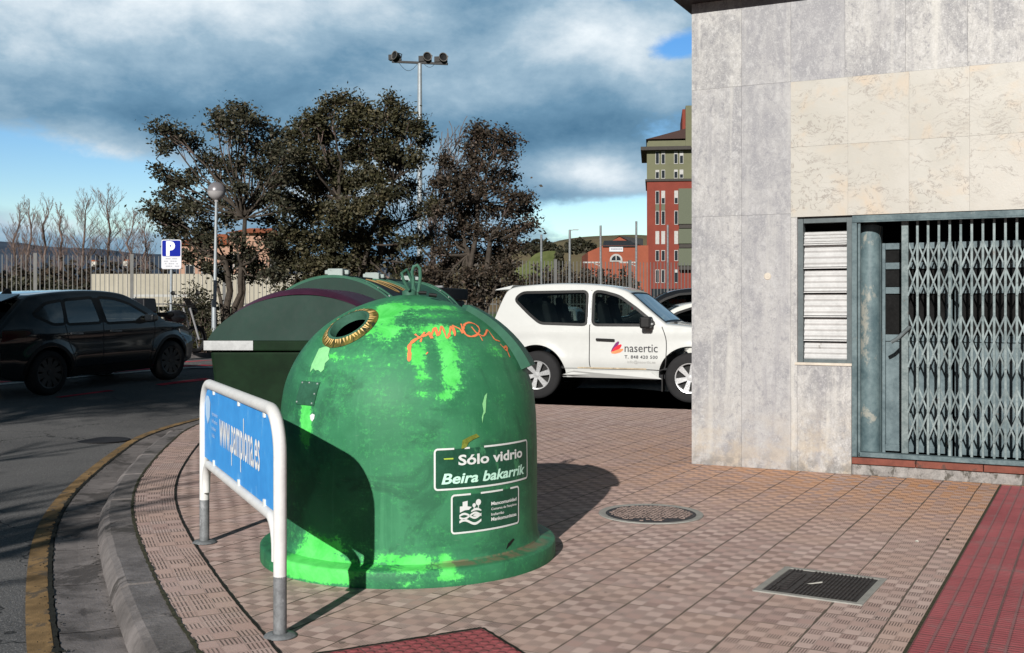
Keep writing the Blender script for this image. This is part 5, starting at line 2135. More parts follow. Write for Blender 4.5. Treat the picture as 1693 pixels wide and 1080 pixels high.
        # side windows, each with its dark surround
        for p in wins:
            for s in (-1, 1):
                g = MB()
                nn = len(p)
                cx_ = sum(q[0] for q in p) / nn; cz_ = sum(q[1] for q in p) / nn
                vs = [(cx_, s * (Wd(cx_, cz_) + .001), cz_)]
                for k in (.5, 1.):
                    vs += [(cx_ + (x - cx_) * k, s * (Wd(cx_ + (x - cx_) * k, cz_ + (z - cz_) * k) + .001), cz_ + (z - cz_) * k) for x, z in p]
                fs = [(0, 1 + i, 1 + (i + 1) % nn) for i in range(nn)] + [(1 + i, 1 + nn + i, 1 + nn + (i + 1) % nn, 1 + (i + 1) % nn) for i in range(nn)]
                g.add(vs, fs)
                go = g.build('window', M[glass], c.root, smooth=True)
                fr = MB()
                a = offset_poly(p, .030); b2 = offset_poly(p, -.014)
                a.append(a[0]); b2.append(b2[0])
                fr.strip([(x, s * (Wd(x, z) + .004), z) for x, z in a], [(x, s * (Wd(x, z) + .006), z) for x, z in b2])
                fr.build('window_frame', M['trim'], go)
        for nm, (a, b2) in (('windscreen', S['screen']), ('rear_window', S['rear'])):
            def pt(u, v, o=.004):
                x = a + (b2 - a) * u
                z = top_z(x)
                y = (v * 2 - 1) * Wd(x, z - .04) * .90
                drop = .045 * abs(v * 2 - 1) ** 3 * .4
                return Vector((x, y, z - drop + o))
            g = MB()
            g.grid(lambda u, v: pt(u, v), 8, 8)
            go = g.build(nm, M[glass], c.root, smooth=True)
            fr = MB()
            fr.strip([pt(0, i / 10, .008) for i in range(11)], [pt(.05, i / 10, .008) for i in range(11)])
            fr.strip([pt(1, i / 10, .008) for i in range(11)], [pt(.95, i / 10, .008) for i in range(11)])
            for v0, v1 in ((-.01, .05), (1.01, .95)):
                fr.strip([pt(i / 10, v0, .008) for i in range(11)], [pt(i / 10, v1, .008) for i in range(11)])
            fr.build('screen_frame', M['trim'], go)
        # wheels
        for wx in S['wheels']:
            for s in (-1, 1):
                c.wheel(wx, s, detail)

    def wheel(c, wx, s, detail):
        S = c.S
        Rw = S['R']; tw = S.get('tw', .24)
        yo = c.S['w'] * .985 if 'wy' not in S else S['wy']
        Mw = Matrix.Translation((wx, s * yo, Rw)) @ Matrix.Rotation(R(-90 * s), 4, 'X')      # local +z looks outwards
        rr = S.get('rim', .62) * Rw
        t = MB()
        prof = [(rr, -tw), (Rw * .93, -tw), (Rw * .99, -tw * .88), (Rw, -tw * .5), (Rw * .99, -tw * .12), (Rw * .95, -.006), (Rw * .86, .006), (rr * 1.03, .0), (rr, -.02)]
        t.lathe(prof, 36, Mw)
        w = t.build('wheel', M['tyre'], c.root, smooth=True, sharp=50)
        r = MB()
        r.lathe([(rr, -.02), (rr * 1.0, -.004), (rr * .93, -.008), (rr * .90, -.05), (rr * .88, -.12)], 36, Mw)
        n = S.get('spokes', 6)
        for k in range(n):
            a = 2 * PI * k / n + .25
            def q(rad, off, z):
                return Mw @ Vector((rad * math.cos(a) - off * math.sin(a), rad * math.sin(a) + off * math.cos(a), z))
            w1, w2 = rr * .11, rr * .19
            P = [q(rr * .12, -w1, -.022), q(rr * .12, w1, -.022), q(rr * .92, w2, -.014), q(rr * .92, -w2, -.014)]
            B = [q(rr * .12, -w1, -.06), q(rr * .12, w1, -.06), q(rr * .92, w2, -.05), q(rr * .92, -w2, -.05)]
            r.add(P + B, [(0, 1, 2, 3), (0, 4, 5, 1), (1, 5, 6, 2), (3, 7, 4, 0)])
        r.lathe([(0, -.010), (rr * .17, -.012), (rr * .2, -.03)], 16, Mw)
        r.build('rim', M['rim'] if S.get('rimmat') is None else S['rimmat'], w, smooth=True, sharp=30)
        d = MB()
        d.lathe([(0, -.09), (rr * .9, -.09)], 24, Mw)
        d.build('brake_disc', M['trim'], w)

    def side_poly(c, name, poly, mat, s, off=.006, parent=None, rnd=.03, thick=.0):
        g = MB()
        p = round_poly(poly, rnd, 3) if rnd else poly
        nn = len(p)
        cx_ = sum(q[0] for q in p) / nn; cz_ = sum(q[1] for q in p) / nn
        vs = [(cx_, s * (c.W(cx_, cz_) + off), cz_)]
        vs += [(x, s * (c.W(x, z) + off), z) for x, z in p]
        vs += [(x, s * (c.W(x, z) - .01), z) for x, z in p]
        fs = [(0, 1 + i, 1 + (i + 1) % nn) for i in range(nn)] + [(1 + i, 1 + nn + i, 1 + nn + (i + 1) % nn, 1 + (i + 1) % nn) for i in range(nn)]
        g.add(vs, fs)
        return g.build(name, mat, parent or c.root, smooth=True, sharp=30)

    def line(c, name, pts, w, mat, s, parent=None, off=.0025):
        g = MB()
        P = resample([Vector((a, b, 0)) for a, b in pts], .05)
        A, B = [], []
        for i, p in enumerate(P):
            t = (P[min(i + 1, len(P) - 1)] - P[max(i - 1, 0)]).normalized()
            a = p + Vector((-t.y, t.x, 0)) * w / 2; b = p - Vector((-t.y, t.x, 0)) * w / 2
            A.append((a.x, s * (c.W(a.x, a.y) + off), a.y)); B.append((b.x, s * (c.W(b.x, b.y) + off), b.y))
        g.strip(A, B)
        return g.build(name, mat, parent or c.root)


def white_suv():
    # three-door off-roader, front to the right in view; its right flank faces the camera
    S = dict(top=[(-2.10, .80), (-2.085, .98), (-2.05, 1.06), (-1.97, 1.30), (-1.83, 1.66), (-1.74, 1.775), (-1.55, 1.825), (-1.0, 1.86), (-.5, 1.855), (-.10, 1.82), (.13, 1.77), (.28, 1.70), (.56, 1.47), (.83, 1.255),
                  (.90, 1.225), (1.2, 1.195), (1.7, 1.13), (2.0, 1.06), (2.18, .95), (2.25, .80), (2.26, .60)],
             w=.925, belt=1.16, clear=.36, wheels=(-1.225, 1.225), R=.385, gap=.10, tumble=.27, plan=.12, tw=.25, rim=.60, spokes=6, wr=.07,
             windows=[[(-1.50, 1.70), (-.42, 1.715), (-.40, 1.20), (-1.16, 1.22), (-1.36, 1.37), (-1.62, 1.60)],
                      [(-.30, 1.715), (-.16, 1.71), (.10, 1.64), (.38, 1.45), (.70, 1.20), (-.29, 1.20)]],
             screen=(.27, .85), rear=(-2.0, -1.81), dash=.62, seats=(.05, -.85))
    a = Vector((.46, 17.45, 0)); b = Vector((2.68, 16.72, 0))          # contact points of the near wheels
    d = (b - a).normalized()
    rz = math.atan2(d.y, d.x)
    n = Vector((-d.y, d.x, 0))
    cen = (a + b) / 2 + n * .86
    c = Car('off_road_car', 'white three-door off-road car with lettering on its door', 'car', (cen.x, cen.y, 0), rz, M['white_car'], S)
    s = -1
    # painted seams
    for q in (-1, 1):
        seam = mk('panel_gap', (.05, .05, .05), .7) if q == -1 else seam
        door = c.line('door_seam', [(-.345, 1.74), (-.345, 1.18), (-.35, .58), (-.33, .50)], .014, seam, q)
        c.line('door_seam', [(-.33, .50), (.55, .50), (.78, .50), (.85, .56), (.87, .80), (.86, 1.0), (.80, 1.17)], .014, seam, q)
        c.line('sill_seam', [(-.80, .505), (-.345, .505)], .008, seam, q)
        c.side_poly('pillar', [(-.385, 1.73), (-.335, 1.73), (-.325, 1.20), (-.375, 1.20)], M['silver_car'], q, .0075, rnd=.005)
        c.side_poly('door_handle', [(-.24, .985), (.06, .975), (.06, .935), (-.24, .945)], M['trim'], q, .030, rnd=.015)
        c.side_poly('tail_light', [(-2.065, 1.14), (-1.93, 1.16), (-1.94, .96), (-2.05, .93)], M['tail'], q, .012, rnd=.02)
        c.side_poly('light_surround', [(-1.94, 1.16), (-1.875, 1.165), (-1.90, .88), (-2.0, .88), (-1.985, .95), (-1.92, .97)], M['trim'], q, .008, rnd=.01)
        c.side_poly('headlight', [(2.0, 1.0), (1.72, 1.02), (1.80, .86), (2.10, .84)], M['lamp_clear'], q, .01)
        # mirror
        m = MB()
        y = c.W(.60, 1.2)
        m.box((.58, q * (y + .13), 1.235), (.17, .24, .18))
        m.box((.60, q * (y + .02), 1.165), (.12, .12, .06))
        mo = m.build('mirror', M['trim'], c.root, bevel=.035)
        m = MB()
        m.box((.672, q * (y + .14), 1.215), (.012, .12, .03))
        m.build('mirror_indicator', M['lamp_clear'], mo, bevel=.004)
        # step under the doors, mud flaps
        m = MB()
        m.prism([(-.82, q * (.90), .40), (-.60, q * .90, .47), (.62, q * .90, .47), (.80, q * .905, .36), (.80, q * .80, .34), (-.82, q * .80, .36)], (0, q * .02, 0))
        m.build('side_skirt', M['white_car'], c.root, bevel=.01)
        m = MB()
        m.box((.80, q * .80, .30), (.02, .22, .26))
        m.build('mud_flap', M['trim'], c.root)
        m = MB()
        m.box((-1.66, q * .80, .30), (.02, .22, .24))
        m.build('mud_flap', M['trim'], c.root)
        # rust-coloured splash along the sill
        c.line('mud_splash', [(-.55, .515), (.55, .512)], .022, mk('sill_mud', (.46, .38, .27), .8, var=.4, scale=9) if q == -1 else M['kerb'], q, off=.004)
    # roof spoiler
    m = MB()
    m.prism([(-1.68, -.70, 1.83), (-1.99, -.66, 1.765), (-2.02, -.66, 1.745), (-1.74, -.70, 1.76)], (0, 1.38, 0))
    m.build('roof_spoiler', M['white_car'], c.root, bevel=.02)
    # bumpers
    m = MB()
    m.box((-2.09, 0, .64), (.16, 1.60, .26))
    m.build('rear_bumper', M['white_car'], c.root, bevel=.05)
    m = MB()
    m.box((-2.17, 0, .66), (.02, .5, .11))
    m.build('number_plate', M['plate'], c.root)
    wp = MB()
    wp.box((.90, -.25, 1.222), (.05, .7, .03), Matrix.Rotation(R(10), 3, 'Z'))
    wp.build('wiper', M['trim'], c.root)
    # lettering on the door: reads along +x on the right flank
    fn = lambda x, z: Vector((x, s * (c.W(x, z) + .004), z))
    t = MB()
    fit_text(t, fn, 'nasertic', .215, .775, .52, .13, bold=.006)
    t.build('lettering', M['txt_grey'], c.root)
    t = MB()
    fit_text(t, fn, 'T. 848 420 500', .215, .675, .52, .048, bold=.026, spacing=1.15)
    t.build('lettering', M['txt_grey'], c.root)
    t = MB()
    fit_text(t, fn, 'info@nasertic.es', .26, .60, .44, .042, bold=.004)
    t.build('lettering', M['txt_pale'], c.root)
    k = .19

    def leafp(nm, pts, mat, off):
        m = MB()
        m.add([Vector((x, s * (c.W(x, z) + off), z)) for x, z in pts], [tuple(range(len(pts)))])
        m.build(nm, mat, c.root)
    bx, bz = -.005, .775
    leafp('logo_leaf', [(bx, bz), (bx + .025, bz + .06), (bx + .08, bz + .14), (bx + .115, bz + .165), (bx + .135, bz + .155), (bx + .125, bz + .12), (bx + .07, bz + .05)], M['logo_purple'], .0036)
    leafp('logo_leaf', [(bx + .005, bz - .002), (bx + .055, bz + .06), (bx + .115, bz + .105), (bx + .165, bz + .12), (bx + .175, bz + .10), (bx + .15, bz + .055), (bx + .09, bz + .02)], M['logo_red'], .0042)
    leafp('logo_leaf', [(bx + .0, bz - .012), (bx + .07, bz + .018), (bx + .14, bz + .045), (bx + .195, bz + .05), (bx + .20, bz + .03), (bx + .15, bz - .01), (bx + .07, bz - .03), (bx + .02, bz - .028)], M['logo_orange'], .0048)


white_suv()


def grey_crossover():
    S = dict(top=[(-2.17, .78), (-2.16, .98), (-2.12, 1.08), (-2.0, 1.20), (-1.80, 1.38), (-1.60, 1.53), (-1.42, 1.575), (-.9, 1.615), (-.35, 1.625), (.15, 1.59), (.45, 1.52), (.80, 1.34), (1.15, 1.115), (1.28, 1.055),
                  (1.55, 1.02), (1.80, .96), (1.95, .86), (2.03, .70), (2.05, .55)],
             w=.915, belt=1.04, clear=.24, wheels=(-1.33, 1.335), R=.35, gap=.055, tumble=.36, plan=.17, tw=.23, rim=.70, spokes=10, wr=.06,
             windows=[[(-1.58, 1.26), (-1.30, 1.42), (-.98, 1.46), (-1.02, 1.10), (-1.25, 1.10)], [(-.95, 1.46), (-.35, 1.49), (-.29, 1.09), (-.98, 1.09)],
                      [(-.22, 1.49), (.12, 1.46), (.42, 1.37), (.96, 1.075), (-.17, 1.075)]],
             screen=(.42, 1.20), rear=(-2.06, -1.64), dash=.80, seats=(.05, -.85), rimmat=mk('dark_alloy', (.05, .05, .05), .4, .5))
    # near side wheels touch the road
    rzv = Vector((.42, .907, 0)).normalized()
    Yr = 16.9
    rear = Vector(((78 - CX) / FPX * Yr, Yr, 0))
    fr = rear + rzv * 2.665
    n = Vector((-rzv.y, rzv.x, 0))
    cen = (rear + fr) / 2 + n * .82
    z0 = gz(rear.x, rear.y); z1 = gz(fr.x, fr.y)
    c = Car('crossover_car', 'dark grey crossover parked in the shade across the road', 'car', (cen.x, cen.y, (z0 + z1) / 2), math.atan2(rzv.y, rzv.x), M['grey_car'], S, glass='glass_dark')
    c.root.rotation_euler = (0, -math.atan2(z1 - z0, 2.665), math.atan2(rzv.y, rzv.x))
    for q in (-1, 1):
        seam = M['trim']
        c.line('door_seam', [(-.255, 1.49), (-.25, 1.06), (-.27, .5), (-.30, .40)], .012, seam, q)
        c.line('door_seam', [(-1.03, 1.08), (-.98, .85), (-.86, .55), (-.80, .40)], .012, seam, q)
        c.line('door_seam', [(.92, 1.06), (.90, .8), (.82, .5), (.80, .4)], .012, seam, q)
        c.side_poly('pillar', [(-.37, 1.485), (-.20, 1.485), (-.15, 1.08), (-.31, 1.09)], M['trim'], q, .003, rnd=.005)
        c.side_poly('pillar', [(-1.0, 1.455), (-.93, 1.455), (-.955, 1.09), (-1.05, 1.10)], M['trim'], q, .003, rnd=.005)
        for hx in (-.95, -.12):
            c.side_poly('door_handle', [(hx, .955), (hx + .24, .945), (hx + .24, .915), (hx, .925)], M['galv'], q, .03, rnd=.012)
        c.side_poly('tail_light', [(-2.10, 1.03), (-1.72, 1.02), (-1.66, .98), (-1.72, .95), (-2.12, .86)], M['tail_dark'], q, .012, rnd=.02)
        c.side_poly('headlight', [(1.86, .83), (1.55, .90), (1.60, .80), (1.90, .74)], M['lamp_clear'], q, .01)
        for wx in S['wheels']:
            P = [(wx + .435 * math.cos(a * PI / 12), .35 + .435 * math.sin(a * PI / 12)) for a in range(0, 13)]
            c.line('arch_trim', P, .05, M['trim'], q, off=.008)
        c.line('sill_trim', [(-.88, .33), (.88, .33)], .13, M['trim'], q, off=.008)
        m = MB()
        y = c.W(.80, 1.1)
        m.box((.74, q * (y + .11), 1.13), (.15, .20, .13))
        m.build('mirror', M['grey_car'], c.root, bevel=.035)
    m = MB()
    m.box((-2.12, 0, .60), (.18, 1.55, .30))
    m.build('rear_bumper', M['trim'], c.root, bevel=.05)
    m = MB()
    m.prism([(-1.55, -.55, 1.58), (-1.86, -.5, 1.475), (-1.88, -.5, 1.455), (-1.6, -.55, 1.53)], (0, 1.08, 0))
    m.build('roof_spoiler', M['grey_car'], c.root, bevel=.015)
    m = MB()
    m.prism([(-1.25, -.02, 1.585), (-1.30, -.02, 1.66), (-1.36, -.02, 1.66), (-1.45, -.02, 1.57)], (0, .04, 0))
    m.build('roof_aerial', M['trim'], c.root, bevel=.008)
    m = MB()
    m.box((-2.205, 0, .80), (.02, .5, .11))
    m.build('number_plate', M['plate'], c.root)


grey_crossover()

HATCH = dict(top=[(-1.98, .70), (-1.97, .92), (-1.90, 1.05), (-1.76, 1.28), (-1.58, 1.45), (-1.3, 1.505), (-.6, 1.535), (-.1, 1.51), (.25, 1.43), (.62, 1.22), (.98, 1.01), (1.1, .975), (1.5, .91), (1.85, .82), (2.0, .66), (2.02, .5)],
             w=.865, belt=.96, clear=.20, wheels=(-1.27, 1.27), R=.31, gap=.05, tumble=.34, plan=.16, tw=.2, rim=.66, spokes=8, wr=.05,
             windows=[[(-1.50, 1.22), (-1.25, 1.37), (-.42, 1.41), (-.38, 1.0), (-1.35, 1.03)], [(-.32, 1.41), (-.02, 1.39), (.26, 1.30), (.78, 1.0), (-.28, 1.0)]],
             screen=(.22, .99), rear=(-1.88, -1.60), dash=.64, seats=(-.1, -.9))


def hatch(label, loc, rz, paint, sc_=1.0, zsc=1.0, grp=None):
    c = Car('parked_car', label, 'car', loc, rz, paint, HATCH, grp, detail=.6, glass='glass_dark')
    c.root.scale = (sc_, sc_, sc_ * zsc)
    for q in (-1, 1):
        c.side_poly('tail_light', [(-1.93, .98), (-1.70, 1.0), (-1.72, .80), (-1.94, .78)], M['tail'], q, .012, rnd=.02)
        c.side_poly('headlight', [(1.78, .76), (1.48, .84), (1.52, .72), (1.84, .66)], M['lamp_clear'], q, .01)
        m = MB()
        m.box((.60, q * (c.W(.6, 1.0) + .10), 1.03), (.13, .17, .11))
        m.build('mirror', paint, c.root, bevel=.03)
        c.line('door_seam', [(-.35, 1.41), (-.35, .97), (-.36, .4)], .012, M['trim'], q)
    return c


# behind the off-roader
hatch('off-white hatchback half hidden behind the bonnet of the white off-road car', (3.40, 21.2, gz(3.4, 21.2) + .03), R(178), M['pale_car'], 1.0, 1.0)
hatch('black high-roofed car whose roof shows above the off-white hatchback', (3.75, 25.0, gz(4, 25)), R(176), M['black_car'], 1.08, 1.05)
hatch('white car showing only its dark rear glass between bottle bank and off-road car', (.55, 21.3, gz(.5, 21.3) - .02), R(-100), M['white_car'], 1.0, .96)
hatch('small silver car beyond the fence beside the brick tower', (9.0, 68., .35), R(10), M['silver_car'], 1.0, 1.1)


# ------------------------------------------------------------------ motorbike
def motorbike():
    c = thing('motorbike', 'black motorbike parked beside the parking sign', 'motorbike', (at(256, 500, 23.5).x + .38, 23.5, .44), R(62))
    for x, nm in ((-.68, 'wheel'), (.70, 'wheel')):
        m = MB()
        Mw = Matrix.Translation((x, 0, .31)) @ Matrix.Rotation(R(90), 4, 'X')
        m.lathe([(.26 + .055 * math.cos(a * PI / 4), .055 * math.sin(a * PI / 4)) for a in range(8)], 24, Mw, closed=True)
        w = m.build(nm, M['tyre'], c, smooth=True)
        m = MB()
        for k in range(5):
            a = 2 * PI * k / 5
            m.tube([(x, 0, .31), (x + .25 * math.cos(a), 0, .31 + .25 * math.sin(a))], .012, 6)
        m.build('rim', M['galv'], w)
    m = MB()
    m.ball((.10, 0, .80), .26, 16, (1.25, .62, .62))
    m.build('fuel_tank', M['moto'], c, smooth=True)
    m = MB()
    m.ball((.0, 0, .45), .24, 12, (1.2, .6, .8))
    m.build('engine', M['galv'], c, smooth=True)
    m = MB()
    m.box((-.38, 0, .86), (.62, .26, .10))
    m.build('saddle', M['black_rubber'], c, bevel=.04)
    m = MB()
    m.box((-.82, 0, 1.06), (.38, .46, .30), taper=.85)
    m.box((-.78, 0, .88), (.3, .2, .06))
    m.build('top_box', M['moto'], c, bevel=.06)
    m = MB()
    m.tube([(.70, -.09, .31), (.42, -.10, 1.0)], .022, 8)
    m.tube([(.70, .09, .31), (.42, .10, 1.0)], .022, 8)
    m.build('fork', M['rim'], c, smooth=True)
    m = MB()
    m.tube([(.30, -.38, 1.10), (.40, -.2, 1.06), (.42, 0, 1.04), (.40, .2, 1.06), (.30, .38, 1.10)], .014, 8)
    m.build('handlebar', M['trim'], c, smooth=True)
    for s in (-1, 1):
        m = MB()
        m.tube([(.36, s * .30, 1.08), (.38, s * .36, 1.30)], .008, 6)
        m.ball((.38, s * .37, 1.33), .07, 10, (.4, 1, .7))
        m.build('mirror', M['trim'], c, smooth=True)
    m = MB()
    m.ball((.60, 0, .94), .11, 12)
    m.build('headlight', M['dark_glass'], c, smooth=True)
    m = MB()
    m.grid(lambda u, v: Vector((.56 + .10 * (1 - v) - .12 * v - .06 * abs(2 * u - 1), (u - .5) * .26 * (1 - .3 * v), 1.00 + .22 * v)), 6, 5)
    m.build('windshield', M['dark_glass'], c, smooth=True)
    m = MB()
    m.tube([(-.1, -.16, .30), (-.7, -.19, .42), (-.85, -.19, .46)], [.03, .05, .05], 10)
    m.build('exhaust', M['rim'], c, smooth=True)


motorbike()


# ------------------------------------------------------------------ street furniture
def street_lamp():
    Y = 26.5
    top = at(358, 316, Y)
    t = thing('street_lamp', 'slim grey street lamp with a round globe before the trees', 'street lamp', (top.x - .06, Y, .40))
    h = top.z - .40
    m = MB()
    m.tube([(0, 0, 0), (.0, 0, 1.2), (.02, 0, 1.25), (.055, 0, h - .24)], [.062, .058, .045, .035], 12)
    m.build('pole', M['pole'], t, smooth=True)
    m = MB()
    m.lathe([(0, .225), (.08, .21), (.15, .165), (.20, .10), (.222, .02), (.222, -.01)], 24, Matrix.Translation((.06, 0, h)))
    m.build('globe_cap', M['globe_top'], t, smooth=True)
    m = MB()
    m.lathe([(.220, -.01), (.21, -.07), (.17, -.14), (.11, -.19), (.05, -.22), (.045, -.27)], 24, Matrix.Translation((.06, 0, h)))
    m.build('globe', M['globe'], t, smooth=True)


street_lamp()


def parking_sign():
    Y = 24.5
    c = at(284, 421, Y)
    t = thing('parking_sign', 'blue parking sign with a white notice plate on a grey post', 'road sign', (c.x, Y, .40))
    z = lambda py: at(284, py, Y).z - .40
    w = 33 * Y / FPX
    m = MB()
    m.tube([(-.035, .02, 0), (-.01, .02, z(396))], .030, 10)
    m.build('post', M['pole'], t, smooth=True)
    m = MB()
    P = round_poly([(-w / 2, z(445)), (w / 2, z(445)), (w / 2, z(396.5)), (-w / 2, z(396.5))], .05)
    m.prism([(x, -.012, q) for x, q in P], (0, -.02, 0))
    bk = m.build('sign_plate', M['sign_white'], t)
    m = MB()
    P = round_poly([(-w / 2 + .02, z(424)), (w / 2 - .02, z(424)), (w / 2 - .02, z(398)), (-w / 2 + .02, z(398))], .035)
    m.prism([(x, -.033, q) for x, q in P], (0, -.004, 0))
    bp = m.build('blue_field', M['sign_blue'], bk)
    m = MB()
    hh = z(400.5) - z(421.5)
    fit_text(m, lambda x, y: Vector((-.115 + x, -.039, z(421.5) + y)), 'P', 0, 0, .20, hh, bold=.06)
    m.build('lettering', M['letter_white'], bp)
    m = MB()
    for k, ww in enumerate((.26, .34, .30, .36)):
        zz = z(428 + k * 4.1)
        n = 7
        for i in range(n):
            if (i + k) % 4 == 3: continue
            m.box((-ww / 2 + ww * (i + .5) / n, -.0335, zz), (ww / n * .78, .003, .018))
    m.build('small_print', M['sign_text'], bk)


parking_sign()


def floodlight():
    Y = 62.
    c = at(694, 104, Y)
    t = thing('floodlight_mast', 'tall floodlight mast with three lamps above the trees', 'floodlight', (c.x, Y, .3), R(-12))
    h = c.z - .3
    m = MB()
    m.tube([(0, 0, 0), (0, 0, h * .75), (0, 0, h - .05)], [.17, .14, .12], 12)
    m.build('pole', M['pole'], t, smooth=True)
    k = Y / FPX
    m = MB()
    m.box((0.0, 0, h), (96 * k, .13, .12), Matrix.Rotation(R(5), 3, 'Y'))
    m.build('crossbar', M['flood'], t)
    for x in (-39, 13, 40):
        m = MB()
        zz = h - x * k * math.tan(R(5))
        Mw = Matrix.Translation((x * k, -.15, zz + .30)) @ Matrix.Rotation(R(-75 if x < 0 else 78), 4, 'Y') @ Matrix.Rotation(R(55), 4, 'X')
        m.lathe([(0, -.24), (.13, -.22), (.18, -.08), (.24, .12), (.24, .15), (.2, .1), (0, .07)], 16, Mw)
        m.box((x * k, 0, zz + .12), (.5, .12, .1))
        m.box((x * k - .32, .05, zz + .26), (.34, .34, .30))
        m.tube([(x * k + .2, 0, zz + .1), (x * k + .28, 0, zz + .42), (x * k + .05, 0, zz + .5)], .03, 6)
        f = m.build('lamp', M['flood'], t, smooth=True, sharp=30)
        m = MB()
        m.lathe([(.22, .14), (.26, .15), (.26, .18), (.22, .17)], 16, Mw, closed=True)
        m.build('lamp_rim', M['flood_rim'], f, smooth=True)
    m = MB()
    m.tube([(-36 * k + (32 * k) * i / 10, .02, h - .05 - .42 * math.sin(PI * i / 10) + 3.0 * k * (1 - i / 10)) for i in range(11)], .012, 5)
    m.tube([(8 * k + (18 * k) * i / 10, .02, h - .10 - .18 * math.sin(PI * i / 10)) for i in range(11)], .012, 5)
    m.build('cable', M['trim'], t)


floodlight()


def fence():
    """palisade of thin uprights from left to right"""
    A = Vector((-24.0, 38.2, .30)); B = Vector((11.5, 48.5, .30))
    d = B - A
    L = d.length
    rz = math.atan2(d.y, d.x)
    t = thing('palisade_fence', 'long grey fence of thin steel uprights round the sports ground', 'fence', A, rz)
    n = 11
    pw = L / n
    Ht = 3.05
    bars = MB()
    k = int(pw / .155)
    rnd = random.Random(6)
    for i in range(1, k):
        x = pw * i / k
        bars.box((x, 0, Ht / 2 + .03), (.026, .026, Ht - .05 + rnd.uniform(-.02, .02)))
    for z in (.28, 1.25):
        bars.box((pw / 2, .03, z), (pw - .14, .03, .05))
    p0 = bars.build('fence_panel', M['fence'], t)
    po = MB()
    po.box((0, 0, Ht / 2 + .03), (.12, .10, Ht + .10))
    q0 = po.build('fence_post', M['fence'], t)
    for i in range(1, n):
        p = p0.copy(); col.objects.link(p); p.parent = t; p.location = (pw * i, 0, 0)
    for i in range(1, n + 1):
        q = q0.copy(); col.objects.link(q); q.parent = t; q.location = (pw * i, 0, 0)


fence()


def net_posts():
    first = None
    for px, pt, lb in ((895, 388, 'thin grey post behind the fence, leftmost of the row'), (993, 373, 'thin grey post before the brick hall, left of its sign'),
                       (1052, 366, 'thin grey post before the brick hall, right of its sign'), (1104, 372, 'thin grey post in front of the brick tower')):
        Y = 54.
        c = at(px, pt, Y)
        t = thing('net_post', lb, 'post', (c.x, Y, .3), 0, 'posts behind the fence')
        m = MB()
        m.tube([(0, 0, 0), (0, 0, c.z - .3)], .055, 8)
        m.build('pole', M['galv'], t, smooth=True)
        if px in (993, 1052):
            m = MB()
            zz = at(0, 434, Y).z - .3
            m.box((-.42, 0, zz), (.9, .07, .07))
            m.tube([(0, 0, zz - .2), (-.36, 0, zz - .03)], .025, 6)
            m.build('bracket', M['win_frame'], t)
    Y = 57.
    c = at(942, 380, Y)
    t = thing('road_lamp', 'slim lamp post with a short arm behind the fence', 'street lamp', (c.x, Y, .3))
    m = MB()
    m.tube([(0, 0, 0), (0, 0, c.z - .3)], [.09, .06], 10)
    m.build('pole', M['galv'], t, smooth=True)
    m = MB()
    m.tube([(0, 0, c.z - .34), (.22, 0, c.z - .30)], .025, 6)
    m.box((.32, 0, c.z - .30), (.28, .14, .05))
    m.build('lamp_head', M['pole'], t)


net_posts()


def goal():
    Y = 55.
    a = at(222, 491, Y); b = at(327, 491, Y)
    t = thing('goal', 'white goal frame on the playing field behind the fence', 'goal', (a.x, Y, .32))
    W = b.x - a.x
    h = a.z - .32
    m = MB()
    m.box((0, 0, h / 2), (.12, .12, h)); m.box((W, 0, h / 2), (.12, .12, h)); m.box((W / 2, 0, h + .062), (W + .12, .12, .12))
    m.build('goal_frame', M['win_frame'], t)
    m = MB()
    for x in (0, W):
        m.tube([(x, 0.1, h), (x, .8, h - .2), (x, 1.3, .02)], .025, 6)
    m.tube([(0, 1.3, .04), (W, 1.3, .04)], .025, 6)
    m.build('net_stay', M['galv'], t)


goal()


# ------------------------------------------------------------------ buildings far off
def pavilion():
    Y = 68.
    a = at(147, 453, Y); b = at(520, 453, Y)
    t = thing('pavilion', 'long cream pavilion with rounded corner behind the playing field', 'building', (a.x, Y, .32))
    W = b.x - a.x
    zt = a.z - .32; zb = at(0, 507, Y).z - .32
    m = MB()
    P = [(W, 0)] + [(W, 5)] + [(.0, 5)] + [(0 + .5 - .5 * math.cos(k * PI / 12), .5 - .5 * math.sin(k * PI / 12)) for k in range(7)]
    P = [(x, y, zb) for x, y in P]
    m.prism(list(reversed(P)), (0, 0, zt - zb))
    m.build('upper_wall', M['cream_wall'], t)
    m = MB()
    for i in range(1, 24):
        m.box((W * i / 24, -.004, (zt + zb) / 2), (.03, .02, zt - zb - .1))
    m.build('wall_joint', M['sill'], t)
    m = MB()
    m.box((W / 2, 2.6, zb / 2), (W - .8, 4.0, zb - .01))
    m.build('lower_wall', M['win_glass'], t)
    for i in range(12):
        m = MB()
        m.box((.5 + (W - 1) * i / 11, .35, zb / 2), (.22, .22, zb - .01))
        m.build('column', M['olive_panel'], t)
    m = MB()
    for i in range(11):
        m.box((.5 + (W - 1) * (i + .5) / 11, .55, .45), ((W - 1) / 11 - .3, .06, .85))
    m.build('parapet', M['cream_wall'], t)


pavilion()


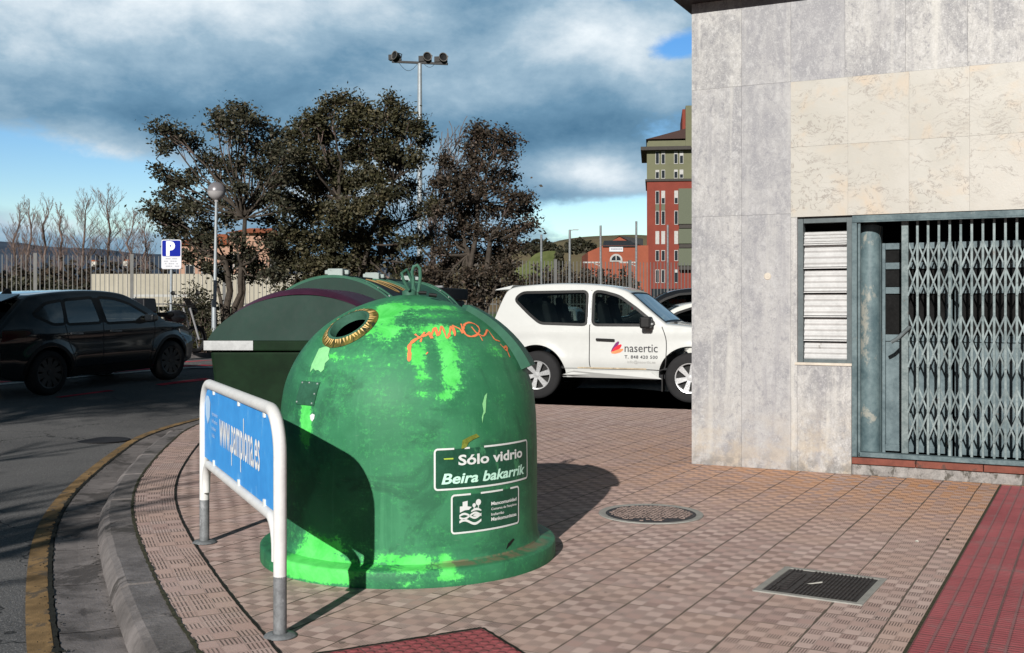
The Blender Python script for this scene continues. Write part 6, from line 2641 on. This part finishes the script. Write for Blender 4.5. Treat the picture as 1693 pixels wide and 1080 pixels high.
def pink_house():
    Y = 105.
    a = at(296, 450, Y); b = at(445, 450, Y)
    t = thing('pink_house', 'pinkish house with an orange tiled roof seen through the trees', 'house', (a.x, Y, .3))
    W = b.x - a.x
    z1 = at(0, 405, Y).z - .3; z2 = at(0, 386, Y).z - .3; z3 = at(0, 372, Y).z - .3
    m = MB()
    m.box((W * .30, 4, z1 / 2), (W * .6, 8, z1)); m.box((W * .78, 4.5, z2 / 2), (W * .44, 9, z2))
    m.build('wall', M['pink_wall'], t)

    def hip(x0, x1, z, zr, y0=-.4, y1=8.6):
        m = MB()
        dx = (x1 - x0) * .25
        m.add([(x0, y0, z), (x1, y0, z), (x1, y1, z), (x0, y1, z), (x0 + dx, (y0 + y1) / 2, zr), (x1 - dx, (y0 + y1) / 2, zr)], [(0, 1, 5, 4), (1, 2, 5), (2, 3, 4, 5), (3, 0, 4), (3, 2, 1, 0)])
        return m
    hip(-.3, W * .555, z1 + .01, z1 + 1.3).build('roof', M['roof_red'], t)
    hip(W * .53, W + .4, z2 + .01, z3, -.6, 9.6).build('roof', M['roof_red'], t)
    for x, z in ((.12, .55), (.30, .55), (.46, .55), (.66, .7), (.82, .7), (.12, .25), (.30, .25), (.66, .4), (.82, .4)):
        m = MB()
        m.box((W * x, -.02 - (0 if x < .5 else 0), z1 * z + .6), (.95, .06, 1.3))
        w = m.build('window', M['win_frame'], t)
        m = MB()
        m.box((W * x, -.06, z1 * z + .6), (.75, .04, 1.1))
        m.build('pane', M['win_glass'], w)


pink_house()


def tower():
    Y = 172.
    k = Y / FPX
    a = at(1069.5, 440, Y)
    rz = R(-7.4)
    t = thing('brick_tower', 'tall red brick apartment block with olive top floors', 'building', (a.x, Y, .3), rz)
    X = lambda px: (px - 1069.5) * k / math.cos(rz)
    Z = lambda py: at(0, py, Y).z - .3
    W = X(1230)
    D = 14.
    m = MB()
    m.box((W / 2, D / 2, Z(299) / 2), (W, D, Z(299)))
    m.build('brick_wall', M['brick'], t)
    m = MB()
    m.box((W / 2, D / 2, (Z(299) + Z(236)) / 2 + .003), (W, D, Z(236) - Z(299) - .006))
    m.build('olive_wall', M['olive_wall'], t)
    m = MB()
    m.box((W / 2, D / 2, Z(298.5)), (W + .5, D + .5, .35))
    m.build('string_course', M['band'], t)
    # jutting flat eave then set-back storey and pitched roof
    m = MB()
    m.box((X(1100), D / 2 - .2, Z(247)), (X(1139) - X(1058), D + 1.8, .55))
    m.build('eave', M['band'], t)
    m = MB()
    m.box((X(1105), D / 2, (Z(245) + Z(236)) / 2 + .3), (X(1139) - X(1069.5) - .2, D - .4, Z(236) - Z(245)))
    m.build('attic_wall', M['olive_wall'], t)
    m = MB()
    x0, x1 = X(1068), X(1134)
    zr0, zr1 = Z(236) + .5, Z(214)
    m.prism([(x0, -.3, zr0), (x1, -.3, zr0), (x1, -.3, zr1)], (0, D - 1, 0))
    m.build('roof', M['roof_brown'], t)
    m = MB()
    m.box((X(1129.5), D / 2, (Z(214) + Z(190)) / 2), (X(1132) - X(1127), D, Z(190) - Z(214) + 1.5))
    m.build('stair_wall', M['brick'], t)
    m = MB()
    m.box((X(1180), D / 2 - .3, (Z(236) + Z(188)) / 2), (X(1228) - X(1132.2), D + .8, Z(188) - Z(236) + 2.0))
    m.build('stair_tower', M['olive_wall'], t)
    # windows in pairs
    rng = [(251, 272), (281.5, 296), (316, 338), (349, 372), (382.5, 404), (414, 432), (446, 468)]
    rnd = random.Random(21)
    for i, (p0, p1) in enumerate(rng):
        cl = [1086.5, 1096, 1116.5, 1125.5] if i < 2 else [1086.5, 1096, 1117]
        for px in cl:
            z0, z1 = Z(p1), Z(p0)
            w = 6.2 * k
            m = MB()
            m.box((X(px), -.03, (z0 + z1) / 2), (w, .08, z1 - z0))
            o = m.build('window', M['win_frame'], t)
            blind = rnd.choice([0, 0, .35, .2, .55])
            if i == 4: blind = .9
            zz = z1 - .1 - (z1 - z0 - .2) * blind
            for q in (-1, 1) if False else (0,):
                m = MB()
                if zz - z0 - .2 > .1:
                    m.box((X(px), -.085, (z0 + .1 + zz) / 2), (w - .14, .03, zz - z0 - .10))
                    m.box((X(px), -.105, (z0 + .1 + zz) / 2), (.05, .01, zz - z0 - .12))
                    m.build('pane', M['win_glass'], o)
            if i == 2 and px < 1110:
                m = MB()
                m.box((X(px), -.025, (Z(338) + Z(349)) / 2), (w, .05, Z(338) - Z(349) - .06))
                m.build('spandrel', M['olive_panel'], t)
    # enclosed balconies, right
    for p0, p1 in ((314, 372), (380, 404), (412, 440)):
        m = MB()
        m.box((X(1120.5) + (X(1142) - X(1120.5)) / 2, -.7, (Z(p0) + Z(p1)) / 2), (X(1142) - X(1120.5), 1.3, Z(p0) - Z(p1)))
        o = m.build('balcony', M['olive_panel'], t)
        m = MB()
        m.box((X(1120.5) + (X(1142) - X(1120.5)) / 2, -.6, Z(p1) - .35), (X(1142) - X(1120.5) - .2, 1.1, .6))
        m.build('balcony_soffit', M['band'], o)
    m = MB()
    m.box((X(1110), -.06, Z(486)), (X(1146) - X(1080), .1, 1.6))
    m.build('shop_window', M['win_glass'], t)


tower()


def brick_hall():
    Y = 138.
    k = Y / FPX
    a = at(972, 433, Y)
    t = thing('brick_hall', 'low red brick hall with arched window and white name board', 'building', (a.x, Y, .2))
    X = lambda px: (px - 972) * k
    Z = lambda py: at(0, py, Y).z - .2
    D = 12.
    m = MB()
    P = [(X(972), 0, 0), (X(1072), 0, 0), (X(1072), 0, Z(406)), (X(997), 0, Z(406)), (X(972), 0, Z(417))]
    m.prism(P, (0, D, 0))
    w = m.build('wall', M['brick_low'], t)
    m = MB()
    m.add([(X(996), -.3, Z(407)), (X(1052), -.3, Z(407)), (X(1050), 5, Z(394)), (X(1004), 5, Z(394)), (X(996), -.3, Z(408)), (X(1052), -.3, Z(408)), (X(1050), 5.2, Z(396)), (X(1004), 5.2, Z(396))], [(0, 1, 2, 3), (7, 6, 5, 4), (0, 4, 5, 1), (1, 5, 6, 2), (3, 7, 4, 0)])
    m.build('roof', M['roof_black'], t)
    m = MB()
    m.prism([(X(1014), 6.5, Z(400)), (X(1072), 6.5, Z(400)), (X(1072), 6.5, Z(391)), (X(1034), 6.5, Z(386)), (X(1014), 6.5, Z(396))], (0, 9, 0))
    m.build('rear_gable', M['brick_low'], t)
    m = MB()
    m.add([(X(1032), 6.2, Z(385.4)), (X(1073), 6.2, Z(390)), (X(1073), 6.2, Z(402)), (X(1058), 6.2, Z(398)), ], [(0, 1, 2, 3)])
    m.add([(X(1032), 6.2, Z(385.2)), (X(1073), 6.2, Z(389.8)), (X(1073), 16, Z(389.8)), (X(1032), 16, Z(385.2))], [(0, 1, 2, 3)])
    m.build('rear_roof', M['roof_black'], t)
    m = MB()
    m.box((X(1018.5), -.10, Z(412)), (X(1030) - X(1007.5), .12, Z(408) - Z(416.5)))
    s = m.build('name_board', M['sign_white'], t)
    m = MB()
    for i in range(7):
        m.box((X(1011) + (X(1027) - X(1011)) * i / 6, -.17, Z(412)), (.16, .02, .20))
    m.build('board_letters', M['sign_text'], s)
    m = MB()
    r1 = X(1029) - X(1018.5); r0 = r1 - .22
    zc = Z(430.5)
    cx = X(1018.5)
    m.strip([(cx + r1 * math.cos(i * PI / 16), -.12, zc + r1 * math.sin(i * PI / 16)) for i in range(17)], [(cx + r0 * math.cos(i * PI / 16), -.12, zc + r0 * math.sin(i * PI / 16)) for i in range(17)])
    m.box((cx, -.10, zc - .1), (r1 * 2, .06, .15))
    m.box((cx, -.10, zc + r0 / 2), (.12, .04, r0))
    o = m.build('arched_window', M['win_frame'], t)
    m = MB()
    m.add([(cx + r0 * math.cos(i * PI / 16), -.06, zc + r0 * math.sin(i * PI / 16)) for i in range(17)], [tuple(range(17))])
    m.build('pane', M['win_glass'], o)


brick_hall()


def far_houses():
    for i, (px, py, w, lb) in enumerate(((157, 437, 9, 'tiny white house on the far slope left of the pale pavilion'), (211, 436, 11, 'tiny white house on the far slope above the pavilion'))):
        Y = 900.
        k = Y / FPX
        c = at(px, py, Y)
        t = thing('hill_house', lb, 'house', (c.x, Y, c.z - 2))
        m = MB()
        m.box((0, 0, 2.1), (w * k, 6, 4.2))
        m.build('wall', M['pale_wall'], t)
        m = MB()
        m.prism([(-w * k / 2 - .3, -3.3, 4.21), (w * k / 2 + .3, -3.3, 4.21), (w * k * .3, -3.3, 5.3), (-w * k * .3, -3.3, 5.3)], (0, 6.6, 0))
        m.build('roof', M['roof_red'], t)


far_houses()


def hills():
    def ridge(name, mat, Y, pts, depth, seed, amp):
        mb = MB()
        P = resample([Vector((at(px, py, Y).x, at(px, py, Y).z, 0)) for px, py in pts], Y * .006)
        n = len(P)
        rows = []
        for j in range(9):
            v = j / 8
            rows.append([(p.x, Y - depth * (1 - v) if v <= 1 else Y, max(-2, (p.y + amp * mnoise.noise(Vector((p.x / Y * 22, seed, v * 2)))) * (v ** .7) - 3 * (1 - v))) for p in P])
        back = [(p[0], Y + depth * .6, -5) for p in rows[-1]]
        rows.append(back)
        vs = [q for r in rows for q in r]
        fs = [(j * n + i, j * n + i + 1, (j + 1) * n + i + 1, (j + 1) * n + i) for j in range(len(rows) - 1) for i in range(n - 1)]
        mb.add(vs, fs)
        mb.build(name, mat, smooth=True)['kind'] = 'structure'
    ridge('far_hills', M['hill_far'], 4200, [(-900, 402), (-400, 398), (0, 402), (60, 406), (150, 410), (300, 420), (500, 428), (700, 440), (880, 452)], 1500, 3.3, 14)
    ridge('dry_hill', M['hill_near'], 420, [(700, 440), (800, 425), (862, 408), (905, 402), (925, 396), (960, 392), (1010, 389), (1060, 388), (1120, 392), (1300, 402), (1500, 420)], 160, 1.7, 1.0)
    ridge('green_bank', M['bank'], 210, [(850, 446), (868, 436), (880, 424), (893, 417), (920, 415), (925, 424), (928, 446)], 14, 5.5, .1)


hills()


# ------------------------------------------------------------------ trees
def leaf_quad(mb, p, s, rnd, up=.2):
    """one small folded leaf"""
    a = Vector((rnd.gauss(0, 1), rnd.gauss(0, 1), rnd.gauss(0, .7))).normalized()
    n = Vector((rnd.gauss(0, 1), rnd.gauss(0, 1), rnd.gauss(.4, 1)))
    b = a.cross(n)
    if b.length < 1e-3: return
    b.normalize()
    L, w = s, s * rnd.uniform(.42, .62)
    mb.v += [tuple(p - a * L * .5), tuple(p + b * w * .5), tuple(p + a * L * .5), tuple(p - b * w * .5)]
    o = len(mb.v) - 4
    mb.f.append((o, o + 1, o + 2, o + 3))
    mb.mi.append(0)


def limb(mb, a, b, r0, r1, rnd, wob=.12, n=6, sides=7):
    a, b = Vector(a), Vector(b)
    L = (b - a).length
    P, Rr = [], []
    off = Vector((0, 0, 0))
    for i in range(n + 1):
        t = i / n
        if 0 < i < n:
            off += Vector((rnd.gauss(0, 1), rnd.gauss(0, 1), rnd.gauss(0, .6))) * L * wob / n
        k = math.sin(PI * t) if i in (0, n) else 1
        P.append(a.lerp(b, t) + off * (1 - t * .5 if i < n else 0) * (0 if i == 0 else 1) + Vector((0, 0, -L * .06 * math.sin(PI * t))))
        Rr.append(r0 + (r1 - r0) * t)
    mb.tube(P, Rr, sides, cap=False)
    return P


def leafy_tree(name, label, base, forks, clumps, leafmat, seed, Y, leaf=.10, dens=1.0, group=None, twigs=True):
    """clumps: (px, py, r_px, weight) seen from the photo at distance about Y, spread in depth"""
    rnd = random.Random(seed)
    t = thing(name, label, 'tree', base, 0, group)
    bv = Vector(base)
    tr, tw, lf = MB(), MB(), MB()
    k = Y / FPX
    # trunks
    fk = []
    for (fx, fy, fr) in forks:
        p = at(fx, fy, Y + rnd.uniform(-.4, .4)) - bv
        limb(tr, (rnd.uniform(-.1, .1), rnd.uniform(-.1, .1), -.05), p, fr, fr * .55, rnd, .18, 7, 9)
        fk.append((p, fr * .55))
    for (px, py, rp, wt) in clumps:
        depth = rnd.uniform(-1.3, 1.3) * min(1.0, .35 + rp / 40)
        c = at(px, py, Y + depth) - bv
        r = rp * k * .93
        f, fr = min(fk, key=lambda q: (q[0] - c).length + (0 if q[0].z < c.z + .4 else 1.5))
        P = limb(tr, f, c, fr * rnd.uniform(.45, .7), .014, rnd, .28, 7, 6)
        # twigs through the clump
        ntw = max(7, int(20 * wt * (r / .5) ** 1.5))
        for q in range(ntw):
            d = Vector((rnd.gauss(0, 1), rnd.gauss(0, 1), rnd.gauss(.15, .9))).normalized()
            rr = r * rnd.uniform(.35, 1.12)
            s = P[-rnd.randrange(1, 4)]
            e = c + Vector((d.x * rr, d.y * rr * .9, d.z * rr * .85))
            limb(tw, s, e, .011, .004, rnd, .2, 3, 3)
            nl = int(rnd.uniform(40, 85) * dens)
            ts = .085 + .09 * rnd.random()
            for _ in range(nl):
                u = rnd.random() ** .6
                pp = s.lerp(e, .45 + .58 * u) + Vector((rnd.gauss(0, ts), rnd.gauss(0, ts), rnd.gauss(0, ts * .8)))
                leaf_quad(lf, pp, leaf * rnd.uniform(.6, 1.35), rnd)
    tr.build('trunk', M['bark'], t, smooth=True)
    if tw.f: tw.build('twigs', M['twig'], t)
    lf.build('crown', leafmat, t)
    return t


def oaks():
    Y = 29.
    g = 'trees clumped behind the containers'
    # sparse left tree: long open arms
    leafy_tree('evergreen_oak', 'open-branched evergreen tree reaching out left behind the lamp', (at(384, 520, Y).x, Y, .35),
               [(372, 430, .13), (398, 440, .11), (405, 360, .10), (352, 455, .07)],
               [(262, 212, 15, .8), (283, 215, 14, .8), (300, 224, 14, .8), (318, 236, 14, .8), (275, 240, 12, .7), (264, 285, 13, .8), (280, 296, 15, .9), (300, 300, 14, .8), (322, 290, 15, .8), (268, 325, 8, .4),
                (243, 346, 11, .7), (262, 350, 14, .8), (285, 352, 14, .9), (305, 345, 12, .7), (325, 352, 16, .9), (340, 368, 20, 1.1), (300, 372, 15, .8), (282, 388, 12, .6),
                (364, 198, 14, .9), (385, 186, 14, .9), (400, 178, 10, .7), (410, 196, 17, 1.), (432, 205, 18, 1.), (380, 212, 12, .7), (358, 192, 9, .6), (395, 226, 13, .8), (425, 235, 20, 1.1), (448, 220, 16, 1.), (455, 250, 20, 1.1),
                (355, 260, 16, .9), (375, 268, 18, 1.), (398, 275, 20, 1.), (430, 285, 24, 1.3), (365, 290, 18, 1.), (340, 268, 14, .8), (395, 312, 17, .9), (420, 325, 15, .9), (455, 300, 24, 1.3), (380, 335, 16, .9), (350, 325, 13, .7),
                (372, 365, 18, .9), (392, 395, 17, .9), (350, 395, 15, .8), (335, 410, 13, .7), (410, 420, 16, .8), (380, 430, 15, .8), (430, 440, 16, .8), (310, 425, 11, .6), (445, 400, 18, .9), (445, 360, 20, 1.), (440, 330, 18, .9), (455, 455, 16, .8), (415, 455, 14, .7), (370, 455, 14, .7), (345, 440, 14, .7), (325, 390, 14, .7), (310, 335, 12, .6), (290, 375, 12, .6), (270, 365, 10, .5), (470, 270, 18, .9), (462, 320, 18, .9), (470, 240, 16, .9), (478, 258, 18, 1.), (466, 292, 18, 1.), (474, 345, 18, 1.)],
               M['leaf_dark'], 11, Y, .105, .85, g)
    leafy_tree('evergreen_oak', 'dense dark evergreen tree, tallest in the clump behind the containers', (at(560, 520, Y + .8).x, Y + .8, .35),
               [(540, 420, .16), (590, 400, .16), (560, 330, .14), (500, 400, .12), (630, 380, .12), (650, 300, .09)],
               [(480, 225, 22, 1.2), (500, 205, 22, 1.2), (525, 190, 22, 1.3), (548, 175, 20, 1.3), (565, 165, 14, 1.), (585, 172, 17, 1.1), (603, 180, 16, 1.1), (610, 205, 22, 1.3), (575, 205, 28, 1.6), (535, 225, 30, 1.7),
                (630, 190, 14, 1.), (643, 165, 11, .9), (645, 185, 16, 1.1), (665, 185, 14, 1.), (685, 205, 20, 1.2), (655, 215, 24, 1.4), (700, 230, 18, 1.), (630, 245, 28, 1.5), (590, 250, 32, 1.8), (545, 270, 34, 1.9), (500, 250, 26, 1.4),
                (490, 290, 28, 1.5), (525, 310, 32, 1.7), (570, 305, 34, 1.9), (615, 295, 32, 1.7), (660, 265, 28, 1.5), (690, 265, 20, 1.), (480, 335, 26, 1.3), (515, 350, 32, 1.6), (560, 355, 34, 1.8), (605, 345, 32, 1.6), (650, 320, 28, 1.3),
                (470, 380, 24, 1.2), (500, 395, 30, 1.5), (545, 400, 34, 1.8), (590, 395, 34, 1.7), (635, 375, 26, 1.2), (480, 430, 26, 1.3), (520, 440, 30, 1.5), (565, 440, 32, 1.7), (605, 435, 30, 1.5), (640, 420, 24, 1.1), (660, 450, 20, 1.), (545, 470, 26, 1.2), (600, 470, 26, 1.2), (500, 468, 22, 1.1), (462, 455, 22, 1.1), (455, 415, 20, 1.), (470, 490, 22, 1.), (520, 495, 24, 1.1), (575, 498, 24, 1.1), (630, 488, 24, 1.1), (665, 480, 22, 1.), (690, 470, 20, .9),
                (690, 430, 20, .8), (700, 395, 18, .7), (690, 350, 18, .7), (680, 310, 18, .8), (715, 340, 14, .5), (670, 400, 20, .9)],
               M['leaf_olive'], 23, Y + .8, .105, .92, g)
    leafy_tree('evergreen_oak', 'brown-tinged evergreen tree at the right end of the clump', (at(785, 520, Y + .4).x, Y + .4, .35),
               [(775, 420, .13), (810, 400, .12), (790, 330, .10), (835, 430, .08)],
               [(790, 212, 9, .7), (785, 225, 14, .9), (805, 218, 14, .9), (825, 222, 14, .9), (840, 235, 14, .8), (780, 248, 17, 1.), (810, 248, 20, 1.1), (838, 262, 18, .9), (790, 275, 18, .9), (820, 285, 18, .9), (845, 290, 12, .7),
                (800, 310, 18, .8), (830, 318, 18, .9), (852, 325, 14, .8), (868, 328, 11, .7), (870, 350, 13, .8), (845, 350, 18, .9), (815, 350, 20, 1.), (785, 345, 18, .8), (878, 372, 9, .6), (860, 380, 18, 1.), (830, 385, 22, 1.2), (795, 385, 22, 1.1),
                (765, 400, 20, .9), (850, 410, 20, 1.1), (820, 420, 24, 1.3), (785, 425, 24, 1.2), (750, 430, 20, .9), (840, 445, 22, 1.2), (805, 455, 24, 1.3), (770, 460, 24, 1.2), (735, 465, 20, 1.), (855, 470, 14, .9), (825, 482, 22, 1.2), (790, 488, 22, 1.2), (755, 490, 20, 1.), (715, 485, 20, 1.), (705, 450, 18, .8), (725, 415, 18, .7), (740, 385, 16, .6), (755, 355, 16, .6), (760, 320, 14, .5), (770, 290, 14, .6), (735, 445, 18, .8), (850, 495, 14, .8), (770, 375, 16, .8), (738, 268, 13, .35), (748, 305, 14, .45), (722, 300, 13, .35), (725, 345, 14, .4), (745, 335, 14, .4)],
               M['leaf_brown'], 37, Y + .4, .10, .88, g)


oaks()


def bare_tree(name, label, base, h, seed, mat, spread=.55, upright=0., levels=5, r0=None, group=None, kids=(3, 4), first=.28, thin=.0035, leader=True, bark=None):
    rnd = random.Random(seed)
    t = thing(name, label, 'tree', base, 0, group)
    tr, tw = MB(), MB()
    r0 = r0 or h * .016

    def grow(p, d, L, r, lev):
        n = 4
        P = [p]
        q = p.copy()
        dd = d.copy()
        for i in range(n):
            dd = (dd + Vector((rnd.gauss(0, .10), rnd.gauss(0, .10), rnd.gauss(0, .05) + upright * .12))).normalized()
            q = q + dd * L / n
            P.append(q.copy())
        r1 = max(thin, r * .58)
        mb = tr if lev <= 1 else tw
        mb.tube(P, [r + (r1 - r) * i / n for i in range(n + 1)], 7 if lev == 0 else (5 if lev < 3 else 3), cap=False)
        if lev >= levels: return
        k = rnd.randint(*kids)
        for j in range(k):
            s = rnd.uniform(.35, 1.0) if j else 1.0
            idx = min(n, max(1, int(s * n)))
            pp = P[idx]
            a = rnd.uniform(0, 2 * PI)
            side = dd.cross(Vector((math.cos(a), math.sin(a), .01)))
            if side.length < 1e-3: continue
            side.normalize()
            sp = spread * rnd.uniform(.6, 1.25) * (.35 if (j == 0 and leader) else 1)
            nd = (dd + side * sp + Vector((0, 0, upright * .35))).normalized()
            grow(pp, nd, L * rnd.uniform(.60, .82), max(thin, r1 * (1. if j == 0 else rnd.uniform(.55, .8))), lev + 1)
    grow(Vector((0, 0, -.05)), Vector((rnd.uniform(-.05, .05), rnd.uniform(-.05, .05), 1)), h * first, r0, 0)
    # scale to the height wanted
    mx = max(v[2] for v in tr.v + tw.v)
    s = h / mx
    for m in (tr, tw): m.v = [(a * s, b * s, c * s) for a, b, c in m.v]
    tr.build('trunk', bark or mat, t, smooth=True)
    tw.build('crown', mat, t)
    return t


def feather_tree(name, label, base, h, seed, mat, wide, group):
    """leader with many rising side branches, as a winter poplar"""
    rnd = random.Random(seed)
    t = thing(name, label, 'tree', base, 0, group)
    tr, tw = MB(), MB()
    lean = Vector((rnd.uniform(-.05, .09), 0, 0))
    P = [Vector((lean.x * h * (i / 10) ** 1.5 + rnd.gauss(0, .012) * h, rnd.gauss(0, .012) * h, h * i / 10)) for i in range(11)]
    tr.tube(P, [.018 * h * (1 - i / 10.6) ** .8 + .012 for i in range(11)], 7, cap=False)
    nb = 46
    for k in range(nb):
        u = .16 + .80 * (k / nb) ** .9
        i = min(9, int(u * 10)); p = P[i].lerp(P[i + 1], u * 10 - i)
        L = h * (.50 if wide > .3 else .36) * (1 - u * .72) * rnd.uniform(.6, 1.15) * (.55 + min(1, u / .35) * .45)
        a = rnd.uniform(0, 2 * PI)
        d = Vector((math.cos(a) * wide * 3.2, math.sin(a) * wide * 3.2, 1.0)).normalized()
        q = p.copy(); B = [q.copy()]
        for j in range(5):
            d = (d + Vector((rnd.gauss(0, .06), rnd.gauss(0, .06), .10))).normalized()
            q = q + d * L / 5; B.append(q.copy())
        r = .0042 * h * (1 - u * .6)
        tw.tube(B, [r * .8, r * .62, r * .48, r * .34, r * .22, .009], 4, cap=False)
        for m in range(rnd.randint(9, 13)):
            w = rnd.uniform(.15, 1.0); j = min(4, int(w * 5)); s0 = B[j].lerp(B[j + 1], w * 5 - j)
            a2 = rnd.uniform(0, 2 * PI)
            d2 = (d + Vector((math.cos(a2), math.sin(a2), .3)) * rnd.uniform(.35, .7)).normalized()
            l2 = L * rnd.uniform(.15, .34)
            e = s0 + d2 * l2
            tw.tube([s0, s0.lerp(e, .5) + Vector((0, 0, -.02 * l2)), e], [.014, .011, .007], 3, cap=False)
            for y in range(3):
                s1 = s0.lerp(e, rnd.uniform(.3, .8)); e1 = s1 + (d2 + Vector((rnd.gauss(0, .5), rnd.gauss(0, .5), .3))).normalized() * l2 * .5
                tw.tube([s1, e1], [.010, .006], 3, cap=False)
    tr.build('trunk', mat, t, smooth=True)
    tw.build('crown', mat, t)
    return t


def bare_trees():
    Y = 31.5
    c = at(722, 500, Y)
    bare_tree('bare_tree', 'leafless grey tree between the two dense evergreens', (c.x, Y, .35), at(0, 196, Y).z - .35, 5, M['twig_grey'], .70, .16, 6, .12, thin=.009, kids=(3, 4))
    # slim pale trunk in front of the left tree
    Y = 28.
    # poplars far left
    tops = [(25, 345, 0), (48, 337, 1), (70, 335, 2), (104, 342, 3), (139, 332, 4), (181, 322, 5), (207, 352, 6), (240, 368, 7)]
    words = ['thin leafless poplar, leftmost of the row beyond the fence', 'leafless poplar second from the left end of the far row', 'leafless poplar third from the left end of the far row',
             'slim leafless poplar standing alone mid row', 'broad leafless poplar just left of the tallest one', 'tallest and broadest leafless poplar of the far row', 'leaning leafless poplar just right of the tallest one', 'low leafless poplar at the right end of the far row']
    for (px, py, i) in tops:
        Y = 118. + (i % 3) * 5
        c = at(px, 440, Y)
        h = at(0, py, Y).z
        wide = i in (4, 5, 6)
        feather_tree('poplar', words[i], (c.x, Y, 0.1), h, 40 + i, M['twig'], .20 if not wide else .36, 'leafless poplars beyond the fence')


bare_trees()


def shrub(name, label, cat, c, size, mat, seed, n, leaf=.09, kind=None, dens=1.):
    rnd = random.Random(seed)
    lf, tw = MB(), MB()
    t = thing(name, label, cat, c)
    for i in range(n):
        # upper surface biased points in an uneven mound
        u, v = rnd.uniform(-1, 1), rnd.uniform(-1, 1)
        hh = size[2] * (.55 + .45 * mnoise.noise(Vector((u * size[0] * 1.3 + seed, v * 2, .3))) + .25 * rnd.random()) * (1 - .25 * abs(u) ** 4)
        z = hh * rnd.random() ** .6
        e = Vector((u * size[0] / 2, v * size[1] / 2, max(.02, z)))
        if i % 4 == 0:
            s = Vector((e.x * .8 + rnd.gauss(0, .05), e.y * .7, 0))
            tw.tube([s, s.lerp(e, .5) + Vector((rnd.gauss(0, .05), rnd.gauss(0, .05), 0)), e], [.012, .008, .004], 3, cap=False)
        for q in range(int(10 * dens)):
            leaf_quad(lf, e + Vector((rnd.gauss(0, .12), rnd.gauss(0, .12), rnd.gauss(0, .09))), leaf * rnd.uniform(.6, 1.4), rnd)
    if tw.f: tw.build('stem', M['twig'], t)
    lf.build('foliage', mat, t)
    return t


def plants():
    Y = 25.6
    a = at(330, 555, Y)
    shrub('hedge', 'low clipped hedge along the far pavement left of the violet container', 'hedge', (a.x + .1, Y, .38), (1.6, .7, .62), M['leaf_hedge'], 3, 420, .055)
    Y = 27.6
    a = at(316, 500, Y)
    shrub('shrub', 'dark shrub between the parking sign and the street lamp', 'shrub', (a.x, Y, .38), (1.15, .9, 1.75), M['leaf_dark'], 8, 560, .085)
    Y = 30.
    a = at(400, 520, Y)
    shrub('weeds', 'green weeds at the foot of the left trees', 'weeds', (a.x - .9, Y, .36), (3.4, 1.0, .45), M['leaf_green'], 14, 420, .07)
    # hedgerow beyond the field, left
    Y = 96.
    a, b = at(-30, 440, Y), at(300, 440, Y)
    shrub('hedgerow', 'dark brown hedgerow behind the left fence', 'hedge', ((a.x + b.x) / 2, Y, .2), (b.x - a.x, 4., 5.6), M['leaf_brown'], 5, 3200, .34)
    Y = 88.
    a, b = at(-30, 440, Y), at(140, 440, Y)
    shrub('hedgerow', 'low dark hedge under the poplars at the left edge', 'hedge', ((a.x + b.x) / 2, Y, .2), (b.x - a.x, 4., 4.0), M['leaf_dark'], 6, 1500, .34)
    # scrub behind the right-hand fence
    Y = 76.
    a, b = at(850, 440, Y), at(1060, 440, Y)
    shrub('scrub', 'brown leafless scrub behind the right part of the fence', 'shrub', ((a.x + b.x) / 2, Y, .2), (b.x - a.x, 4., 4.3), M['leaf_brown'], 7, 3600, .26)
    for i, (px, py, w, h, lb) in enumerate(((884, 402, 40, 16, 'dark tree on the hillside, left of the lone lamp'), (925, 418, 7, 22, 'small dark tree at the end of the green bank'), (960, 400, 50, 12, 'band of dark trees along the dry hillside'), (905, 404, 30, 12, 'dark trees on the hill crest above the green bank'))):
        Y = 200. if i == 1 else 262.
        k = Y / FPX
        c = at(px, py + h / 2 + 6, Y)
        shrub('hill_trees', lb, 'trees', (c.x, Y, c.z - 1), (w * k, 6, h * k + 2), M['leaf_dark'], 30 + i, 300, .8)


plants()


# trees standing behind the viewer, beside the road: their shade falls on the carriageway and the parked car
def shade_trees():
    for i, (x, y, h) in enumerate(((-7.9, -4.2, 6.6), (-9.6, -6.0, 7.4), (-11.0, -3.4, 7.0), (-9.0, -9.5, 7.2), (-9.9, -.9, 6.2), (-8.3, -1.8, 5.6), (-11.8, -5.6, 7.2))):
        bare_tree('street_tree', 'leafless street tree beside the road, one of the row behind the viewer', (x, y, -.1), h, 70 + i, M['twig_grey'], .60, .10, 4, .17, 'street trees behind the viewer', kids=(3, 4), first=.36, thin=.032)
    rnd = random.Random(77)
    for i, (x, y) in enumerate(((-11.2, -.6), (-12.6, -.7), (-14.0, -1.0), (-15.8, -.8))):
        t = thing('street_evergreen', 'evergreen street tree left of the road behind the viewer', 'tree', (x, y, -.1), 0, 'evergreens behind the viewer')
        tr, lf = MB(), MB()
        limb(tr, (0, 0, 0), (0.1, 0, 7.0), .16, .08, rnd, .1, 6, 8)
        for k in range(120):
            d = Vector((rnd.gauss(0, 1), rnd.gauss(0, 1), rnd.gauss(0, 1))).normalized() * rnd.random() ** .4
            c = Vector((d.x * 1.9, d.y * 1.9, 8.25 + d.z * 1.15))
            if k % 5 == 0: limb(tr, (0.08, 0, 6.2), c, .03, .01, rnd, .1, 3, 4)
            for q in range(34):
                leaf_quad(lf, c + Vector((rnd.gauss(0, .22), rnd.gauss(0, .22), rnd.gauss(0, .18))), .17, rnd)
        tr.build('trunk', M['bark'], t, smooth=True)
        lf.build('crown', M['leaf_dark'], t)


shade_trees()
